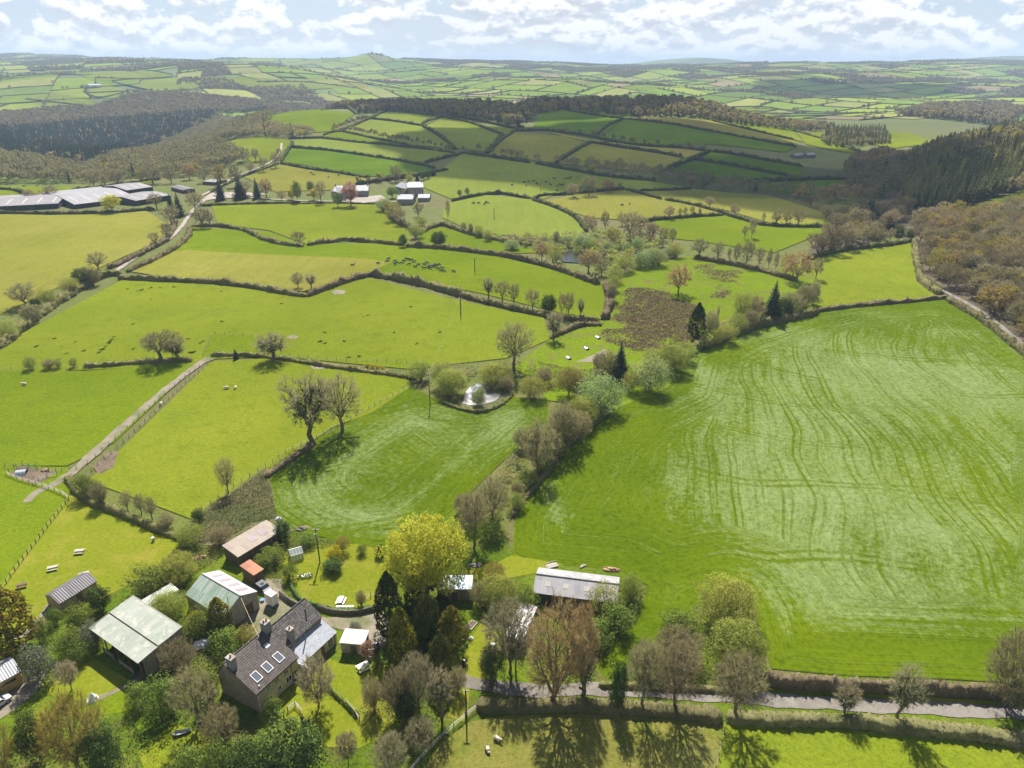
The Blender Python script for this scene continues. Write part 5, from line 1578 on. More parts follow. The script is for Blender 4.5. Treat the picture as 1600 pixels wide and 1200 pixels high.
HG = 'dark hedges dividing the small fields on the far hill'
HEDGES = [
 # near
 ([(1190, 1068), (1260, 1074), (1350, 1079), (1450, 1083), (1560, 1090), (1700, 1098)], 1.7, 2.3, "clipped brown hedge between the big mown ley and the lane verge", 'hedge_brown'),
 ([(745, 1104), (800, 1108), (900, 1106), (1000, 1112), (1060, 1116), (1128, 1124)], 2.2, 1.6, "leafy hedge between the lane and the brown sheep paddock", 'hedge'),
 ([(1135, 1124), (1200, 1128), (1300, 1130), (1400, 1138), (1500, 1148), (1620, 1164), (1740, 1182)], 2.3, 1.6, "hedge between the lane and the bright green bottom meadow", 'hedge'),
 ([(935, 1072), (1000, 1074), (1080, 1078), (1180, 1084)], 1.2, 0.9, "low bramble bank along the lane's far verge under the oaks", 'bramble'),
 ([(800, 808), (815, 788), (850, 745), (872, 718)], 1.0, 0.9, "narrow brown bank edging the mown ley beside the stream", 'hedge_brown'),
 ([(870, 715), (890, 692), (912, 672), (950, 645)], 2.0, 2.2, "dark hedge on the ley's edge below the willows", 'hedge'),
 ([(105, 748), (135, 782), (180, 800), (230, 822), (290, 846)], 1.6, 1.2, "hedge bank at the top of the picnic lawn", 'bramble'),
 ([(450, 905), (462, 930), (480, 945), (530, 956), (590, 952), (606, 940)], 0.7, 0.9, "mossy curved garden wall bank of the round lawn", 'ivy'),
 ([(500, 1060), (520, 1082), (545, 1104), (560, 1120)], 0.8, 1.0, "scruffy garden hedge right of the apple tree", 'green'),
 # middle ground
 ([(0, 545), (40, 512), (90, 475), (130, 450), (165, 432), (190, 430)], 3.2, 2.6, "overgrown hedge bank from the left edge up to the pasture corner", 'bramble'),
 ([(170, 420), (200, 408), (230, 392), (262, 374), (276, 346)], 2.4, 2.0, "brown hedge on the dry field's side of the lane", 'hedge_brown'),
 ([(200, 425), (240, 408), (275, 388), (292, 374), (298, 358)], 2.6, 2.0, "curving hedge on the bright field's side of the lane", 'hedge'),
 ([(186, 436), (230, 438), (300, 441), (380, 447), (440, 458), (478, 464)], 2.6, 2.1, "long thick hedge above the large pasture, left length", 'hedge'),
 ([(480, 464), (500, 456), (530, 445), (560, 435), (582, 430)], 2.8, 2.3, "brownish hedge rising to the corner above the large pasture", 'hedge_brown'),
 ([(582, 430), (620, 437), (670, 448), (720, 462)], 3.0, 2.8, "bushy hedge running down from the corner above the large pasture", 'hedge'),
 ([(722, 463), (770, 476), (820, 487), (870, 497), (935, 503)], 2.4, 1.6, "sloping hedge under the row of bare trees", 'hedge'),
 ([(300, 354), (345, 354), (385, 362), (410, 374), (440, 382), (474, 386)], 2.6, 1.9, "winding hedge below the lane end", 'hedge'),
 ([(480, 384), (520, 378), (545, 376), (590, 380), (630, 384)], 2.6, 2.0, "straight clipped hedge right of the small round tree", 'hedge'),
 ([(635, 386), (690, 389), (750, 396), (820, 407), (880, 425), (935, 445)], 2.8, 2.4, "bushy hedge along the top of the bright strip to the hollow", 'hedge'),
 ([(945, 448), (952, 465), (950, 485), (945, 500)], 3.0, 2.6, "brown hedge across the end of the bright strip", 'hedge_brown'),
 ([(-60, 336), (0, 334), (100, 335), (180, 333), (240, 328)], 2.6, 1.9, "dark hedge in front of the long grey barns", 'hedge_far'),
 ([(310, 322), (340, 321), (400, 319), (470, 318)], 2.4, 1.7, "roadside hedge under the three firs", 'hedge_far'),
 ([(470, 319), (520, 318), (560, 319), (604, 319)], 1.6, 1.0, "low hedge in front of the far farmhouses", 'hedge_far'),
 ([(600, 322), (612, 342), (636, 356), (652, 364)], 3.0, 3.0, "overgrown hedge running down from the far farmhouses", 'hedge'),
 ([(655, 366), (690, 352), (730, 365), (790, 378), (850, 384)], 2.8, 2.3, "hedge under the pale oval field", 'hedge'),
 ([(706, 315), (740, 307), (782, 303), (828, 311)], 2.6, 2.0, "hedge along the top of the pale oval field", 'hedge_far'),
 ([(832, 313), (858, 321), (885, 332), (905, 346), (916, 362)], 2.6, 2.0, "hedge curving down the right side of the pale oval field", 'hedge_far'),
 ([(834, 311), (850, 306), (885, 304)], 2.6, 2.0, "short hedge left of the three hedgerow trees", 'hedge_far'),
 ([(886, 304), (920, 301), (950, 297), (976, 296)], 2.8, 2.2, "hedge beneath the three hedgerow trees", 'hedge_far'),
 ([(978, 297), (1005, 304), (1034, 312)], 2.4, 2.0, "hedge sloping right of the three hedgerow trees", 'hedge_far'),
 ([(1040, 313), (1075, 319), (1110, 328), (1135, 335)], 2.4, 2.0, "hedge sloping on down to the lone roundish trees", 'hedge_far'),
 ([(998, 299), (1040, 298), (1080, 296)], 2.4, 2.0, "short dark hedge above the right straw coloured field", 'hedge_far'),
 ([(1000, 347), (1040, 343), (1090, 339), (1130, 337)], 2.6, 2.0, "hedge with bare trees above the bright field by the hollow", 'hedge_far'),
 ([(1136, 337), (1165, 345), (1190, 352), (1240, 355), (1300, 356)], 2.6, 2.0, "hedge with broad trees below the right straw coloured field", 'hedge_far'),
 ([(1085, 404), (1130, 412), (1180, 422), (1225, 434), (1245, 440)], 2.8, 2.0, "hedge line under the row of trees above the marsh", 'hedge'),
 ([(1255, 408), (1300, 396), (1350, 388), (1430, 377)], 2.6, 2.0, "hedge along the top of the bright field before the wood", 'hedge_far'),
 ([(1272, 488), (1320, 481), (1380, 475), (1440, 470), (1478, 466)], 2.0, 1.5, "hedge bank along the far end of the big mown ley", 'hedge_brown'),
 ([(1428, 378), (1432, 410), (1440, 440), (1470, 462)], 3.0, 2.6, "scrubby wood edge beside the bright field", 'hedge'),
 ([(1480, 470), (1520, 492), (1570, 530), (1640, 585)], 2.4, 2.0, "hedge between the big ley and the hillside lane", 'hedge'),
 ([(1065, 560), (1090, 545), (1130, 530), (1180, 512), (1240, 498), (1275, 490)], 3.0, 2.4, "bushy edge between marsh and the big mown ley", 'hedge'),
 ([(330, 556), (400, 557), (470, 566), (540, 577), (600, 585), (650, 592)], 1.8, 1.1, "low bank hedge below the large pasture, right of the track", 'bramble'),
 ([(132, 574), (180, 571), (230, 567), (300, 565)], 1.8, 1.4, "low hedge between meadow and pasture under the wide oak", 'hedge'),
 ([(690, 630), (720, 640), (748, 645), (778, 636), (800, 618)], 1.2, 0.8, "rough bank round the near shore of the pond", 'bramble'),
 ([(860, 530), (880, 520), (905, 510), (940, 508)], 2.4, 1.4, "brown bracken strip below the hedge row's right end", 'hedge_brown'),
 ([(410, 748), (450, 722), (488, 696)], 2.0, 1.0, "brown weedy strip along the pasture fence left of the tall ivy tree", 'hedge_brown'),
 # far hill
 ([(0, 296), (30, 300), (60, 318)], 3.0, 2.4, "dark hedge behind the barns at the left edge", 'hedge_far'),
 ([(110, 298), (160, 292), (215, 285), (250, 280)], 2.6, 1.8, "thin hedge behind the long grey barns", 'hedge_far'),
 ([(330, 300), (350, 290), (380, 276), (420, 262), (436, 256)], 2.2, 1.6, "hedge climbing beside the white farm road", 'hedge_far'),
 ([(438, 256), (480, 264), (530, 271), (578, 279)], 2.6, 2.2, "clipped hedge above the dry field with four cattle", 'hedge_far'),
 ([(555, 289), (600, 282), (650, 275), (700, 266)], 3.0, 2.6, "bushy hedge behind the far farmhouses", 'hedge_far'),
 ([(453, 230), (500, 234), (560, 242), (620, 251), (680, 263)], 2.8, 2.4, "long clipped hedge between pale strip and green strip on the hill", 'hedge_far'),
 ([(440, 252), (450, 236), (458, 224)], 3.0, 3.0, "short hedge at the left end of the hill strips", 'hedge_far'),
 ([(450, 217), (500, 216), (560, 223), (640, 230), (712, 240)], 2.6, 2.2, "hedge above the pale strip on the hill", 'hedge_far'),
 ([(663, 255), (690, 248), (724, 240)], 2.8, 2.4, "short hedge at the right end of the pale strip", 'hedge_far'),
 ([(505, 212), (531, 206), (580, 216), (640, 228)], 2.4, 2.2, HG[:4] + "hedge under the slim bare trees of the hill's upper field", 'hedge_far'),
]
for t in HEDGES:
 hedge(t[0], t[1], t[2], t[3], t[4])
FARH = [
 [(725, 240), (780, 248), (828, 255)], [(836, 256), (900, 268), (970, 279), (1025, 283)], [(577, 186), (615, 190), (657, 197)], [(603, 174), (575, 187), (550, 198), (531, 206)], [(603, 174), (650, 178), (690, 183)],
 [(657, 197), (668, 190), (690, 183)], [(660, 198), (686, 212), (712, 234)], [(690, 183), (740, 194), (785, 211)], [(785, 211), (772, 228), (760, 240)], [(690, 182), (750, 189), (810, 202)],
 [(880, 172), (925, 180), (975, 186)], [(975, 186), (948, 198), (932, 212)], [(975, 186), (1040, 193), (1100, 204), (1165, 216), (1244, 230)], [(803, 205), (850, 204), (900, 210), (937, 216)], [(937, 217), (1000, 228), (1060, 232), (1110, 238)],
 [(924, 223), (896, 238), (868, 256)], [(762, 240), (785, 218), (803, 206)], [(924, 223), (1000, 235), (1067, 247)], [(1110, 237), (1082, 250), (1040, 266)], [(1083, 250), (1150, 261), (1230, 275)],
 [(1112, 238), (1180, 247), (1252, 261)], [(1160, 286), (1240, 282), (1330, 281)], [(1112, 189), (1170, 203), (1242, 220)], [(1245, 206), (1300, 222), (1350, 241)], [(405, 200), (425, 178), (500, 171), (556, 178)],
 [(66, 109), (140, 108), (270, 117)], [(175, 127), (230, 123), (272, 120)], [(175, 128), (240, 143)], [(287, 121), (340, 133)], [(130, 143), (155, 153), (200, 143)], [(40, 155), (100, 162), (158, 169)], [(400, 128), (465, 128), (556, 138)], [(1112, 172), (1170, 176), (1240, 183)], [(1120, 168), (1200, 168), (1260, 178)],
]
for q in FARH:
 hedge(q, 4.0, 3.0, "dark thin hedge dividing small fields on the far hill", 'hedge_far', HG, leaf=1.0)

def scatter(poly, spacing, jitter=0.42, rng=None, world=False, maxn=None):
 R = rng or np.random.default_rng(5)
 P = np.array(poly)[:, :2] if world else wpath(poly)[:, :2]
 xs = np.arange(P[:, 0].min(), P[:, 0].max(), spacing)
 ys = np.arange(P[:, 1].min(), P[:, 1].max(), spacing * 0.87)
 gx, gy = np.meshgrid(xs, ys)
 gx = gx + (np.arange(len(ys)) % 2)[:, None] * spacing / 2
 q = np.stack([gx.ravel(), gy.ravel()], 1)
 q = q + R.uniform(-jitter, jitter, q.shape) * spacing
 q = q[inside(q, P)]
 q = q[np.argsort(q[:, 1])]
 if maxn:
  q = q[:maxn]
 return np.concatenate([q, terrain(q[:, 0], q[:, 1])[:, None]], 1) if len(q) else np.zeros((0, 3))

# ------------------------------------------------------------------ scrub, rushes, ground cover
def cover(name, label, cat, poly, n_per_m2, size, hmax, mat, seed=1, clump=0.0, aspect=0.5, up=0.0, ragged=0.0):
 R = np.random.default_rng(seed)
 P = wpath(poly)[:, :2]
 A = 0.5 * abs(np.dot(P[:, 0], np.roll(P[:, 1], 1)) - np.dot(P[:, 1], np.roll(P[:, 0], 1)))
 n = int(A * n_per_m2 * 2.2)
 q = R.uniform(P.min(0), P.max(0), (max(n, 40) * 2, 2))
 q = q[inside(q, P)][:int(A * n_per_m2)]
 if ragged:
  nz_ = np.sin(q[:, 0] * 0.21 + 2 * np.sin(q[:, 1] * 0.13)) * np.sin(q[:, 1] * 0.27 + 1.5 * np.sin(q[:, 0] * 0.17))
  q = q[edge_dist(q, P) / ragged + nz_ * 0.9 > R.uniform(0.0, 1.0, len(q))]
 z = terrain(q[:, 0], q[:, 1])
 lump = 0.5 + 0.5 * np.sin(q[:, 0] * 0.9 + 1.3 * np.sin(q[:, 1] * 0.6)) * np.sin(q[:, 1] * 1.1 + np.sin(q[:, 0] * 0.7))
 lump = lump ** (1 + clump) * np.clip(edge_dist(q, P) / 1.5, 0.25, 1)
 zz = hmax * (0.15 + 0.85 * lump) * R.uniform(0.3, 1.0, len(q)) ** 0.5
 C = np.stack([q[:, 0], q[:, 1], z + zz], 1)
 sp = Soup()
 leafcards(sp, C, np.array([0, 0, 1.0]) + np.zeros_like(C), R, size, aspect, up, jitter=0.9)
 o = link(name, sp.mesh(name), [M_[mat]])
 return tag(o, label, cat, kind='stuff')

cover('bramble_scrub', "olive brown bramble scrub on the bank above the long brown shed", 'scrub', [(300, 812), (340, 788), (372, 764), (414, 735), (424, 762), (430, 800), (440, 812), (400, 815), (350, 845), (320, 850), (285, 850)], 26, 0.34, 1.5, 'bramble', 1)
cover('bramble_scrub', "bramble scrub between the two green-roofed barns and the picnic lawn", 'scrub', [(205, 925), (235, 895), (285, 850), (345, 858), (350, 870), (300, 900), (290, 935), (235, 955), (215, 940)], 22, 0.34, 1.6, 'bramble', 2)
cover('bramble_scrub', "mixed scrub below the big barn and left of the farmhouse", 'scrub', [(228, 1045), (275, 1000), (300, 985), (345, 1000), (345, 1075), (330, 1100), (280, 1110), (240, 1080)], 20, 0.34, 1.3, 'bramble', 3)
cover('bramble_scrub', "weedy slope right of the long brown shed", 'scrub', [(440, 840), (470, 832), (540, 850), (500, 860), (450, 875), (430, 890), (400, 880), (415, 862)], 18, 0.3, 0.8, 'bramble', 4)
cover('bramble_scrub', "brambles on the bank left of the round lawn", 'scrub', [(415, 900), (432, 886), (450, 905), (462, 930), (480, 948), (462, 950), (440, 925)], 26, 0.26, 0.9, 'green', 5)
cover('bramble_scrub', "dense undergrowth in the bottom left garden", 'scrub', [(0, 1140), (40, 1165), (85, 1130), (205, 1120), (225, 1160), (210, 1230), (0, 1240), (-60, 1200)], 12, 0.3, 1.0, 'bramble', 6)
cover('bramble_scrub', "undergrowth in front of the farmhouse gable and lawn", 'scrub', [(320, 1130), (400, 1110), (420, 1145), (400, 1220), (300, 1230), (330, 1160)], 14, 0.3, 1.0, 'bramble', 7)
cover('bramble_scrub', "undergrowth under the cypress cluster and thickets by the paddock fence", 'scrub', [(560, 1110), (600, 1050), (660, 1030), (712, 1040), (715, 1075), (690, 1130), (640, 1190), (600, 1200)], 14, 0.3, 0.9, 'bramble', 8)
cover('bramble_scrub', "brown and green brambles in the notch between lane and mown ley", 'scrub', [(960, 1060), (1000, 1022), (1060, 985), (1090, 945), (1165, 915), (1195, 1000), (1200, 1060), (1100, 1076), (1000, 1072)], 14, 0.34, 1.2, 'bramble', 9)
cover('bramble_scrub', "tangle of bushes between the long grey barn and the lane", 'scrub', [(880, 960), (960, 945), (1010, 915), (1000, 965), (935, 1040), (900, 1010)], 16, 0.34, 1.1, 'bramble', 10)
cover('bramble_scrub', "weeds and nettles between hut and long barn", 'scrub', [(740, 905), (790, 905), (830, 915), (838, 945), (780, 955), (742, 950)], 16, 0.3, 0.9, 'bramble', 11)
cover('bramble_scrub', "brambles along the stream bank in mid picture", 'scrub', [(795, 812), (845, 735), (862, 700), (885, 690), (870, 720), (806, 806)], 14, 0.34, 1.1, 'bramble', 12)
cover('rush_tufts', "brown and straw coloured rush tufts covering the marsh", 'rushes', [(930, 530), (955, 500), (965, 470), (978, 450), (1015, 450), (1078, 464), (1105, 490), (1100, 535), (1050, 552), (985, 550)], 13.0, 0.62, 0.6, 'rush', 13, aspect=0.6, up=0.4, ragged=9.0)
cover('rush_tufts', "brown rush tufts on the farther part of the marsh", 'rushes', [(1080, 415), (1110, 410), (1163, 426), (1148, 445), (1138, 468), (1108, 466), (1122, 440), (1090, 430)], 6.0, 0.7, 0.5, 'rush', 14, aspect=0.6, up=0.4, ragged=12.0)
cover('rush_tufts', "thin brown rush tufts at the marsh's right-hand end", 'rushes', [(1225, 446), (1265, 438), (1288, 472), (1250, 478)], 5.0, 0.7, 0.5, 'rush', 17, aspect=0.6, up=0.4, ragged=10.0)
cover('scrub_patch', "brown dead bracken and brambles between pond and marsh huts", 'scrub', [(840, 565), (900, 578), (985, 572), (1000, 592), (900, 612), (850, 605)], 8, 0.4, 0.9, 'hedge_brown', 18)
cover('gorse_patch', "orange yellow gorse and bracken on the hillside clearing", 'gorse', [(1500, 330), (1540, 318), (1600, 300), (1680, 292), (1680, 312), (1600, 322), (1540, 340)], 2.2, 0.9, 1.2, 'gorse', 15)

# grass longer than the mown surface around the gardens
cover('long_grass', "tussocky grass in the gardens and field corners", 'grass', [(225, 1110), (330, 1130), (560, 1180), (600, 1250), (200, 1250)], 8, 0.24, 0.35, 'tuft', 16, up=0.6)

# ------------------------------------------------------------------ woods
sheet('woodland_floor', [(1437, 425), (1425, 380), (1400, 365), (1270, 402), (1262, 395), (1300, 345), (1400, 300), (1440, 270), (1540, 240), (1620, 210), (1760, 190), (1900, 300), (1900, 640), (1760, 640), (1600, 538), (1500, 470)], G['wood'], lift=0.15)
RW = np.random.default_rng(21)

def wood_individuals(poly, kinds, spacing, hr, wf, lab, group, maxn=140, hmul=None):
 for p in scatter(poly, spacing, rng=RW, maxn=maxn):
  k = kinds[RW.integers(0, len(kinds))]
  h = RW.uniform(*hr)
  nm = PROTO[k][0]['name'].replace('_', ' ')
  plant(k, p, h, h * wf * RW.uniform(0.85, 1.2), lab[k], group + ' (' + nm + 's)', split=False)

LH = {'farbare': "bare purplish brown tree packed in the wood on the right hillside", 'farbud': "yellowish budding tree in the wood on the right hillside", 'faroak': "russet tree in the wood on the right hillside", 'ivy': "dark ivy clad tree in the wood on the right hillside", 'bare': "large bare brown tree at the foot of the right hillside wood",
  'greenfar': "green tree in the wood on the right hillside"}
LH['woodtree'] = LH['farbare']
FOOT = wpath([(1800, 690), (1680, 606), (1600, 541), (1540, 494), (1483, 462), (1442, 428), (1432, 384), (1415, 352)])[:, :2]
HILL = [tuple(c + np.array([2.2, 0])) for c in FOOT] + [tuple(c + np.array([190.0 if c[1] < 400 else 150, 40.0])) for c in FOOT[::-1]]
_pts = scatter(HILL, 7.4, rng=RW, world=True)
_clear = wpath([(1470, 338), (1530, 318), (1600, 298), (1760, 280), (1760, 318), (1600, 328), (1530, 348)])[:, :2]
_pts = _pts[~inside(_pts[:, :2], _clear)]
_cols = project(_pts[:, 0], _pts[:, 1], _pts[:, 2] + 6)
_vis = _pts[_cols[0] < 1680]
for _p in _vis[:240]:
 _k = ('woodtree', 'woodtree', 'woodtree', 'woodtree', 'woodtree', 'woodtree', 'woodtree', 'woodtree', 'farbud', 'faroak', 'ivy', 'farbud')[RW.integers(0, 12)]
 _h = RW.uniform(8.5, 13)
 plant(_k, _p, _h, _h * RW.uniform(0.9, 1.2), LH[_k], 'trees of the right hillside wood (' + PROTO[_k][0]['name'].replace('_', ' ') + 's)', split=False)
_rest = np.concatenate([_vis[240:], _pts[_cols[0] >= 1680]])
LS = {'spruce': "dark green spruce in the plantation high on the right hillside", 'larch': "fresh yellow green larch in the plantation on the right hillside", 'farbare': "bare tree below the plantation on the right hillside", 'farbud': "budding tree beside the plantation on the right hillside", 'fir': "dark fir in the plantation on the right hillside"}
_pl = scatter([(1418, 325), (1430, 300), (1470, 280), (1540, 250), (1600, 228), (1720, 200), (1760, 300), (1600, 296), (1530, 318), (1460, 335)], 6.2, rng=RW)
_pl = _pl[project(_pl[:, 0], _pl[:, 1], _pl[:, 2] + 9)[0] < 1640]
for _p in _pl[:270]:
 _k = 'larch' if RW.uniform() < 0.1 else 'spruce'
 _h = RW.uniform(14, 19)
 plant(_k, _p, _h, _h * 0.4 * RW.uniform(0.85, 1.2), LS[_k], 'plantation on the right hillside (' + _k + ')', split=False)
_pl = _pl[270:]
LS['larch'] = "yellow green larch on the left edge of the hillside plantation"
wood_individuals([(1405, 312), (1428, 285), (1470, 268), (1475, 275), (1435, 300), (1420, 318)], ['larch', 'larch', 'farbud'], 7.5, (11, 15), 0.5, LS, 'larches at the plantation edge', 40)
wood_individuals([(1300, 345), (1340, 330), (1400, 312), (1420, 330), (1405, 362), (1360, 385), (1310, 392), (1270, 400)], ['farbare'] * 6 + ['farbud', 'fir'], 10, (8, 12), 0.9, {k: v.replace('on the right hillside', 'in the valley bottom').replace('below the plantation', 'at the foot of the hill') for k, v in LS.items()}, 'valley bottom wood', 60)

def far_templates():
 R = np.random.default_rng(77)
 T = {}
 for kind, n, cs in (('broad', 46, 0.34), ('broad2', 46, 0.34), ('round', 30, 0.42), ('fine', 230, 0.115), ('mid', 110, 0.18)):
  d = unit(R.normal(size=(n * 2, 3)))
  d = d[d[:, 2] > -0.35][:n]
  C = d * np.array([0.46, 0.46, 0.42]) * R.uniform(0.72, 1.05, (n, 1)) + np.array([0, 0, 0.56])
  sp = Soup()
  leafcards(sp, C, d + np.array([0, 0, 0.3]), R, cs, 0.75 if cs > 0.2 else 0.5, jitter=0.55 if cs > 0.2 else 0.9)
  T[kind] = np.concatenate(sp.V).reshape(-1, 4, 3)
 q = []
 for t in range(6):
  z = 0.1 + 0.15 * t
  r = 0.5 * (1 - t / 6.3)
  for k in range(6):
   a = k * 1.047 + t * 0.5 + R.uniform(-0.2, 0.2)
   dx, dy = math.cos(a), math.sin(a)
   p0 = np.array([0, 0, z + 0.16])
   p2 = np.array([dx * r, dy * r, z - 0.03])
   sv = np.array([-dy, dx, 0]) * r * 0.42
   mm = p0 * 0.4 + p2 * 0.6
   q.append([p0, mm - sv, p2, mm + sv])
 T['cone'] = np.array(q)
 return T

FT = far_templates()

def mass(name, label, pts, mix, hr, wf, mats, seed=3, cat='wood'):
 """far wood that reads as one mass: one mesh of many small crowns"""
 R = np.random.default_rng(seed)
 sp = [[] for _ in mats]
 ks = list(mix.keys())
 pr = np.array([mix[k][0] for k in ks], float)
 pr /= pr.sum()
 ch = R.choice(len(ks), len(pts), p=pr)
 for i, k in enumerate(ks):
  q = pts[ch == i]
  if not len(q):
   continue
  tpl, mi = FT[mix[k][1]], mix[k][2]
  h = R.uniform(*hr, len(q)) * (mix[k][3] if len(mix[k]) > 3 else 1)
  w = h * (wf if mix[k][1] != 'cone' else 0.36) * R.uniform(0.85, 1.2, len(q))
  a = R.uniform(0, 6.28, len(q))
  ca, sa = np.cos(a), np.sin(a)
  X = tpl[None, ..., 0] * ca[:, None, None] - tpl[None, ..., 1] * sa[:, None, None]
  Y = tpl[None, ..., 0] * sa[:, None, None] + tpl[None, ..., 1] * ca[:, None, None]
  V = np.stack([X * w[:, None, None] + q[:, 0][:, None, None], Y * w[:, None, None] + q[:, 1][:, None, None], tpl[None, ..., 2] * h[:, None, None] + q[:, 2][:, None, None] - 0.4], -1)
  sp[mi].append(V.reshape(-1, 4, 3))
 VV, mi = [], []
 for j, s in enumerate(sp):
  if s:
   v = np.concatenate(s)
   VV.append(v)
   mi.append(np.full(len(v), j))
 V = np.concatenate(VV)
 me = mesh_np(name, V.reshape(-1, 3), [np.arange(len(V) * 4).reshape(-1, 4)], np.concatenate(mi))
 for m in mats:
  me.materials.append(M_[m])
 return tag(link(name, me), label, cat, kind='stuff')

BROWN = {'a': (5, 'broad', 0), 'b': (4, 'broad2', 0), 'c': (1.0, 'round', 1, 0.9), 'd': (0.25, 'cone', 2, 1.2)}
DARK = {'a': (1, 'broad', 0, 0.8), 'b': (9, 'cone', 2, 1.2)}
MIXED = {'a': (4, 'broad', 0), 'b': (1.2, 'broad2', 1), 'c': (4, 'cone', 2, 1.15)}
NEARB = {'a': (7, 'mid', 0), 'c': (1.0, 'mid', 1, 0.9), 'd': (0.4, 'cone', 2, 1.2)}
WM = ['twig_far', 'bud', 'spruce']
WM2 = ['twig_far', 'bud', 'spruce_warm']
WM3 = ['twig_far', 'sallow']
mass('hillside_wood', "upper part of the brown wood on the right hillside", _rest, {'a': (8, 'fine', 0), 'c': (1, 'fine', 1, 0.9)}, (9, 13), 1.05, WM, 41)
mass('hillside_wood', "upper back part of the conifer plantation on the right hillside", _pl, {'a': (9, 'cone', 2, 1.0), 'b': (1, 'mid', 1, 0.7)}, (14, 18), 0.8, WM2, 42)
mass('far_wood', "brown leafless wood on the far side of the left valley", scatter([(-60, 182), (80, 173), (150, 170), (205, 150), (260, 137), (400, 136), (560, 141), (700, 130), (780, 150), (640, 168), (560, 172), (420, 172), (300, 181), (150, 193), (-60, 201)], 11, rng=RW, maxn=5200), BROWN, (11, 16), 0.95, WM, 1)
mass('far_wood', "dark conifer block in the bottom of the left valley", scatter([(-60, 204), (150, 194), (345, 181), (300, 203), (232, 236), (140, 262), (60, 248), (-60, 232)], 8.5, rng=RW, maxn=4500), DARK, (13, 18), 0.9, WM, 2)
mass('far_wood', "brown wood on the near spur above the far barns", scatter([(430, 182), (404, 205), (338, 226), (392, 256), (340, 264), (300, 277), (240, 274), (160, 285), (60, 286), (-60, 288), (-60, 240), (60, 252), (130, 268), (220, 238), (300, 207), (360, 187)], 9.5, rng=RW, maxn=3000), NEARB, (9, 14), 0.98, WM, 3)
mass('far_wood', "brown wood left of the hill's oval field", scatter([(340, 222), (405, 200), (480, 208), (500, 212), (445, 217)], 9, rng=RW), NEARB, (9, 13), 0.95, WM, 4)
CREST = wpath([(556, 180), (603, 175.5), (690, 183), (750, 191), (812, 203), (836, 181), (880, 174), (985, 185), (1110, 190), (1150, 196)])[:, :2]
mass('far_wood', "dark mixed wood along the crest of the far hill", scatter(list(CREST + np.array([0, 12.0])) + [tuple(c + np.array([c[0] * 0.12, 230.0])) for c in CREST[::-1]], 9.5, rng=RW, world=True, maxn=3000), MIXED, (9, 14), 0.9, WM, 5)
mass('far_wood', "rounded wood on the far hill at the right", scatter([(1405, 182), (1450, 163), (1560, 160), (1600, 176), (1570, 197), (1500, 190), (1420, 183)], 9.5, rng=RW, maxn=2000), MIXED, (12, 17), 0.85, WM, 6)
mass('far_wood', "dark conifer clump right of the hill farm", scatter([(1280, 224), (1296, 205), (1380, 205), (1392, 225), (1312, 232)], 8, rng=RW, maxn=700), {'a': (4, 'mid', 0, 0.8), 'b': (6, 'cone', 2, 1.2)}, (10, 14), 0.9, WM2, 7)
mass('far_wood', "brown trees along the brook below the shaded hill", scatter([(780, 240), (860, 257), (900, 252), (1030, 268), (1100, 277), (1160, 288), (1240, 300), (1260, 312), (1180, 304), (1090, 294), (1030, 284), (880, 262), (800, 250)], 11, rng=RW, maxn=600), NEARB, (6, 10), 0.9, WM, 8)
mass('far_wood', "purple brown wood where the valley bends behind the right hillside", scatter([(1250, 315), (1330, 318), (1400, 305), (1440, 262), (1380, 238), (1320, 262), (1325, 305), (1240, 306)], 9.5, rng=RW, maxn=900), NEARB, (8, 13), 0.95, WM, 9)
mass('far_wood', "strip of trees between crest wood and right far fields", scatter([(1110, 186), (1180, 182), (1290, 192), (1310, 205), (1230, 204), (1150, 195)], 9, rng=RW, maxn=500), MIXED, (8, 12), 0.8, WM, 10)
mass('far_wood', "brown trees and conifers on the upper slope behind the hillside plantation", scatter([(1400, 300), (1428, 296), (1470, 275), (1540, 245), (1600, 226), (1760, 195), (1760, 165), (1600, 186), (1500, 213), (1440, 242), (1395, 265)], 8.5, rng=RW, maxn=1500), {'a': (4, 'mid', 0), 'b': (5, 'cone', 2, 1.25), 'c': (1, 'mid', 1)}, (10, 14), 0.95, WM2, 11)
sheet('hillside_clearing', _clear, G['rough'], lift=0.3, world=True)
mass('far_wood', "slim trees along the hill's upper hedges", np.concatenate([spline(wpath(q), s_) for q, s_ in (([(545, 205), (580, 212), (640, 224), (700, 232)], 9), ([(520, 205), (545, 195), (575, 187)], 8), ([(700, 236), (760, 238), (800, 246)], 16), ([(860, 206), (930, 214), (1000, 226), (1100, 236)], 22), ([(560, 288), (640, 278)], 9))]), {'a': (4, 'broad', 0), 'b': (1, 'round', 1)}, (5, 9), 0.8, WM, 12)

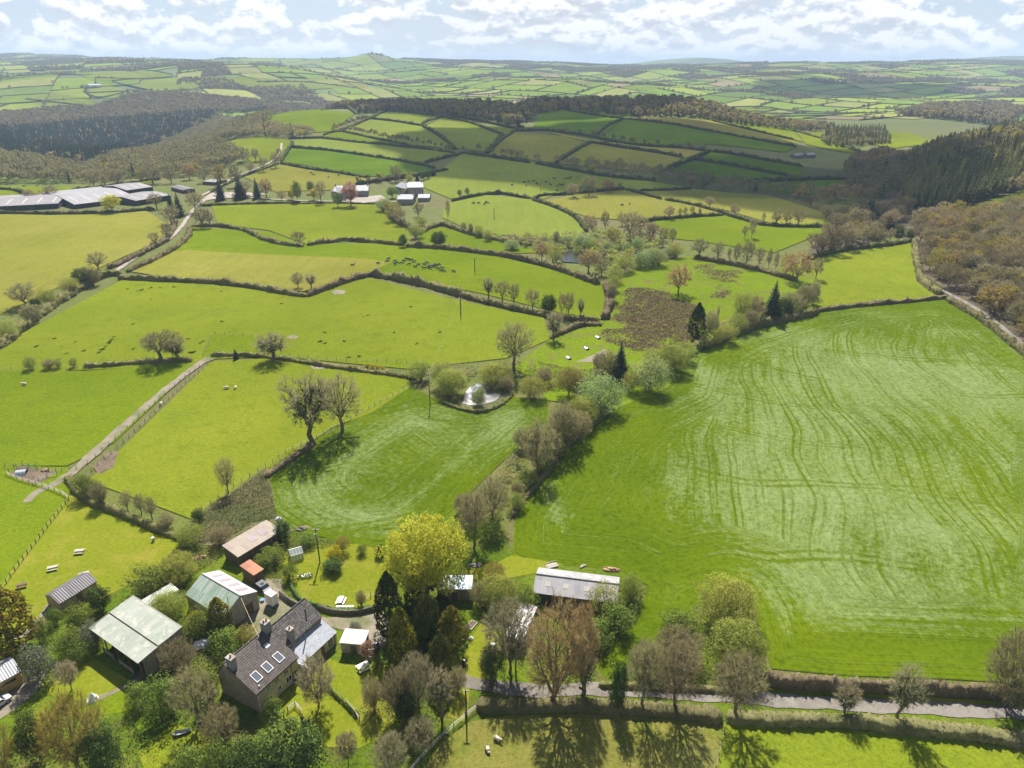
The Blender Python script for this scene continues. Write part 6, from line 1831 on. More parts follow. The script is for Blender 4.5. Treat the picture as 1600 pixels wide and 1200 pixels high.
# ------------------------------------------------------------------ the far countryside: patchwork of fields, hedgerows and copses
def far_country():
 R = np.random.default_rng(99)
 cells = []

 def bsp(q, lev):
  a = 0.5 * abs(sum(q[i][0] * q[(i + 1) % 4][1] - q[(i + 1) % 4][0] * q[i][1] for i in range(4)))
  c = np.mean(q, 0)
  lim = 17000 + 6 * max(0, c[1] - 2000)
  if a < lim * R.uniform(0.7, 1.9) or lev > 14:
   cells.append(np.array(q))
   return
  e0 = np.linalg.norm(q[1] - q[0]) + np.linalg.norm(q[2] - q[3])
  e1 = np.linalg.norm(q[2] - q[1]) + np.linalg.norm(q[3] - q[0])
  if e1 > e0:
   q = [q[1], q[2], q[3], q[0]]
  t0, t1 = R.uniform(0.36, 0.64), R.uniform(0.36, 0.64)
  a_, b_ = q[0] + (q[1] - q[0]) * t0, q[3] + (q[2] - q[3]) * t1
  bsp([q[0], a_, b_, q[3]], lev + 1)
  bsp([a_, q[1], q[2], b_], lev + 1)

 rot = 0.35
 cs, sn = math.cos(rot), math.sin(rot)
 big = [np.array([x * cs - y * sn, x * sn + y * cs + 5500]) for x, y in ((-9500, -6500), (9500, -6500), (9500, 6500), (-9500, 6500))]
 bsp(big, 0)
 traced = [wpath(p)[:, :2] for g, p in FIELDS if max(y for _, y in p) < 235]
 V, Fc, C, hedgepts, treepts, woodpts, n = [], [], [], [], [], [], 0
 PAL = [(0.150, 0.205, 0.026), (0.185, 0.225, 0.032), (0.125, 0.185, 0.026), (0.205, 0.215, 0.06), (0.165, 0.165, 0.055), (0.105, 0.15, 0.03), (0.20, 0.165, 0.085)]
 PW = np.array([5, 5, 4, 3, 1.2, 2, 0.7])
 PW = PW / PW.sum()
 hv, hq = [], []
 hn = 0
 for q in cells:
  c = q.mean(0)
  if c[1] < 1700 or c[1] > 6600 or abs(c[0]) > 0.86 * c[1] + 300:
   continue
  if any(inside(c[None], t)[0] for t in traced):
   continue
  u = c[0] / c[1]
  woody = 0.05 + 0.30 * (np.sin(c[0] / 520 + c[1] / 700) > 0.72) + (0.35 if c[1] > 4500 and u > -0.1 else 0)
  wooded = R.uniform() < woody
  ins = c + (q - c) * 0.985
  m_ = 5
  tt = np.linspace(0, 1, m_)
  g = np.array([[(ins[0] * (1 - s) + ins[1] * s) * (1 - t) + (ins[3] * (1 - s) + ins[2] * s) * t for s in tt] for t in tt]).reshape(-1, 2)
  z = terrain(g[:, 0], g[:, 1]) + 0.25 + 0.0001 * g[:, 1]
  V.append(np.concatenate([g, z[:, None]], 1))
  i = (np.arange(m_ - 1)[:, None] * m_ + np.arange(m_ - 1)[None]).ravel()
  f = np.stack([i, i + 1, i + m_ + 1, i + m_], 1)
  a, b, d = g[f[0, 0]], g[f[0, 1]], g[f[0, 3]]
  if (b[0] - a[0]) * (d[1] - a[1]) - (b[1] - a[1]) * (d[0] - a[0]) < 0:
   f = f[:, ::-1]
  Fc.append(f + n)
  n += len(g)
  col = np.array(PAL[R.choice(len(PAL), p=PW)]) * R.uniform(0.85, 1.12)
  if wooded:
   col = np.array((0.07, 0.065, 0.035))
  C.append(np.tile(np.append(col, 1.0), (len(g), 1)))
  for e in range(4):
   a, b = q[e], q[(e + 1) % 4]
   L = np.linalg.norm(b - a)
   if e < 2 or R.uniform() < 0.3:
    k = max(2, int(L / 45))
    t = np.linspace(0, 1, k)[:, None]
    p = a + (b - a) * t
    w = R.uniform(1.6, 3.2)
    hh = R.uniform(1.5, 3.2)
    nn = np.array([-(b - a)[1], (b - a)[0]]) / (L + 1e-9)
    zz = terrain(p[:, 0], p[:, 1])
    rows = []
    for o_, up in ((-w, 0), (-w * 0.7, hh), (w * 0.7, hh), (w, 0)):
     rows.append(np.concatenate([p + nn * o_, (zz + up * R.uniform(0.7, 1.2, k) + 0.1)[:, None]], 1))
    hv.append(np.concatenate(rows))
    for r in range(3):
     j = np.arange(k - 1) + r * k + hn
     hq.append(np.stack([j, j + k, j + k + 1, j + 1], 1)[:, ::-1])
    hn += 4 * k
    nt_ = R.poisson(L / (150 if R.uniform() < 0.75 else 26))
    if nt_:
     s = R.uniform(0, 1, (nt_, 1))
     treepts.append(a + (b - a) * s + R.normal(size=(nt_, 2)) * 2)
  if wooded and c[1] < 9000:
   w_ = scatter(q, 13 + c[1] / 520, rng=R, world=True, maxn=420)
   woodpts.append(w_[:, :2])
 m, nt, out = newmat("far pasture")
 at = nt.node('ShaderNodeVertexColor', {'layer_name': 'tone'}).outputs['Color']
 pos = nt.n.new('ShaderNodeNewGeometry').outputs['Position']
 col = nt.mix(1.0, at, nt.ramp(nt.noise(pos, 0.02, 4.0, 0.6), [(0.3, 0.85), (0.7, 1.12)]), 'MULTIPLY')
 bs = nt.node('ShaderNodeBsdfDiffuse', Color=col)
 nt.l.new(bs.outputs[0], out.inputs[0])
 me = mesh_np('far_fields', np.concatenate(V), [np.concatenate(Fc)])
 ca = me.color_attributes.new('tone', 'FLOAT_COLOR', 'POINT')
 ca.data.foreach_set('color', np.concatenate(C).astype(np.float32).ravel())
 tag(link('far_fields', me, [m]), kind='structure')
 me = mesh_np('far_hedgerows', np.concatenate(hv), [np.concatenate(hq)])
 tag(link('far_hedgerows', me, [M_['hedge_far']]), "thin dark hedgerow network over the farthest fields", 'hedgerows', kind='stuff')
 tp = np.concatenate(treepts)
 tp = np.concatenate([tp, terrain(tp[:, 0], tp[:, 1])[:, None]], 1)
 mass('far_hedgerow_trees', "tiny trees dotted along the farthest hedgerows", tp, {'a': (5, 'round', 0), 'b': (1, 'round', 1), 'c': (1, 'cone', 2)}, (5, 10), 0.95, WM, 31, 'trees')
 wp = np.concatenate(woodpts)
 wp = np.concatenate([wp, terrain(wp[:, 0], wp[:, 1])[:, None]], 1)
 mass('far_copses', "blue grey woods and copses scattered over the farthest hills", wp, {'a': (5, 'round', 0), 'b': (1, 'round', 1), 'c': (3, 'cone', 2)}, (9, 14), 1.15, WM, 32)

far_country()

mass('sallow_scrub', "tangled sallow scrub filling the wet hollow by the far small pond", scatter([(770, 372), (860, 372), (900, 366), (1000, 372), (1062, 384), (1062, 402), (985, 428), (955, 440), (930, 428), (945, 408), (870, 396), (800, 392)], 6.5, rng=RW, maxn=260), {'a': (3, 'mid', 0), 'b': (4, 'mid', 1)}, (3, 5.5), 1.2, WM3, 51, 'scrub')
mass('sallow_scrub', "tangled scrub along the marsh side of the big mown ley", scatter([(1062, 568), (1095, 530), (1140, 500), (1200, 482), (1262, 468), (1282, 484), (1215, 502), (1130, 532), (1075, 572)], 5.5, rng=RW, maxn=260), {'a': (3, 'mid', 0), 'b': (3, 'mid', 1)}, (3, 6), 1.15, WM3, 52, 'scrub')
mass('sallow_scrub', "tangled scrub in the hedge belt between pond and big ley", scatter([(740, 800), (768, 752), (804, 712), (856, 662), (870, 640), (915, 628), (940, 640), (905, 682), (868, 728), (812, 800), (790, 830)], 4.0, rng=RW, maxn=330), {'a': (3, 'fine', 0), 'b': (3, 'fine', 1)}, (1.5, 3.4), 1.25, WM3, 53, 'scrub')
mass('sallow_scrub', "scrub round the far side of the pond and the marsh huts", scatter([(645, 592), (700, 575), (760, 572), (800, 570), (850, 580), (900, 585), (980, 578), (1000, 592), (930, 608), (900, 600), (850, 612), (800, 600), (775, 592), (735, 590), (705, 612)], 5.5, rng=RW, maxn=200), {'a': (3, 'fine', 0), 'b': (3, 'fine', 1)}, (2, 4), 1.2, WM3, 54, 'scrub')

# ------------------------------------------------------------------ buildings
B_ = {
 'stone': masonry("rubble stone wall", [(0.24, 0.20, 0.155), (0.31, 0.265, 0.21), (0.38, 0.33, 0.27)], (0.33, 0.29, 0.24), 0.42),
 'stone_warm': masonry("warm stone front", [(0.46, 0.36, 0.23), (0.53, 0.425, 0.28), (0.58, 0.48, 0.33)], (0.5, 0.41, 0.28), 0.45),
 'stone_grey': masonry("grey stone wall", [(0.21, 0.195, 0.17), (0.28, 0.26, 0.23), (0.35, 0.33, 0.295)], (0.23, 0.21, 0.19), 0.42),
 'tile': courses("brown concrete tiles", [(0.072, 0.058, 0.052), (0.095, 0.078, 0.070), (0.12, 0.10, 0.09)], 0.36),
 'tile_old': courses("old brown slates", [(0.062, 0.055, 0.052), (0.09, 0.08, 0.075), (0.15, 0.132, 0.122)], 0.34),
 'slate': courses("pale blue slates", [(0.28, 0.295, 0.33), (0.335, 0.35, 0.385), (0.385, 0.40, 0.435)], 0.30),
 'lead': plain("lead flashing", (0.42, 0.47, 0.53), 0.5, 0.1),
 'white': plain("white paint", (0.75, 0.75, 0.74), 0.5, 0.06),
 'glass': glass("window glass"),
 'sky_glass': glass("rooflight glass", (0.03, 0.042, 0.07), 0.35),
 'pot': plain("terracotta", (0.36, 0.15, 0.085), 0.8),
 'concrete': plain("concrete", (0.35, 0.33, 0.30), 0.9, 0.2),
 'black': plain("black paint", (0.02, 0.02, 0.022), 0.5),
 'brown_wood': plain("brown timber", (0.15, 0.088, 0.045), 0.8, 0.25, 6),
 'boards': boards("weathered boards", [(0.24, 0.17, 0.105), (0.30, 0.22, 0.14), (0.37, 0.28, 0.18)]),
 'boards_dark': boards("dark boards", [(0.085, 0.065, 0.045), (0.12, 0.09, 0.062), (0.16, 0.12, 0.085)], 0.22),
 'boards_grey': boards("grey boards", [(0.21, 0.18, 0.145), (0.27, 0.235, 0.19), (0.33, 0.29, 0.24)], 0.22),
 'yellow_boards': boards("honey-coloured boards", [(0.42, 0.27, 0.075), (0.48, 0.31, 0.09), (0.53, 0.36, 0.12)], 0.16),
 'green_roof': sheetmetal("green sheet roof", [(0.25, 0.275, 0.225), (0.295, 0.32, 0.265), (0.35, 0.365, 0.315)], 0, 0.32, patch=(0.46, 0.44, 0.36)),
 'green_roof_streak': sheetmetal("streaked green sheet roof", [(0.19, 0.26, 0.185), (0.27, 0.335, 0.265), (0.42, 0.455, 0.40)], 0, 0.55, contrast=0.12, across=0.8),
 'grey_roof_patch': sheetmetal("grey sheet roof with rooflights", [(0.28, 0.295, 0.30), (0.35, 0.36, 0.37), (0.43, 0.43, 0.44)], 0, 0.4),
 'clear': sheetmetal("dirty clear sheets", [(0.22, 0.18, 0.185), (0.28, 0.23, 0.235), (0.33, 0.28, 0.285)], 0, 0.3),
 'asbestos': sheetmetal("grey cement sheets", [(0.25, 0.24, 0.248), (0.31, 0.298, 0.306), (0.37, 0.355, 0.36)], 0, 0.30, contrast=0.10, patch=(0.25, 0.245, 0.22)),
 'tan_roof': sheetmetal("tan sheet roof", [(0.22, 0.172, 0.128), (0.27, 0.215, 0.165), (0.32, 0.262, 0.21)], 0, 0.3, contrast=0.06, patch=(0.30, 0.25, 0.21)),
 'rust_roof': sheetmetal("rust red sheet roof", [(0.24, 0.085, 0.045), (0.32, 0.125, 0.062), (0.38, 0.175, 0.095)], 0, 0.25),
 'bluegrey_roof': sheetmetal("galvanised roof", [(0.30, 0.37, 0.43), (0.44, 0.53, 0.60), (0.56, 0.64, 0.71)], 0, 0.25, rough=0.35, patch=(0.22, 0.22, 0.22)),
 'white_rust': sheetmetal("whitewashed rusty roof", [(0.60, 0.57, 0.57), (0.70, 0.66, 0.67), (0.75, 0.72, 0.73)], 0, 0.25, patch=(0.16, 0.095, 0.08)),
 'dark_roof': sheetmetal("dark sheet roof", [(0.072, 0.064, 0.072), (0.105, 0.095, 0.105), (0.15, 0.135, 0.145)], 0, 0.45, contrast=0.35),
 'farm_roof': sheetmetal("pale barn sheets", [(0.20, 0.185, 0.19), (0.235, 0.22, 0.224), (0.275, 0.257, 0.26)], 0, 0.6, contrast=0.06, across=6),
 'farm_roof_white': sheetmetal("new pale barn sheets", [(0.23, 0.225, 0.235), (0.27, 0.263, 0.273), (0.31, 0.303, 0.313)], 0, 0.6, contrast=0.05, across=6),
 'barn_wall': boards("dark barn cladding", [(0.035, 0.045, 0.05), (0.05, 0.062, 0.068), (0.07, 0.08, 0.085)], 0.4),
 'white_roof': plain("white flat roof", (0.50, 0.45, 0.43), 0.8, 0.18, 1.2, dirt=(0.42, 0.33, 0.29)),
 'far_slate': plain("far grey slates", (0.21, 0.215, 0.235), 0.7, 0.15, 0.6),
 'tank': plain("dark green plastic", (0.018, 0.035, 0.033), 0.35, 0.1),
 'metal': plain("galvanised steel", (0.42, 0.45, 0.47), 0.4, 0.12, 3, metal=0.5),
 'tarp': plain("white tarpaulin", (0.74, 0.74, 0.76), 0.5, 0.08, 2, bump=0.4),
 'post': plain("weathered oak post", (0.115, 0.09, 0.065), 0.9, 0.25, 5),
 'paletimber': plain("bleached timber", (0.40, 0.36, 0.31), 0.85, 0.2, 5),
 'wire': plain("fence wire", (0.20, 0.20, 0.19), 0.5, 0.1),
 'copper_wire': plain("service cable", (0.42, 0.32, 0.20), 0.6, 0.1),
 'pole': plain("creosoted pole", (0.075, 0.055, 0.042), 0.9, 0.2, 4),
 'blue': plain("blue plastic", (0.03, 0.12, 0.38), 0.4),
 'stonewall': masonry("mossy garden wall", [(0.075, 0.078, 0.045), (0.11, 0.105, 0.07), (0.16, 0.15, 0.11)], (0.09, 0.085, 0.06), 0.3),
 'wool': plain("cream fleece", (0.56, 0.48, 0.36), 0.95, 0.12, 6, bump=0.6),
 'hide': plain("black hide", (0.014, 0.013, 0.013), 0.6, 0.2),
 'darkface': plain("brown muzzle", (0.07, 0.05, 0.038), 0.8),
 'grey_metal': plain("grey metal", (0.27, 0.27, 0.28), 0.5, 0.2, 2),
 'cover': plain("car paint", (0.55, 0.56, 0.58), 0.3),
}

def frame3(a, b, c, ze, zg=0.0):
 """place from three roof-corner picture points at height ze: origin a, x towards b, y towards c"""
 A, Bp, Cp = (at_height(p[0], p[1], ze + zg) for p in (a, b, c))
 ex = Vector((Bp.x - A.x, Bp.y - A.y, 0))
 L = ex.length
 ex.normalize()
 ey = Vector((-ex.y, ex.x, 0))
 d = Vector((Cp.x - A.x, Cp.y - A.y, 0))
 Wd = d.dot(ey)
 return Vector((A.x, A.y, zg)), math.atan2(ex.y, ex.x), L, Wd

def gabled(root, L, Wd, he, hr, wall, roof, ridge=0.5, over=0.25, thick=0.10, he2=None, zsink=0.4, walls=True, roof2=None, roofname='roof'):
 """walls with gables at x=0 and x=L, ridge along x at y = ridge*W (W may be negative)"""
 he2 = he if he2 is None else he2
 s = 1 if Wd > 0 else -1
 yr = Wd * ridge
 if walls:
  mb = MB()
  t = 0.0
  p = [(0, 0), (L, 0), (L, Wd), (0, Wd)]
  mb.face((0, 0, -zsink), (L, 0, -zsink), (L, 0, he), (0, 0, he))
  mb.face((L, Wd, -zsink), (0, Wd, -zsink), (0, Wd, he2), (L, Wd, he2))
  mb.face((L, 0, -zsink), (L, Wd, -zsink), (L, Wd, he2), (L, yr, hr), (L, 0, he))
  mb.face((0, Wd, -zsink), (0, 0, -zsink), (0, 0, he), (0, yr, hr), (0, Wd, he2))
  mb.build('wall', wall, root)
 sl1 = (hr - he) / abs(yr) if yr else 0
 sl2 = (hr - he2) / abs(Wd - yr) if Wd - yr else 0
 o = over
 objs = []
 a = MB().slab([(-o, -s * o, he - sl1 * o + 0.02), (L + o, -s * o, he - sl1 * o + 0.02), (L + o, yr, hr + 0.02), (-o, yr, hr + 0.02)], (0, 0, thick)).build(roofname, roof, root)
 b = MB().slab([(-o, yr, hr + 0.021), (L + o, yr, hr + 0.021), (L + o, Wd + s * o, he2 - sl2 * o + 0.02), (-o, Wd + s * o, he2 - sl2 * o + 0.02)], (0, 0, thick - 0.002)).build(roofname, roof2 or roof, root)
 return a, b

def mono(root, L, Wd, h0, h1, wall, roof, over=0.2, thick=0.08, zsink=0.4, open_front=False):
 """lean-to: height h0 at y=0, h1 at y=W"""
 mb = MB()
 if not open_front:
  mb.face((0, 0, -zsink), (L, 0, -zsink), (L, 0, h0), (0, 0, h0))
 mb.face((L, Wd, -zsink), (0, Wd, -zsink), (0, Wd, h1), (L, Wd, h1))
 mb.face((L, 0, -zsink), (L, Wd, -zsink), (L, Wd, h1), (L, 0, h0))
 mb.face((0, Wd, -zsink), (0, 0, -zsink), (0, 0, h0), (0, Wd, h1))
 mb.build('wall', wall, root)
 s = 1 if Wd > 0 else -1
 sl = (h1 - h0) / abs(Wd)
 o = over
 return MB().slab([(-o, -s * o, h0 - sl * o + 0.02), (L + o, -s * o, h0 - sl * o + 0.02), (L + o, Wd + s * o, h1 + sl * o + 0.02), (-o, Wd + s * o, h1 + sl * o + 0.02)], (0, 0, thick)).build('roof', roof, root)

def window_y(root, x, y, z, w, h, s=-1, lintel=True):
 """window in a wall of constant y; s = outward direction of y"""
 f = MB()
 d0, d1 = y - s * 0.02, y + s * 0.06
 y0, y1 = min(d0, d1), max(d0, d1)
 f.box(x - w / 2, x + w / 2, y0, y1, z, z + 0.08).box(x - w / 2, x + w / 2, y0, y1, z + h - 0.08, z + h)
 f.box(x - w / 2, x - w / 2 + 0.08, y0, y1, z + 0.08, z + h - 0.08).box(x + w / 2 - 0.08, x + w / 2, y0, y1, z + 0.08, z + h - 0.08)
 f.box(x - 0.03, x + 0.03, y0, y1, z + 0.08, z + h - 0.08)
 fr = f.build('window', B_['white'], root)
 g0, g1 = y + s * 0.008, y + s * 0.03
 MB().box(x - w / 2 + 0.081, x - 0.031, min(g0, g1), max(g0, g1), z + 0.081, z + h - 0.081).box(x + 0.031, x + w / 2 - 0.081, min(g0, g1), max(g0, g1), z + 0.081, z + h - 0.081).build('pane', B_['glass'], fr)
 MB().box(x - w / 2 - 0.1, x + w / 2 + 0.1, min(y, y + s * 0.14), max(y, y + s * 0.14), z - 0.12, z - 0.005).build('sill', B_['concrete'], fr)

def chimney(root, x, y, zb, zt, wx, wy, mat, pots=2):
 c = MB().box(x - wx / 2, x + wx / 2, y - wy / 2, y + wy / 2, zb, zt).box(x - wx / 2 - 0.08, x + wx / 2 + 0.08, y - wy / 2 - 0.08, y + wy / 2 + 0.08, zt + 0.001, zt + 0.14).build('chimney', mat, root)
 for k in range(pots):
  px = x + (k - (pots - 1) / 2) * wx * 0.5
  MB().tube((px, y, zt + 0.14), (px, y, zt + 0.65), 0.16, 0.13, 10).build('chimney_pot', B_['pot'], c)

def farmhouse():
 o = lambda x, y: (330 + x / 6.667, 930 + y / 6.667)
 he = 4.4
 org, rz, L, Wd = frame3(o(470, 1025), o(890, 645), o(105, 775), he)
 r = empty('farmhouse', org, rz)
 tag(r, "long stone farmhouse with brown tiled roof, rooflights and chimneys", 'house')
 hr = 7.4
 # main range (x along the front, y to the back)
 yr = Wd * 0.76
 mb = MB()
 mb.face((0, 0, -.5), (L, 0, -.5), (L, 0, he), (0, 0, he))
 mb.build('front_wall', B_['stone_warm'], r)
 mb = MB()
 mb.face((L, Wd, -.5), (0, Wd, -.5), (0, Wd, he), (L, Wd, he))
 mb.face((L, 0, -.5), (L, Wd, -.5), (L, Wd, he), (L, yr, hr), (L, 0, he))
 mb.face((0, Wd, -.5), (0, 0, -.5), (0, 0, he), (0, yr, hr), (0, Wd, he))
 mb.build('wall', B_['stone'], r)
 gabled(r, L, Wd, he, hr, None, B_['tile'], walls=False, over=0.22, thick=0.14, ridge=0.76)
 sl = (hr - he) / yr
 zroof = lambda y: he + sl * y + 0.16
 # ridge tiles
 MB().tube((-0.2, yr, hr + 0.14), (L + 0.2, yr, hr + 0.14), 0.14, n=8).build('ridge', B_['tile_old'], r)
 # rooflights
 for fx in (0.14, 0.40, 0.68):
  x0, y0 = L * fx, yr * 0.15
  n = Vector((0, -sl, 1)).normalized()
  ey = Vector((0, 1, sl)).normalized()
  c = Vector((x0, y0, zroof(y0)))

  def rect(x_0, x_1, y_0, y_1, h0, h1, mbx):
   pts = [c + Vector((a, 0, 0)) + ey * b + n * h0 for a, b in ((x_0, y_0), (x_1, y_0), (x_1, y_1), (x_0, y_1))]
   mbx.slab(pts, n * (h1 - h0))
  f = MB()
  for a in ((0, 0.1, 0, 1.75), (1.15, 1.25, 0, 1.75), (0.1, 1.15, 0, 0.1), (0.1, 1.15, 1.65, 1.75)):
   rect(*a, -0.05, 0.12, f)
  w = f.build('rooflight', B_['white'], r)
  g = MB()
  rect(0.1, 1.15, 0.1, 1.65, -0.05, 0.06, g)
  g.build('pane', B_['sky_glass'], w)
 for fx, fy in ((0.12, 0.055), (0.72, 0.60)):
  y0 = yr * fy
  c = Vector((L * fx, y0, zroof(y0)))
  if fy > 0.3:
   MB().slab([c + Vector((0, 0, .02)), c + Vector((0.9, 0, .02)), c + Vector((0.9, 0.7, .02 + .7 * sl)), c + Vector((0, 0.7, .02 + .7 * sl))], (0, 0, 0.06)).build('roof_hatch', B_['lead'], r)
  else:
   MB().tube(c, c + Vector((0, 0, 0.3)), 0.1).build('vent_pipe', B_['white'], r)
 # gutter on the front
 MB().tube((-0.2, -0.30, he - 0.16), (L + 0.2, -0.30, he - 0.16), 0.07).build('gutter', B_['black'], r)
 MB().tube((0.15, -0.09, -0.3), (0.15, -0.09, he - 0.2), 0.06).build('downpipe', B_['white'], r)
 MB().tube((L * 0.83, -0.09, -0.3), (L * 0.83, -0.09, he - 0.2), 0.06).build('downpipe', B_['black'], r)
 for fx, z, w, h in ((0.27, 3.0, 1.0, 0.95), (0.27, 0.8, 0.9, 1.0), (0.47, 3.0, 1.15, 1.0), (0.70, 3.0, 1.0, 0.95), (0.74, 1.0, 1.3, 1.2), (0.5, 1.0, 0.8, 1.0)):
  window_y(r, L * fx, 0, z, w, h)
 d = MB().box(L * 0.9 - 0.5, L * 0.9 + 0.5, -0.05, 0.03, -0.2, 2.0).build('door', B_['brown_wood'], r)
 MB().box(L * 0.9 + 0.32, L * 0.9 + 0.4, -0.10, -0.051, 0.9, 1.05).build('handle', B_['metal'], d)
 chimney(r, 0.45, yr * 0.80, 5.5, 8.9, 0.95, 1.25, B_['stone_grey'], 1)
 chimney(r, L - 0.1, yr * 0.95, 6.0, 9.2, 1.2, 1.25, B_['stone_grey'], 2)
 # lower back range continuing along the same line
 i = Matrix.Rotation(-rz, 4, 'Z')
 loc = lambda p, z: i @ (at_height(p[0], p[1], z) - org - Vector((0, 0, 0)))
 e2 = loc(o(1140, 215), 4.8)
 rr = loc(o(1000, 85), 8.3)
 L2 = e2.x
 y0 = e2.y
 h2, hr2 = 4.7, 7.1
 yr2 = yr
 y1 = Wd
 x0 = L + 0.001
 sub = MB()
 sub.face((x0, y0, -.5), (L2, y0, -.5), (L2, y0, h2), (x0, y0, h2))
 sub.face((L2, y1, -.5), (x0, y1, -.5), (x0, y1, h2), (L2, y1, h2))
 sub.face((L2, y0, -.5), (L2, y1, -.5), (L2, y1, h2), (L2, yr2, hr2), (L2, y0, h2))
 sub.build('wall', B_['stone_grey'], r)
 s2 = (hr2 - h2) / (yr2 - y0)
 for pts in ([(x0 + 0.02, y0 - .2, h2 - .2 * s2), (L2 + .2, y0 - .2, h2 - .2 * s2), (L2 + .2, yr2, hr2), (x0 + 0.02, yr2, hr2)], [(x0 + .02, yr2, hr2 + .002), (L2 + .2, yr2, hr2 + .002), (L2 + .2, y1 + .2, h2 - .3), (x0 + .02, y1 + .2, h2 - .3)]):
  MB().slab(pts, (0, 0, 0.13)).build('roof', B_['tile_old'], r)
 MB().tube((x0 + .3, yr2, hr2 + 0.12), (L2 + 0.2, yr2, hr2 + 0.12), 0.13, n=8).build('ridge', B_['tile_old'], r)
 ch = loc(o(890, 440), 6.0)
 chimney(r, ch.x, y0 + 0.3, 3.0, 7.2, 0.9, 1.0, B_['stone_grey'], 1)
 fp = loc(o(985, 215), 7.0)
 MB().tube((fp.x, fp.y, 5.8), (fp.x, fp.y, 8.6), 0.11, n=8).build('flue', B_['black'], r)
 window_y(r, x0 + (L2 - x0) * 0.12, y0, 3.3, 1.1, 1.0)
 window_y(r, x0 + (L2 - x0) * 0.48, y0, 3.3, 0.9, 1.0)
 # slate lean-to along the back range, with a short return towards the front
 q = loc(o(1265, 400), 2.8)
 yl = q.y
 xa = x0 + 0.35
 ha, hb = 3.7, 2.6
 st = loc(o(960, 685), 2.85).x
 MB().slab([(xa, yl - .25, hb - .1), (L2 + .1, yl - .25, hb - .1), (L2 + .1, y0 - 0.02, ha), (xa, y0 - 0.02, ha)], (0, 0, 0.1)).build('lean_to_roof', B_['slate'], r)
 MB().slab([(xa, yl - 1.9, hb - .85), (st, yl - 1.9, hb - .85), (st, yl - .255, hb - .1), (xa, yl - .255, hb - .1)], (0, 0, 0.1)).build('lean_to_roof', B_['slate'], r)
 MB().box(xa - 0.12, xa, yl - 1.9, y0 - 0.02, hb - 0.9, hb + 0.2).build('flashing', B_['lead'], r)
 w = MB()
 w.face((st, yl, -.5), (L2, yl, -.5), (L2, yl, hb), (st, yl, hb))
 w.face((L2, yl, -.5), (L2, y0, -.5), (L2, y0, ha), (L2, yl, hb))
 w.face((xa, yl - 1.7, -.5), (st - .1, yl - 1.7, -.5), (st - .1, yl - 1.7, hb - .8), (xa, yl - 1.7, hb - .8))
 w.face((st - .1, yl - 1.7, -.5), (st - .1, yl, -.5), (st - .1, yl, hb - .1), (st - .1, yl - 1.7, hb - .8))
 w.build('lean_to_wall', B_['stone_warm'], r)
 D = L2 - st
 window_y(r, st + D * 0.30, yl, 0.9, 1.0, 1.1)
 window_y(r, st + D * 0.80, yl, 0.5, 1.3, 1.9)
 MB().tube((st + D * 0.93, yl - 0.08, -.3), (st + D * 0.93, yl - 0.08, hb - 0.1), 0.06).build('downpipe', B_['brown_wood'], r)
 d = MB().box(st + D * 0.52, st + D * 0.62, yl - 0.05, yl + 0.03, -0.2, 2.0).build('door', B_['brown_wood'], r)
 MB().box(st + D * 0.60, st + D * 0.61, yl - 0.1, yl - 0.051, 0.95, 1.05).build('handle', B_['metal'], d)

def big_green_barn():
 o = lambda x, y: (130 + x / 7.06, 880 + y / 7.06)
 h = 4.4
 org, rz, L, Wd = frame3(o(80, 715), o(610, 1095), o(475, 360), h)
 r = empty('open_barn', org, rz)
 tag(r, "large open barn with pale green sheet roof and a rusty joint line", 'barn')
 h1 = 5.6
 yk = Wd * 0.47
 s1 = MB().slab([(-.1, -.2, h - 0.1), (L + .1, -.2, h - 0.1), (L + .1, yk, h + 0.52), (-.1, yk, h + 0.52)], (0, 0, 0.08)).build('roof', B_['green_roof'], r)
 s2 = MB().slab([(-.1, yk - .2, h + 0.68), (L + .1, yk - .2, h + 0.68), (L + .1, Wd, h1), (-.1, Wd, h1)], (0, 0, 0.08)).build('roof', B_['green_roof'], r)
 MB().box(-.1, L + .1, yk - .24, yk - .201, h + 0.5, h + 0.72).build('joint_strip', B_['brown_wood'], r)
 rust = plain("rust stain", (0.30, 0.17, 0.10), 0.9, 0.3, 3)
 vg = MB()
 for x in (-.16, L + .1):
  vg.slab([(x, -.2, h - .12), (x + .06, -.2, h - .12), (x + .06, Wd, h1 - .02), (x, Wd, h1 - .02)], (0, 0, 0.2))
 vg.box(-.16, L + .16, Wd, Wd + .08, h1 - .1, h1 + .14)
 vg.build('verge_trim', B_['paletimber'], r)
 w = MB()
 w.face((L, 0.6, -.4), (L, Wd, -.4), (L, Wd, h1), (L, 0.6, h))
 w.face((L, Wd, -.4), (0, Wd, -.4), (0, Wd, h1), (L, Wd, h1))
 w.face((0, Wd, -.4), (0, Wd * .55, -.4), (0, Wd * .55, h + .5), (0, Wd, h1))
 w.build('wall', B_['boards_grey'], r)
 for i in range(5):
  x = 0.15 + (L - .3) * i / 4
  MB().box(x - .09, x + .09, 0.1, 0.28, -.4, h).build('post', B_['brown_wood'], r)
 MB().box(0, L, 0.12, 0.26, h - .35, h - .12).build('eaves_beam', B_['brown_wood'], r)
 MB().box(L * .15, L * .4, 0.02, 0.1, 0.2, 1.3).box(L * .5, L * .8, 0.02, 0.1, 0.2, 1.1).build('rails', B_['boards_grey'], r)

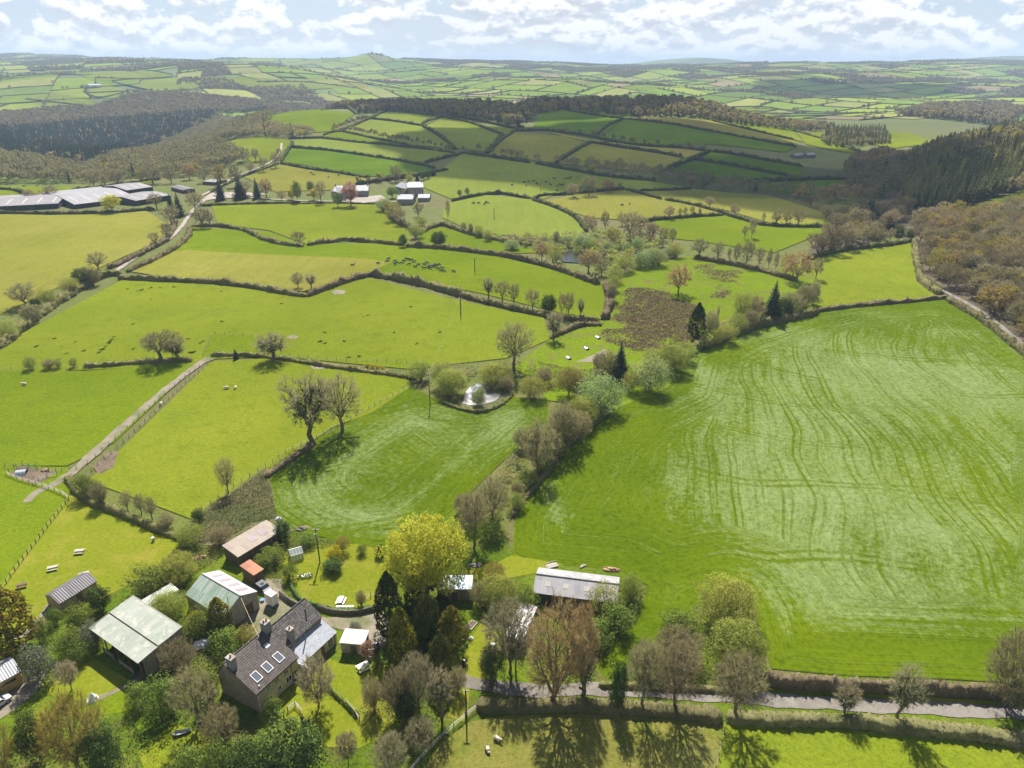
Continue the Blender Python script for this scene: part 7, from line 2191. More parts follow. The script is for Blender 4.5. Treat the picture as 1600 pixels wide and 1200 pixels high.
def streaked_barn():
 o = lambda x, y: (270 + x / 7.06, 790 + y / 7.06)
 hr, he = 5.6, 4.0
 org, rz, L, W1 = frame3(o(325, 755), o(740, 995), o(510, 700), hr)
 p = at_height(*o(900, 930), he)
 q = at_height(*o(400, 1145), 3.4)
 i = Matrix.Rotation(-rz, 4, 'Z')
 yb = (i @ (p - org)).y
 yf = (i @ (q - org)).y
 r = empty('streaked_barn', org, rz)
 tag(r, "green-roofed barn with pale streaks and dark rooflight strips on its far slope", 'barn')
 a = MB().slab([(-.1, 0, hr), (L + .1, 0, hr), (L + .1, yb, he), (-.1, yb, he)], (0, 0, 0.08)).build('roof', B_['grey_roof_patch'], r)
 b = MB().slab([(-.1, yf, 3.35), (L + .1, yf, 3.35), (L + .1, 0, hr + .002), (-.1, 0, hr + .002)], (0, 0, 0.08)).build('roof', B_['green_roof_streak'], r)
 sl = (he - hr) / yb
 for k in range(4):
  x = L * (0.12 + 0.22 * k)
  y0, y1 = yb * 0.22, yb * 0.82
  MB().slab([(x, y0, hr + sl * y0 + .09), (x + .95, y0, hr + sl * y0 + .09), (x + .95, y1, hr + sl * y1 + .09), (x, y1, hr + sl * y1 + .09)], (0, 0, 0.03)).build('rooflight', B_['clear'], a)
 MB().tube((-.1, 0, hr + .08), (L + .1, 0, hr + .08), 0.12, n=8).build('ridge', B_['paletimber'], r)
 w = MB()
 for x in (0, L):
  w.face((x, yf + .1, -.4), (x, yb - .1, -.4), (x, yb - .1, he), (x, 0, hr), (x, yf + .1, 3.35))
 w.face((0, yb - .1, -.4), (L, yb - .1, -.4), (L, yb - .1, he), (0, yb - .1, he))
 w.face((0, yf + .1, -.4), (L, yf + .1, -.4), (L, yf + .1, 3.35), (0, yf + .1, 3.35))
 w.build('wall', B_['stone'], r)
 MB().box(L, L + .06, yb * .15, yb * .6, -.3, 2.7).build('door', B_['boards_dark'], r)
 MB().tube((L * .9, yf * .45, 4.0), (L * .9, yf * .45, 6.2), 0.05).build('flue', B_['black'], r)

def shed(name, label, cat, a, b, c, z, h0, h1, wall, roof, zg=0.0, gable=None, lights=0, doors=True, over=0.2, open_front=False):
 org, rz, L, Wd = frame3(a, b, c, z, zg)
 r = empty(name, org, rz)
 tag(r, label, cat)
 if gable:
  gabled(r, L, Wd, h0, gable, B_[wall], B_[roof], over=over, he2=h1, thick=0.08)
 else:
  ro = mono(r, L, Wd, h0, h1, B_[wall], B_[roof], over=over, open_front=open_front)
  for k in range(lights):
   s = (h1 - h0) / Wd
   x = L * (0.42 + 0.24 * k)
   y0, y1 = Wd * .3, Wd * .75
   MB().slab([(x, y0, h0 + s * y0 + .11), (x + 1.6, y0, h0 + s * y0 + .11), (x + 1.6, y1, h0 + s * y1 + .11), (x, y1, h0 + s * y1 + .11)], (0, 0, 0.03)).build('rooflight', B_['clear'], ro)
 if open_front:
  for k in range(4):
   x = .1 + (L - .2) * k / 3
   MB().box(x - .08, x + .08, .05, .2, -.3, h0 - .02).build('post', B_['brown_wood'], r)
 if doors:
  s = -1 if Wd > 0 else 1
  y0, y1 = sorted((0, s * 0.06))
  d = MB().box(L * .42, L * .42 + min(1.1, L * .3), y0, y1, -.2, min(2.0, h0 - .25)).build('door', B_['boards_dark'], r)
  MB().box(L * .42 + .06, L * .42 + .14, min(s * 0.061, s * 0.12), max(s * 0.061, s * 0.12), .9, 1.05).build('handle', B_['metal'], d)
 return r, L, Wd

farmhouse()
big_green_barn()
streaked_barn()
o7 = lambda x, y: (270 + x / 7.06, 790 + y / 7.06)
shed('long_shed', "long low shed with weathered tan roof and holes at its left end", 'shed', o7(720, 555), o7(1190, 270), o7(570, 460), 2.9, 2.7, 3.4, 'boards_dark', 'tan_roof', lights=2)
shed('tin_shed', "small shed with rust red tin roof behind the farmyard", 'shed', o7(895, 760), o7(990, 700), o7(775, 665), 2.8, 2.7, 3.1, 'boards_dark', 'rust_roof')
shed('lean_to_shed', "narrow lean-to with patched green and brown roof beside the big green-roofed barn", 'shed', (229.5, 949.5), (277, 921), (221, 942), 2.2, 2.1, 2.5, 'boards_grey', 'green_roof', doors=False)
shed('timber_hut', "dark roofed timber hut on the picnic lawn's edge", 'hut', (93.5, 943), (150, 908.5), (71, 930.5), 2.4, 2.5, 2.5, 'boards', 'dark_roof', gable=3.5)
shed('garden_shed', "small stone shed with white flat roof beside the farmhouse lean-to", 'shed', (532, 1003), (567, 1006), (546, 984), 2.6, 2.5, 2.6, 'stone', 'white_roof')
shed('tin_roofed_hut', "wooden hut with blue grey tin roof by the maple", 'hut', (683, 920), (736, 920), (690, 903), 2.9, 2.9, 3.3, 'boards_grey', 'bluegrey_roof')
shed('rusty_roofed_shed', "narrow shed with white roof blotched with rust under the grey tree", 'shed', (815.5, 1001), (837.5, 949), (795, 987), 2.4, 2.4, 2.6, 'boards_grey', 'white_rust')
rb, Lb, Wb = shed('long_barn', "long barn with pale grey cement-sheet roof by the ley", 'barn', (835, 924.5), (962.5, 941), (844, 888), 3.3, 3.3, 3.3, 'boards_dark', 'asbestos', gable=4.6, doors=False, over=0.3)
for k, (fx, fy) in enumerate(((0.12, .25), (0.34, .25), (0.6, .25), (0.9, .28), (0.12, .75), (0.34, .75), (0.62, .75), (0.85, .75))):
 yy = Wb * fy
 zz = 3.3 + 1.3 * (1 - abs(fy - .5) / .5) + 0.115
 s = 1.3 / (Wb / 2) * (1 if fy < .5 else -1)
 MB().slab([(Lb * fx, yy - .5, zz - .5 * s), (Lb * fx + 1.0, yy - .5, zz - .5 * s), (Lb * fx + 1.0, yy + .5, zz + .5 * s), (Lb * fx, yy + .5, zz + .5 * s)], (0, 0, .03)).build('rooflight', B_['paletimber'], rb)
MB().tube((-.3, Wb / 2, 4.72), (Lb + .3, Wb / 2, 4.72), .16, n=8).build('ridge', B_['asbestos'], rb)
for k in range(3):
 x = Lb * (0.05 + 0.3 * k)
 MB().box(x, x + 2.4, -0.06, 0.0, -.2, 2.7).build('barn_door', B_['black'], rb)
# honey-coloured hut at the left edge
rh, Lh, Wh = shed('yellow_hut', "honey yellow timber hut with grey roof at the left edge", 'hut', (-12, 1072), (30.5, 1049), (-28, 1050), 2.7, 2.7, 2.7, 'yellow_boards', 'grey_roof_patch', gable=3.6, doors=False)
MB().box(Lh * .25, Lh * .8, -.05, 0, 1.5, 2.0).build('window', B_['glass'], rh)

# greenhouse on the round lawn's edge
def greenhouse():
 org, rz, L, Wd = frame3(o7(1305, 575), o7(1440, 535), o7(1300, 500), 1.2)
 Wd = max(Wd, 2.2)
 r = empty('greenhouse', org, rz)
 tag(r, "small glass greenhouse on the edge of the round lawn", 'greenhouse')
 gm, gn, go = newmat("greenhouse glass")
 gb = gn.node('ShaderNodeBsdfPrincipled', Base_Color=(0.50, 0.55, 0.55), Roughness=0.15)
 gt = gn.node('ShaderNodeBsdfTransparent', Color=(0.9, 0.95, 0.93))
 gx = gn.n.new('ShaderNodeMixShader')
 gx.inputs[0].default_value = 0.55
 gn.l.new(gt.outputs[0], gx.inputs[1])
 gn.l.new(gb.outputs[0], gx.inputs[2])
 gn.l.new(gx.outputs[0], go.inputs[0])
 he, hr, y = 1.6, 2.4, Wd / 2
 p = MB()
 p.face((0, 0, 0), (L, 0, 0), (L, 0, he), (0, 0, he)).face((L, Wd, 0), (0, Wd, 0), (0, Wd, he), (L, Wd, he))
 p.face((0, 0, he), (L, 0, he), (L, y, hr), (0, y, hr)).face((0, y, hr), (L, y, hr), (L, Wd, he), (0, Wd, he))
 p.face((0, Wd, 0), (0, 0, 0), (0, 0, he), (0, y, hr), (0, Wd, he)).face((L, 0, 0), (L, Wd, 0), (L, Wd, he), (L, y, hr), (L, 0, he))
 p.build('glazing', gm, r)
 f = MB()
 for k in range(5):
  x = L * k / 4
  for a, b in (((x, 0, 0), (x, 0, he)), ((x, 0, he), (x, y, hr)), ((x, y, hr), (x, Wd, he)), ((x, Wd, he), (x, Wd, 0))):
   f.tube(a, b, 0.035, n=4)
 for a, b in (((0, 0, he), (L, 0, he)), ((0, y, hr), (L, y, hr)), ((0, Wd, he), (L, Wd, he)), ((0, 0, 0.03), (L, 0, 0.03))):
  f.tube(a, b, 0.04, n=4)
 f.build('frame', B_['white'], r)

greenhouse()

# far farm: barns, houses
def roof_strips(r, L, Wd, he, hr, n):
 s = (hr - he) / abs(Wd / 2)
 for k in range(n):
  x = L * (k + 0.5) / n
  for y0, y1 in ((.10, .40),):
   ya, yb = Wd * y0, Wd * y1
   MB().slab([(x, ya, he + s * abs(ya) + .19), (x + 1.2, ya, he + s * abs(ya) + .19), (x + 1.2, yb, he + s * abs(yb) + .19), (x, yb, he + s * abs(yb) + .19)], (0, 0, .05)).build('rooflight', B_['paletimber'], r)

def far_barn(label, a, b, c, he, hr, wall='barn_wall', roof='farm_roof', group=None, over=0.3, dark_front=True, name='farm_barn'):
 ga = ground(*a)
 zg = float(ga[2])
 A, Bp, Cp = ground(*a), ground(*b), ground(*c)
 ex = Vector((Bp[0] - A[0], Bp[1] - A[1], 0))
 L = ex.length
 ex.normalize()
 Wd = Vector((Cp[0] - A[0], Cp[1] - A[1], 0)).dot(Vector((-ex.y, ex.x, 0)))
 r = empty(name, (A[0], A[1], min(A[2], Bp[2], Cp[2])), math.atan2(ex.y, ex.x))
 tag(r, label, 'barn', group)
 gabled(r, L, Wd, he, hr, B_[wall], B_[roof], over=over, thick=0.15, zsink=3)
 if dark_front:
  roof_strips(r, L, Wd, he, hr, max(3, int(L / 9)))
  for k in range(3):
   MB().box(L * (0.08 + .3 * k), L * (0.30 + .3 * k), -.08, 0, -1, he * .82).build('door', B_['black'], r)  # black panels stand in for the shade inside open fronts
 return r, L, Wd

far_barn("long grey-roofed cattle barn at the left end of the far farm", (-30, 331), (92, 325), (-20, 315), 4.0, 6.0)
far_barn("middle grey-roofed barn of the far farm with open front", (58, 326), (128, 316), (60, 312), 4.0, 5.8)
far_barn("large pale-roofed barn at the centre of the far farm", (118, 326), (215, 314), (112, 305), 4.5, 6.8, roof='farm_roof_white')
far_barn("narrow barn with dark open side at the back of the far farm", (200, 306), (240, 300), (196, 296), 5.0, 7.0)
far_barn("low grey barn at the right end of the far farm", (214, 321), (268, 312), (212, 309), 3.8, 5.4)
far_barn("dark low shed in the trees beyond the far farm", (268, 297), (288, 302), (272, 292), 2.6, 3.6, wall='boards_dark', roof='dark_roof', name='farm_shed', dark_front=False)
far_barn("dark stable block in the trees by the far farm road", (317, 288), (336, 289), (318, 283), 2.6, 3.4, wall='boards_dark', roof='dark_roof', name='farm_shed', dark_front=False)

def far_house(label, a, b, c, he, hr, wall='stone_grey', roof='far_slate', nwin=3, chim=True):
 r, L, Wd = far_barn(label, a, b, c, he, hr, wall, roof, dark_front=False, name='stone_house', over=0.2)
 r['category'] = 'house'
 s = -1 if Wd > 0 else 1
 for k in range(nwin):
  for z in ((1.0, 3.6) if he > 4.5 else (1.0,)):
   window_y(r, L * (k + .5) / nwin, 0, z, 1.2, 1.4, s)
 if chim:
  chimney(r, 0.6, Wd / 2, hr - 1, hr + 1.6, .9, .9, B_['stone_grey'], 1)
  chimney(r, L - 0.6, Wd / 2, hr - 1, hr + 1.6, .9, .9, B_['stone_grey'], 1)

far_house("long low stone house with slate roof behind the salmon pink tree", (523, 308), (576, 307), (524, 300), 4.6, 7.4)
far_house("stone house wing facing left beside the long low house", (518, 306), (536, 311), (522, 300), 4.4, 7.2, nwin=2, chim=False)
far_house("tall square stone house on the far farm's right side", (637, 307), (662, 305), (637, 298), 7.0, 9.6, nwin=3)
far_house("slate-roofed range left of the tall square stone house", (618, 300), (638, 305), (622, 293), 4.6, 7.6, nwin=2, chim=False)
far_house("small stone cottage in front of the tall square house", (621, 320), (645, 319), (621, 313), 4.2, 6.4, nwin=3)
far_house("low outbuilding right of the cottage", (653, 315), (671, 314), (654, 309), 2.8, 4.4, wall='stone', nwin=2, chim=False)
far_house("low stone barns of the hill farm in the cloud shadow", (1243, 247), (1255, 246.5), (1243.5, 245), 3.5, 5.6, nwin=2, chim=False)
far_house("second roof of the hill farm in the cloud shadow", (1262, 246.5), (1274, 246), (1262.5, 244.5), 3.5, 5.6, nwin=2, chim=False)
far_house("white farmhouse among the leafless trees of the left far slope", (140, 136), (160, 135), (141, 133), 5, 8, wall='white', nwin=2)

def tor_tower():
 _, e = ray_ue(582, 90)
 x, y = BUMPS[0][0], BUMPS[0][1]
 z = float(terrain(x, y))
 r = empty('hilltop_church', (x, y, z))
 tag(r, "tiny church on the rocky summit of the distant conical hill", 'church')
 MB().box(-6, -1, -3, 3, -4, 15).build('tower', B_['stone_grey'], r)
 MB().box(-1, 9, -3, 3, -4, 6).build('nave', B_['stone_grey'], r)
 MB().slab([(-1, -3.4, 6), (9, -3.4, 6), (9, 0, 9), (-1, 0, 9)], (0, 0, .4)).slab([(-1, 0, 9.01), (9, 0, 9.01), (9, 3.4, 6), (-1, 3.4, 6)], (0, 0, .4)).build('roof', B_['far_slate'], r)
 import bmesh
 for dx, dy, s, lab in ((28, -8, 13, "rocky outcrop just right of the church on the distant conical hill"), (56, -14, 17, "larger rocky outcrop on the right shoulder of the distant conical hill")):
  bm = bmesh.new()
  bmesh.ops.create_icosphere(bm, subdivisions=3, radius=1)
  for v in bm.verts:
   n = 1 + .25 * math.sin(v.co.x * 5 + dx) * math.sin(v.co.y * 4 + 1) + .15 * math.sin(v.co.z * 9)
   v.co = (v.co.x * s * n, v.co.y * s * .7 * n, v.co.z * s * .55 * n)
  me = bpy.data.meshes.new('rock_outcrop')
  bm.to_mesh(me)
  bm.free()
  oo = link('rock_outcrop', me, [B_['stone_grey']])
  oo.location = (x + dx, y + dy, float(terrain(x + dx, y + dy)))
  tag(oo, lab, 'rocks')

tor_tower()

# ------------------------------------------------------------------ small things in the yard and gardens
def put(name, label, cat, px, py, rz=0.0, group=None):
 return tag(empty(name, ground(px, py), rad(rz)), label, cat, group)

def trailer():
 org, rz, L, Wd = frame3(o7(1085, 1010), o7(1150, 965), o7(1010, 960), 2.9)
 r = empty('box_trailer', org, rz)
 tag(r, "white box trailer parked in the farmyard", 'trailer')
 MB().box(0, L, 0, Wd, .5, 2.85).build('body', B_['white'], r)
 MB().box(-.04, L + .04, -.04, Wd + .04, 2.851, 2.93).build('roof', B_['white_roof'], r)
 MB().box(L * .48, L * .52, -.02, -.001, .55, 2.8).build('door_seam', B_['grey_metal'], r)
 MB().box(0.1, L - .1, Wd * .1, Wd * .9, .38, .499).build('chassis', B_['black'], r)
 for x in (L * .3, L * .7):
  w = MB().tube((x, -.02, .32), (x, -.22, .32), .32, n=14).build('wheel', B_['black'], r)
  MB().tube((x, -.221, .32), (x, -.24, .32), .16, n=10).build('rim', B_['metal'], w)
 MB().tube((L, Wd / 2, .45), (L + 1.2, Wd / 2, .4), .06).build('drawbar', B_['black'], r)

trailer()
PT = None

def picnic_table(px, py, rz, label, group=None, scale=1.0, mat='paletimber'):
 r = put('picnic_table', label, 'table', px, py, rz, group)
 r.scale = (scale,) * 3
 t = MB()
 for k in range(5):
  t.box(-.95, .95, -.4 + k * .165, -.4 + k * .165 + .14, .72, .765)
 t.build('table_top', B_[mat], r)
 for s in (-1, 1):
  MB().box(-.95, .95, s * .72 - .14, s * .72 + .14, .42, .46).build('bench', B_[mat], r)
  f = MB()
  f.tube((s * .65, -.3, .72), (s * .65, -.66, 0), .05, n=4).tube((s * .65, .3, .72), (s * .65, .66, 0), .05, n=4)
  f.box(s * .65 - .04, s * .65 + .04, -.8, .8, .34, .42)
  f.build('leg_frame', B_['brown_wood'], r)

picnic_table(125, 864, 8, "pale picnic table farthest right on the picnic lawn")
picnic_table(83, 890, 22, "pale picnic table in the middle of the picnic lawn")
picnic_table(35, 917, 25, "weathered brown picnic table nearest the gold-topped conifer", mat='brown_wood')
picnic_table(132, 900, 30, "picnic table half hidden behind the timber hut")
picnic_table(533, 941, 84, "white picnic bench on the round lawn near the wall", mat='white')
picnic_table(568, 1045, 35, "white garden table with benches on the farmhouse lawn", mat='white', scale=1.1)

def tank(px, py, rz, r_, L, label):
 r = put('oil_tank', label, 'tank', px, py, rz)
 MB().tube((-L / 2, 0, r_ + .25), (L / 2, 0, r_ + .25), r_, n=20).build('drum', B_['tank'], r)
 for k in (-.3, 0, .3):
  MB().tube((k * L - .04, 0, r_ + .25), (k * L + .04, 0, r_ + .25), r_ * 1.04, n=20).build('rib', B_['tank'], r)
 for s in (-.3, .3):
  MB().box(s * L - .1, s * L + .1, -r_ * .8, r_ * .8, 0, .4).build('support', B_['concrete'], r)
 MB().tube((0, 0, 2 * r_ + .2), (0, 0, 2 * r_ + .35), .15, n=10).build('cap', B_['black'], r)

tank(586, 1016, 5, .72, 1.5, "largest dark cylindrical tank beside the flat-roofed shed")
tank(580, 1024, 10, .58, 1.2, "middle dark tank in front of the largest one")
r = put('water_barrel', "small grey barrel at the front of the dark tanks", 'barrel', 578, 1031)
MB().tube((0, 0, 0), (0, 0, .45), .33, .38, 14).tube((0, 0, .4501), (0, 0, .9), .38, .33, 14).build('body', B_['grey_metal'], r)
MB().tube((0, 0, .9), (0, 0, .95), .35, n=14).build('lid', B_['white'], r)

def ark(px, py, rz, label, L=2.2, rad_=1.1, group=None):
 r = put('pig_ark', label, 'pig ark', px, py, rz, group)
 n = 14
 sh = MB()
 pts = [(math.cos(math.pi * k / n) * rad_, math.sin(math.pi * k / n) * rad_ * .95) for k in range(n + 1)]
 for k in range(n):
  (a, b), (c, d) = pts[k], pts[k + 1]
  sh.face((-L / 2, a, b), (L / 2, a, b), (L / 2, c, d), (-L / 2, c, d))
  sh.face((-L / 2, a * .95, b * .95), (-L / 2, c * .95, d * .95), (L / 2, c * .95, d * .95), (L / 2, a * .95, b * .95))
 sh.build('curved_roof', B_['metal'], r)
 e = MB()
 e.face(*[(-L / 2 + .05, y * .94, z * .94) for y, z in pts])
 e.build('end_panel', B_['boards_grey'], r)
 e = MB()
 e.face(*[(L / 2 - .05, y * .94, z * .94) for y, z in pts if abs(y) > -1])
 e.build('end_panel', B_['black'], r)
 return r

ark(34, 741, 15, "shiny curved metal pig ark in the fenced mud pen", 2.4, 1.2)
ark(934, 529, -60, "white curved hut farthest up the marsh edge", 1.9, 0.85)
ark(916, 546, -60, "white curved hut in the middle of three by the marsh", 1.9, 0.85)
ark(888, 561, -60, "white curved hut nearest the pond side of the marsh", 1.9, 0.85)

# white tarpaulins, heaps
def lump(name, label, cat, px, py, sx, sy, sz, mat, seed=0, rz=0, lift=0.0, peak=False):
 import bmesh
 bm = bmesh.new()
 bmesh.ops.create_icosphere(bm, subdivisions=4, radius=1)
 R = np.random.default_rng(seed)
 a = R.uniform(0, 6, 6)
 for v in bm.verts:
  d = v.co.copy()
  k = 1 + .13 * math.sin(d.x * 4 + a[0]) * math.sin(d.y * 5 + a[1]) + .08 * math.sin(d.x * 9 + d.y * 7 + a[2]) + .05 * math.sin(d.z * 13 + a[3])
  z = d.z * sz * k
  if peak:
   z = sz * max(0, 1 - (abs(d.x) + abs(d.y)) * .8) if d.z > 0 else 0
  v.co = (d.x * sx * k, d.y * sy * k, max(z, -.1))
 me = bpy.data.meshes.new(name)
 bm.to_mesh(me)
 bm.free()
 oo = link(name, me, [B_[mat] if isinstance(mat, str) else mat])
 p = ground(px, py)
 oo.location = (p[0], p[1], p[2] + lift)
 oo.rotation_euler = (0, 0, rad(rz))
 return tag(oo, label, cat)

lump('tarpaulin', "white tarpaulin-covered heap among the bushes left of the farmhouse", 'tarpaulin', 315, 1009, 1.7, 1.0, 1.1, 'tarp', 1, 35)
lump('white_tent', "small white pointed garden tent by the path", 'tent', 145, 1093, 0.9, 0.9, 1.5, 'tarp', 2, 0, 0, True)
lump('tarpaulin', "white sheet at the end of the long brown shed", 'tarpaulin', 435, 812, 0.7, 0.5, 0.7, 'tarp', 3, 20)
heap = earth("garden heap", (0.30, 0.17, 0.10), (0.36, 0.25, 0.17), (0.22, 0.14, 0.09), 0.8, 0.4)
rubb = earth("scrap heap", (0.10, 0.085, 0.08), (0.30, 0.27, 0.25), (0.16, 0.11, 0.09), 1.6, 0.6)
lump('heap', "reddish brown heap left of the long tan-roofed shed", 'heap', 312, 872, 1.6, .7, .5, heap, 4, 20)
lump('scrap_heap', "grey scrap heap at the right of the long brown shed", 'heap', 471, 827, 1.3, .8, .6, rubb, 5, 20)
lump('scrap_heap', "scrap and rubble heap beside the maple above the hut", 'heap', 742, 884, 1.6, .7, .5, rubb, 6, 0)
lump('scrap_heap', "brown brush heap behind the barn's right end", 'heap', 955, 891, 1.8, .7, .6, heap, 7, -10)
lump('soil_heap', "mound of earth in the pig pen", 'heap', 71, 736, 1.2, .7, .6, heap, 8, 0)
r = put('timber_stack', "stack of pale timber on the grass behind the long barn", 'timber', 862, 885, 20)
t = MB()
for k in range(9):
 t.box(-1.3 + .1 * (k % 3), 1.3 - .13 * (k % 2), -.7 + (k % 5) * .3, -.7 + (k % 5) * .3 + .2, .05 + .16 * (k // 5), .19 + .16 * (k // 5))
t.build('planks', B_['paletimber'], r)
MB().tube((-1.2, .9, .15), (1.4, 1.3, .15), .12, n=7).build('log', B_['boards_grey'], r)
r = put('timber_stack', "short pale log lying right of the timber stack behind the barn", 'timber', 911, 886, 35)
MB().tube((-.8, 0, .2), (.8, 0, .2), .2, .17, 8).build('log', B_['paletimber'], r)
MB().tube((-.3, .4, .15), (.6, .5, .15), .12, .1, 8).build('branch', B_['paletimber'], r)

# trough / bath shell on the rough grass
r = put('water_trough', "dark kidney-shaped pond liner lying on the rough grass", 'liner', 284, 1147, 25)
sh, inn = MB(), MB()
n = 20
for k in range(n):
 def pt(j, s, z):
  a = 2 * math.pi * j / n
  q = 1 + .25 * math.cos(2 * a + .6) + .12 * math.cos(3 * a)
  return (1.15 * s * q * math.cos(a), .6 * s * q * math.sin(a), z)
 sh.face(pt(k, .8, .05), pt(k + 1, .8, .05), pt(k + 1, 1, .5), pt(k, 1, .5))
 sh.face(pt(k, 1, .5), pt(k + 1, 1, .5), pt(k + 1, .9, .5), pt(k, .9, .5))
 inn.face(pt(k, .9, .49), pt(k + 1, .9, .49), pt(k + 1, .7, .12), pt(k, .7, .12))
inn.face(*[pt(k, .7, .12) for k in range(n)])
sh.build('shell', B_['tank'], r)
inn.build('lining', B_['grey_metal'], r)

def garden_chair(px, py, rz, label, mat):
 r = put('garden_chair', label, 'chair', px, py, rz)
 MB().box(-.28, .28, -.28, .28, .42, .47).build('seat', B_[mat], r)
 MB().slab([(-.28, .26, .47), (.28, .26, .47), (.28, .42, 1.05), (-.28, .42, 1.05)], (0, .05, 0)).build('backrest', B_[mat], r)
 for sx in (-1, 1):
  for sy in (-1, 1):
   MB().box(sx * .25 - .025, sx * .25 + .025, sy * .25 - .025, sy * .25 + .025, 0, .42).build('leg', B_[mat], r)
  MB().box(sx * .30 - .03, sx * .30 + .03, -.25, .3, .62, .67).build('armrest', B_[mat], r)

garden_chair(474, 1131, 20, "dark green garden chair on the lawn by the laurel", 'tank')
garden_chair(480, 1133, -60, "black garden chair right of the green one by the laurel", 'black')
r = put('compost_bin', "tall black bin at the end of the vegetable plot path", 'bin', 725, 1042)
MB().tube((0, 0, 0), (0, 0, 1.5), .42, .34, 14).build('body', B_['black'], r)
MB().tube((0, 0, 1.5), (0, 0, 1.6), .36, .2, 14).build('lid', B_['tank'], r)
r = put('wheelbarrow', "blue tub beside the streaked barn's corner", 'tub', 410, 940)
MB().tube((0, 0, 0), (0, 0, .5), .3, .42, 14).build('body', B_['blue'], r)
MB().tube((0, 0, .5), (0, 0, .54), .44, .44, 14).build('rim', B_['blue'], r)
r.name = 'plastic_tub'

def raised_bed(px, py, rz, label, w=2.2, d=1.3):
 r = put('raised_bed', label, 'garden bed', px, py, rz)
 f = MB()
 f.box(-w / 2, w / 2, -d / 2, -d / 2 + .12, 0, .3).box(-w / 2, w / 2, d / 2 - .12, d / 2, 0, .3)
 f.box(-w / 2, -w / 2 + .12, -d / 2 + .12, d / 2 - .12, 0, .3).box(w / 2 - .12, w / 2, -d / 2 + .12, d / 2 - .12, 0, .3)
 f.build('frame', B_['paletimber'], r)
 MB().box(-w / 2 + .12, w / 2 - .12, -d / 2 + .12, d / 2 - .12, 0, .22).build('soil', G['mud'], r)

raised_bed(737, 978, 60, "timber-edged vegetable bed beside the golden-tipped cypress")
raised_bed(770, 948, 50, "small timber-edged bed below the sallow by the hut")
r = put('garden_ornament', "round white stone on the lawn by the vegetable bed", 'ornament', 736, 999)
MB().tube((0, 0, 0), (0, 0, .25), .35, .45, 12).tube((0, 0, .2501), (0, 0, .6), .45, .2, 12).build('stone', B_['white'], r)
r = put('water_butt', "metal water butt on the vegetable plot", 'butt', 770, 1012)
MB().tube((0, 0, 0), (0, 0, .9), .4, .4, 14).build('body', B_['metal'], r)
MB().tube((0, 0, .9), (0, 0, .98), .42, .42, 14).build('lid', B_['grey_metal'], r)
for px, py, lab, rz in ((532, 952, "left white plank bench against the round lawn's wall", 2), (546, 952, "right white plank bench against the round lawn's wall", 4)):
 r = put('bench', lab, 'bench', px, py - 2, rz)
 MB().box(-.85, .85, -.2, .2, .42, .47).build('seat', B_['white'], r)
 for s in (-.7, .7):
  MB().box(s - .05, s + .05, -.18, .18, 0, .42).build('leg', B_['white'], r)
r = put('flower_bed', "round flower bed planted on the lawn left of the pole", 'flower bed', 477, 902, 10)
sp = Soup()
R = np.random.default_rng(4)
q = R.uniform(-1, 1, (500, 3)) * np.array([1.5, .7, .25]) + np.array([0, 0, .3])
leafcards(sp, q, np.array([0, 0, 1.0]) + 0 * q, R, .22)
link('leaves', sp.mesh('leaves'), [M_['green']], r)
sp = Soup()
q = R.uniform(-1, 1, (40, 3)) * np.array([1.4, .6, .1]) + np.array([0, 0, .6])
leafcards(sp, q, np.array([0, 0, 1.0]) + 0 * q, R, .28, .9)
link('blossom', sp.mesh('blossom'), [B_['white']], r)

# trough parked car at left edge
def parked_car(px, py, rz, label, mat='cover', top='blue'):
 r = put('parked_car', label, 'car', px, py, rz)
 prof = [(-2.0, .35), (2.0, .35), (2.05, .75), (1.2, .92), (.65, 1.42), (-1.2, 1.45), (-1.9, .95), (-2.05, .7)]
 b = MB()
 b.slab([(x, -.82, z) for x, z in prof], (0, 1.64, 0)).build('body', B_[mat], r)
 for s in (-1, 1):
  y0 = s * .825
  MB().slab([(1.05, y0, .95), (.6, y0, 1.36), (-1.1, y0, 1.38), (-1.6, y0, .98)], (0, s * .012, 0)).build('side_window', B_['glass'], r)
  for x in (-1.3, 1.3):
   w = MB().tube((x, s * .66, .33), (x, s * .86, .33), .33, n=16).build('wheel', B_['black'], r)
   MB().tube((x, s * .861, .33), (x, s * .875, .33), .18, n=12).build('rim', B_['metal'], w)
 MB().slab([(1.18, -.7, .945), (1.18, .7, .945), (.69, .66, 1.40), (.69, -.66, 1.40)], (.03, 0, .02)).build('windscreen', B_['glass'], r)
 for s in (-1, 1):
  MB().box(2.02, 2.075, s * .6 - .15, s * .6 + .15, .6, .74).build('headlight', B_['white'], r)
 MB().box(-.3, .3, -.3, .3, 1.455, 1.48).build('sunroof', B_[top], r)

parked_car(-4, 1104, 60, "pale car nosing in at the left edge beside the yellow hut")

parked_car(411, 921, -38, "black car parked between the rust-roofed shed and the white trailer", 'black', 'glass')
r = put('barrel', "small grey barrel standing alone on the picnic lawn", 'barrel', 240, 846)
MB().tube((0, 0, 0), (0, 0, .5), .28, .34, 12).tube((0, 0, .5001), (0, 0, 1.0), .34, .28, 12).build('body', B_['grey_metal'], r)
MB().tube((0, 0, 1.0), (0, 0, 1.06), .3, n=12).build('lid', B_['white'], r)

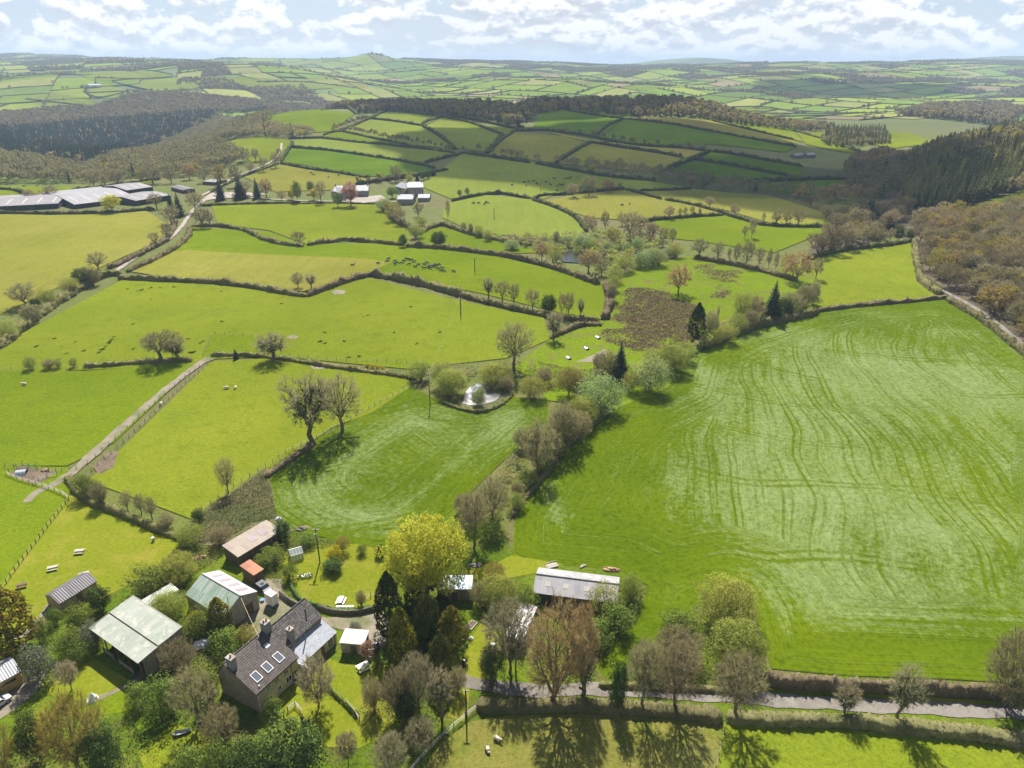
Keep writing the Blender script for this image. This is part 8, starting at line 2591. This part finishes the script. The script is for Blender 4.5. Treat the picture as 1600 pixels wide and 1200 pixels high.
# ------------------------------------------------------------------ poles and wires
def utility_pole(px, base, top, label, arm=1.6, near=True, armrot=0):
 p = ground(px, base)
 h = height_to(p, top)
 r = empty('utility_pole', p, rad(armrot))
 tag(r, label, 'pole')
 k = 1.0 if near else 1.6
 MB().tube((0, 0, -.5), (0, 0, h), .15 * k, .11 * k, 8).build('pole', B_['pole'], r)
 MB().box(-arm / 2, arm / 2, -.06, .06, h - .3, h - .14).build('crossarm', B_['paletimber'] if near else B_['pole'], r)
 for s in (-1, 1):
  MB().tube((s * arm * .44, 0, h - .14), (s * arm * .44, 0, h + .1), .05, n=6).build('insulator', B_['concrete'], r)
 if near and arm > 1.5:
  MB().box(-.22, .22, -.42, -.12, h - 1.9, h - 1.1).build('transformer', B_['grey_metal'], r)
 return Vector(p) + Vector((0, 0, h))

T1 = utility_pole(500, 879, 826, "tall utility pole with pale crossarm on the round lawn", 1.8)
T2 = utility_pole(672, 633, 583, "utility pole on the meadow edge left of the pond", 1.6)
T3 = utility_pole(729, 1121, 1078, "dark utility pole at the paddock fence below the cypresses", 1.0)
T4 = utility_pole(720, 491, 458, "slim utility pole standing alone in the large pasture", 1.6, False)
T5 = utility_pole(742, 426, 404, "utility pole with trodden foot in the bright strip", 1.6, False)
T6 = utility_pole(772, 343, 326, "utility pole in the pale oval field", 1.6, False)
T7 = utility_pole(845, 299, 285, "far utility pole in the pale pasture among the cattle", 1.6, False)

def wire(a, b, sag, label, mat='wire', rad_=0.012):
 mb = MB()
 n = 14
 pts = [a.lerp(b, k / n) - Vector((0, 0, sag * 4 * (k / n) * (1 - k / n))) for k in range(n + 1)]
 for k in range(n):
  mb.tube(pts[k], pts[k + 1], rad_, n=4)
 o = mb.build('overhead_wire', B_[mat])
 return tag(o, label, 'wire')

for a, b, lab in ((T1, T2, "overhead wire from the round lawn's pole to the pole by the pond"), (T2, T4, "overhead wire from the pond pole across the large pasture"), (T4, T5, "overhead wire between the two poles either side of the sloping hedge"), (T5, T6, "overhead wire running on to the pale oval field")):
 wire(a, b, 1.2, lab)
wire(at_height(376, 933, 5.2), at_height(404, 994, 8.6), .3, "pale cable slung from the streaked barn to the farmhouse roof", 'copper_wire', 0.035)

# ------------------------------------------------------------------ fences
def post_mesh(h=1.15, r_=.06):
 me = MB().tube((0, 0, -.3), (0, 0, h), r_ * 1.1, r_ * .95, 6).mesh('post')
 me.materials.append(B_['post'])
 return me

PM = post_mesh(1.2, .07)
PMB = post_mesh(1.35, .10)

def fence(path, gap, label, rails=False, big=False, group=None, mesh=False):
 C = spline(wpath(path), gap)
 if len(C) > 98:
  C = spline(wpath(path), gap * len(C) / 97)
 o = C[0]
 r = empty('post_and_rail_fence' if rails else 'post_and_wire_fence', o)
 tag(r, label, 'fence', group)
 for p in C:
  c = link('post', PMB if big else PM, (), r)
  c.location = tuple(p - o)
  c.rotation_euler = (0, 0, PR.uniform(0, 3))
  c.scale = (1, 1, PR.uniform(.92, 1.08))
 w = MB()
 for a, b in zip(C[:-1], C[1:]):
  a, b = Vector(a - o), Vector(b - o)
  for z in ((.45, .85, 1.1) if rails else (.35, .7, 1.05)):
   w.tube(a + Vector((0, 0, z)), b + Vector((0, 0, z)), .045 if rails else .012, n=4)
 w.build('rails' if rails else 'wires', B_['paletimber' if rails else 'wire'], r)
 return r

fence([(8, 700 + 30), (45, 733), (75, 738), (112, 735), (140, 722), (205, 665), (262, 613), (312, 573)], 3.3, "post and wire fence on the meadow side of the fenced track")
fence([(133, 748), (160, 722), (185, 700), (240, 648), (290, 600), (330, 566)], 3.0, "post and wire fence on the pasture side of the fenced track")
fence([(108, 782), (85, 812), (60, 845), (30, 885), (4, 922)], 1.9, "close-set post fence down the left of the picnic lawn", big=True)
fence([(10, 742), (35, 752), (70, 762), (100, 774), (108, 782)], 2.2, "rail fence along the near side of the pig pen", rails=True)
fence([(14, 738), (30, 728), (60, 733), (88, 738)], 2.2, "fence at the back of the pig pen")
fence([(52, 760), (68, 748), (90, 744)], 2.0, "green mossy rail fence at the right end of the pig pen", rails=True)
fence([(300, 806), (330, 788), (372, 757), (415, 731), (450, 706), (490, 687), (540, 660), (590, 632), (640, 606)], 2.6, "long post and wire fence between pasture and the middle streaked field")
fence([(325, 560), (400, 557), (440, 556), (520, 563), (600, 566), (700, 571), (780, 570)], 3.6, "thin wire fence along the bottom of the large pasture")
fence([(0, 579), (40, 578), (100, 578), (140, 576)], 3.4, "wire fence under the round bushes on the left pasture edge")
fence([(318, 556), (325, 540), (332, 524), (360, 524), (395, 526)], 3.6, "wire fence round the small greener plot beside the track")
fence([(640, 1210), (665, 1180), (690, 1155), (712, 1135), (735, 1116), (745, 1108)], 2.2, "wire fence with pale top rail between orchard and sheep paddock", rails=True)
fence([(1134, 1126), (1131, 1145), (1126, 1170), (1118, 1205)], 2.0, "thin fence between the brown paddock and the green bottom meadow")
fence([(542, 1103), (552, 1114), (562, 1127)], 1.7, "short pale-topped rail fence on the farmhouse lawn", rails=True)
fence([(450, 1112), (458, 1104), (468, 1107), (473, 1122)], 1.4, "small dark rail gate and fence at the corner of the farmhouse lawn", rails=True)
fence([(560, 950), (572, 937), (585, 931), (597, 934)], 1.2, "small stick fence by the upright grey bush on the round lawn")
fence([(720, 632), (735, 641), (755, 643), (778, 632), (800, 612)], 2.4, "rough fence round the near bank of the pond")
fence([(700, 267), (720, 261), (760, 268), (800, 282)], 7, "faint fence line across the pale pasture by the far houses")

# stone wall of the round lawn along the drive
def stone_wall(path, w, h, label):
 C = spline(wpath(path), .7)
 T = np.gradient(C[:, :2], axis=0)
 T /= np.hypot(*T.T)[:, None]
 N2 = np.stack([-T[:, 1], T[:, 0]], 1)
 R = np.random.default_rng(8)
 o = C[0]
 rows = []
 for s, z in ((-1, -.3), (-1, 1), (-.6, 1.06), (.6, 1.06), (1, 1), (1, -.3)):
  zz = C[:, 2] + z * h * (1 + (R.normal(size=len(C)) * .05 if z > 0 else 0))
  rows.append(np.concatenate([C[:, :2] + N2 * s * w / 2, zz[:, None]], 1) - o)
 n = len(C)
 i = np.arange(n - 1)
 F4 = np.concatenate([np.stack([k * n + i, k * n + i + 1, (k + 1) * n + i + 1, (k + 1) * n + i], 1) for k in range(5)])
 ob = link('stone_wall', mesh_np('stone_wall', np.concatenate(rows), [F4]), [B_['stonewall']])
 ob.location = o
 tag(ob, label, 'wall')

stone_wall([(438, 930), (452, 941), (468, 950)], .5, 1.1, "short mossy stone wall beside the white trailer")
stone_wall([(497, 951), (520, 958), (550, 960), (580, 955), (597, 948)], .5, 1.0, "curved mossy stone wall between round lawn and gravel drive")
stone_wall([(205, 1062), (225, 1050), (238, 1042)], .5, .7, "low pale wall end at the top of the garden path")

# ------------------------------------------------------------------ animals
def beast(name, L, hgt, wid, mat, head_mat=None, neck_up=0.15, graze=True, leg=.5, horned=False):
 """quadruped as one continuous skinned surface, standing with legs jointed, head down or up"""
 V = [(0, 0, 0)]
 Rr = [wid * .52]
 E = []

 def add(p, r_, parent):
  V.append(p)
  Rr.append(r_)
  E.append((parent, len(V) - 1))
  return len(V) - 1
 zb = hgt - wid * .52
 V[0] = (-.05 * L, 0, zb)
 rump = add((-.42 * L, 0, zb + .02), wid * .46, 0)
 tail = add((-.5 * L, 0, zb - .02), wid * .10, rump)
 add((-.53 * L, 0, zb - .35 * hgt), wid * .06, tail)
 ch = add((.30 * L, 0, zb - .01), wid * .50, 0)
 nk = add((.46 * L, 0, zb + (neck_up if not graze else -.12) * hgt), wid * .27, ch)
 if graze:
  hd = add((.60 * L, .03 * L, .30 * hgt), wid * .21, nk)
  add((.70 * L, .04 * L, .10 * hgt), wid * .13, hd)
 else:
  hd = add((.58 * L, .02 * L, zb + (neck_up + .16) * hgt), wid * .23, nk)
  add((.76 * L, .05 * L, zb + (neck_up + .04) * hgt), wid * .13, hd)
 for s in (-1, 1):
  y = s * wid * .28
  a = add((.30 * L, y, zb * .72), wid * .17, ch)
  b = add((.31 * L, y, leg * zb * .55), wid * .085, a)
  add((.30 * L, y, .02), wid * .075, b)
  a = add((-.40 * L, y, zb * .75), wid * .20, rump)
  b = add((-.47 * L, y, leg * zb * .62), wid * .085, a)
  add((-.43 * L, y, .02), wid * .075, b)
 me = bpy.data.meshes.new(name)
 me.from_pydata(V, E, [])
 ob = bpy.data.objects.new(name, me)
 COL.objects.link(ob)
 md = ob.modifiers.new('skin', 'SKIN')
 md.use_smooth_shade = True
 for i, sv in enumerate(me.skin_vertices[0].data):
  sv.radius = (Rr[i], Rr[i])
  sv.use_root = i == 0
 s2 = ob.modifiers.new('sub', 'SUBSURF')
 s2.levels = 2
 s2.render_levels = 2
 bpy.context.view_layer.update()
 ev = ob.evaluated_get(bpy.context.evaluated_depsgraph_get())
 out = bpy.data.meshes.new_from_object(ev)
 out.name = name
 bpy.data.objects.remove(ob)
 out.materials.clear()
 out.materials.append(B_[mat])
 if head_mat:
  out.materials.append(B_[head_mat])
  for p in out.polygons:
   if p.center.x > .52 * L or (p.center.z < .3 * hgt and p.center.x < .5 * L):
    p.material_index = 1
 return out

SHEEP = [beast('sheep', 1.25, .86, .62, 'wool', 'darkface', graze=True), beast('sheep', 1.25, .86, .62, 'wool', None, graze=False)]
COW = [beast('cow', 2.1, 1.42, .78, 'hide', graze=True), beast('cow', 2.1, 1.42, .78, 'hide', graze=False)]
WCOW = [beast('cow', 2.1, 1.42, .80, 'wool', None, graze=True)]

def animal(meshes, k, px, py, rz, label, cat, group=None, sc=1.0):
 o = link(meshes[k % len(meshes)].name, meshes[k % len(meshes)])
 o.location = ground(px, py)
 o.rotation_euler = (0, 0, rad(rz))
 o.scale = (sc, sc, sc)
 return tag(o, label, cat, group)

animal(SHEEP, 1, 777, 1157, -35, "white sheep on the right of the pair in the brown paddock", 'sheep', 'sheep in the brown paddock')
animal(SHEEP, 0, 762, 1174, -70, "dark-faced sheep on the left of the pair in the brown paddock", 'sheep', 'sheep in the brown paddock')
animal(SHEEP, 1, 354, 608, 200, "left white sheep of two in the yellowish pasture beside the track", 'sheep', None, 1.25)
animal(SHEEP, 1, 368, 608, 90, "right white sheep of two in the yellowish pasture beside the track", 'sheep', None, 1.15)
animal(SHEEP, 1, 252, 633, 90, "white sheep close to the track fence", 'sheep', None, 1.1)
animal(SHEEP, 1, 38, 602, 180, "white sheep alone in the bright left meadow", 'sheep', None, 1.2)
HERD = [(591, 413), (607, 406), (605, 410), (617, 410), (620, 412), (617, 414.5), (627, 412.5), (631, 409.5), (635, 406), (638, 406.5), (643, 407.5), (647, 410.5), (639, 414.5), (649, 418.5), (654, 415), (663, 415), (667, 412), (662, 420.5), (671, 418), (675, 417.5), (678, 418), (673, 421), (680, 415), (682, 416.5), (686, 415), (684, 421.5), (691, 420), (689, 424.5), (694, 425), (709, 426), (669, 419.5), (551, 416)]
for i, (x, y) in enumerate(HERD):
 animal(COW, i, x, y, (160, 20, 200, -10, 170)[i % 5] + PR.uniform(-25, 25), "black cow in the loose herd on the bright strip above the large pasture", 'cow', 'black herd on the bright strip', 0.98)
for i, (x, y) in enumerate(((740, 319), (748, 319), (757, 320), (759, 317), (762, 318))):
 animal(COW, i, x, y, 160 + 40 * i, "black cow in the little group on the pale oval field", 'cow', 'black cattle on the pale oval field', 1.2)
for i, (x, y) in enumerate(((800, 290), (819, 286), (822, 291), (826, 285), (834, 284), (838, 287), (840, 289), (853, 286), (858, 288), (861, 290), (866, 280), (871, 292), (870, 299), (876, 290), (880, 289), (882, 281), (886, 280), (891, 279), (902, 279), (878, 291))):
 animal(COW, i, x, y, 150 + 57 * i, "black cow scattered over the pale pasture left of the three hedgerow trees", 'cow', 'black cattle on the pale pasture', 1.2)
for i, (x, y) in enumerate(((486, 271), (490, 274), (513, 278), (529, 275))):
 animal(COW, i, x, y, 150 + 57 * i, "black cow in the dry field above the far houses", 'cow', 'black cattle above the far houses', 1.2)
for i, (x, y) in enumerate(((898, 310), (972, 322), (984, 320))):
 animal(COW, i, x, y, 150 + 57 * i, "black cow in the straw coloured field below the hedgerow trees", 'cow', 'black cattle in the straw coloured field', 1.2)
for i, (x, y) in enumerate(((38, 292), (58, 291))):
 animal(COW, i, x, y, 20 + 57 * i, "black cow in the field behind the far barns", 'cow', 'black cattle behind the far barns', 1.2)
# dark tussocks dotted over the large pasture
sp = Soup()
R = np.random.default_rng(12)
q = R.normal(size=(46, 3)) * np.array([.55, .55, .12]) + np.array([0, 0, .22])
leafcards(sp, q, R.normal(size=(46, 3)) + np.array([0, 0, .6]), R, .6)
TU = sp.mesh('rush_clump')
TU.materials.append(M_['tuft'])
TUS = [(215, 455), (221, 454), (223, 452), (233, 452), (236, 450), (250, 450), (272, 449), (346, 456), (236, 468), (208, 507), (118, 534), (57, 542), (104, 553), (178, 527), (175, 531), (170, 537), (165, 542), (160, 547), (156, 551), (154, 552), (163, 545), (172, 534), (208, 546), (313, 537), (317, 534), (300, 552), (304, 550), (298, 551), (294, 530), (347, 503), (440, 475), (575, 493), (568, 496), (508, 520), (498, 535), (501, 534), (508, 537), (538, 534), (92, 562), (131, 549), (200, 452), (85, 530), (616, 520), (642, 480), (651, 538), (687, 520), (561, 558), (545, 559)]
for x, y in TUS:
 o = link('rush_clump', TU)
 o.location = ground(x, y)
 o.rotation_euler = (0, 0, PR.uniform(0, 6))
 k = PR.uniform(.7, 1.3)
 o.scale = (k * .7, k * .6, k * .8)
 tag(o, "small dark tuft dotting the large pasture", 'tuft', 'dark tufts of the large pasture')
# gorse along the low bank
for i, (x, y) in enumerate(((574, 573), (582, 575), (590, 577), (598, 578))):
 plant_px('yellow', x, y, y - 6, 9, "gorse bush with orange bloom on the bank below the large pasture", 'gorse on the pasture bank', False)

# ------------------------------------------------------------------ air: pale even haze round the whole scene
def haze(density):
 mb = MB().box(-16000, 16000, -400, 17500, -140, 300)
 m, nt, out = newmat("haze")
 pv = nt.node('ShaderNodeVolumePrincipled', Color=(0.58, 0.77, 1.0), Density=density, Anisotropy=0.0)
 nt.l.new(pv.outputs[0], out.inputs['Volume'])
 o = mb.build('haze', m)
 tag(o, "pale blue haze thickening towards the horizon", 'haze', kind='stuff')
 m.volume_intersection_method = 'FAST' if hasattr(m, 'volume_intersection_method') else None
 return o

# fair-weather clouds above the picture; their shadows lie on the hill beyond the brook
CLM, cn, cout = newmat("cloud vapour")
cdif = cn.node('ShaderNodeBsdfDiffuse', Color=(0.9, 0.9, 0.92))
ctra = cn.node('ShaderNodeBsdfTransparent', Color=(1, 1, 1))
cmx = cn.n.new('ShaderNodeMixShader')
lw = cn.node('ShaderNodeLayerWeight', Blend=0.35)
nz = cn.noise(cn.n.new('ShaderNodeTexCoord').outputs['Object'], 0.012, 4.0, 0.6)
dens = cn.m('MULTIPLY', cn.ramp(lw.outputs['Facing'], [(0.45, 1.0), (0.95, 0.1)]), cn.ramp(nz, [(0.3, 0.42), (0.6, 0.64)]))
cn.l.new(dens, cmx.inputs[0])
cn.l.new(ctra.outputs[0], cmx.inputs[1])
cn.l.new(cdif.outputs[0], cmx.inputs[2])
cn.l.new(cmx.outputs[0], cout.inputs[0])

def cloud(px, py, rx, ry, label, base=1100.0, seed=0):
 """cloud whose shadow is centred on the ground at px, py"""
 g = ground(px, py)
 t = (base - g[2]) / SDIR.z
 c = np.array(g) + np.array(SDIR) * t
 import bmesh
 bm = bmesh.new()
 bmesh.ops.create_icosphere(bm, subdivisions=5, radius=1.0)
 R = np.random.default_rng(seed)
 lob = unit(R.normal(size=(26, 3)) * np.array([1, 1, 0.6]))
 amp = R.uniform(0.05, 0.22, 26)
 for v in bm.verts:
  d = np.array(v.co)
  k = 0.82 + np.max(amp * np.clip(lob @ d, 0, 1) ** 10) * 1.6 + 0.05 * math.sin(d[0] * 9 + d[1] * 7) * math.sin(d[1] * 11 + d[2] * 5)
  z = d[2] * k * 110 if d[2] > 0 else d[2] * 28
  v.co = (d[0] * k * rx, d[1] * k * ry, z)
 me = bpy.data.meshes.new('cloud')
 bm.to_mesh(me)
 bm.free()
 for p in me.polygons:
  p.use_smooth = True
 o = link('cloud', me, [CLM])
 o.location = tuple(c)
 return tag(o, label, 'cloud')

cloud(1040, 232, 330, 290, "white cumulus high above the brook valley, shading the far hill", seed=1)
cloud(800, 165, 300, 170, "smaller white cumulus shading the wooded crest of the far hill", seed=2)
cloud(1270, 290, 130, 170, "little cloud shading the bend of the valley at right", seed=3)
cloud(1330, 140, 420, 260, "far white cloud shading the fields beyond the right-hand woods", seed=4)
haze(9.5e-5)
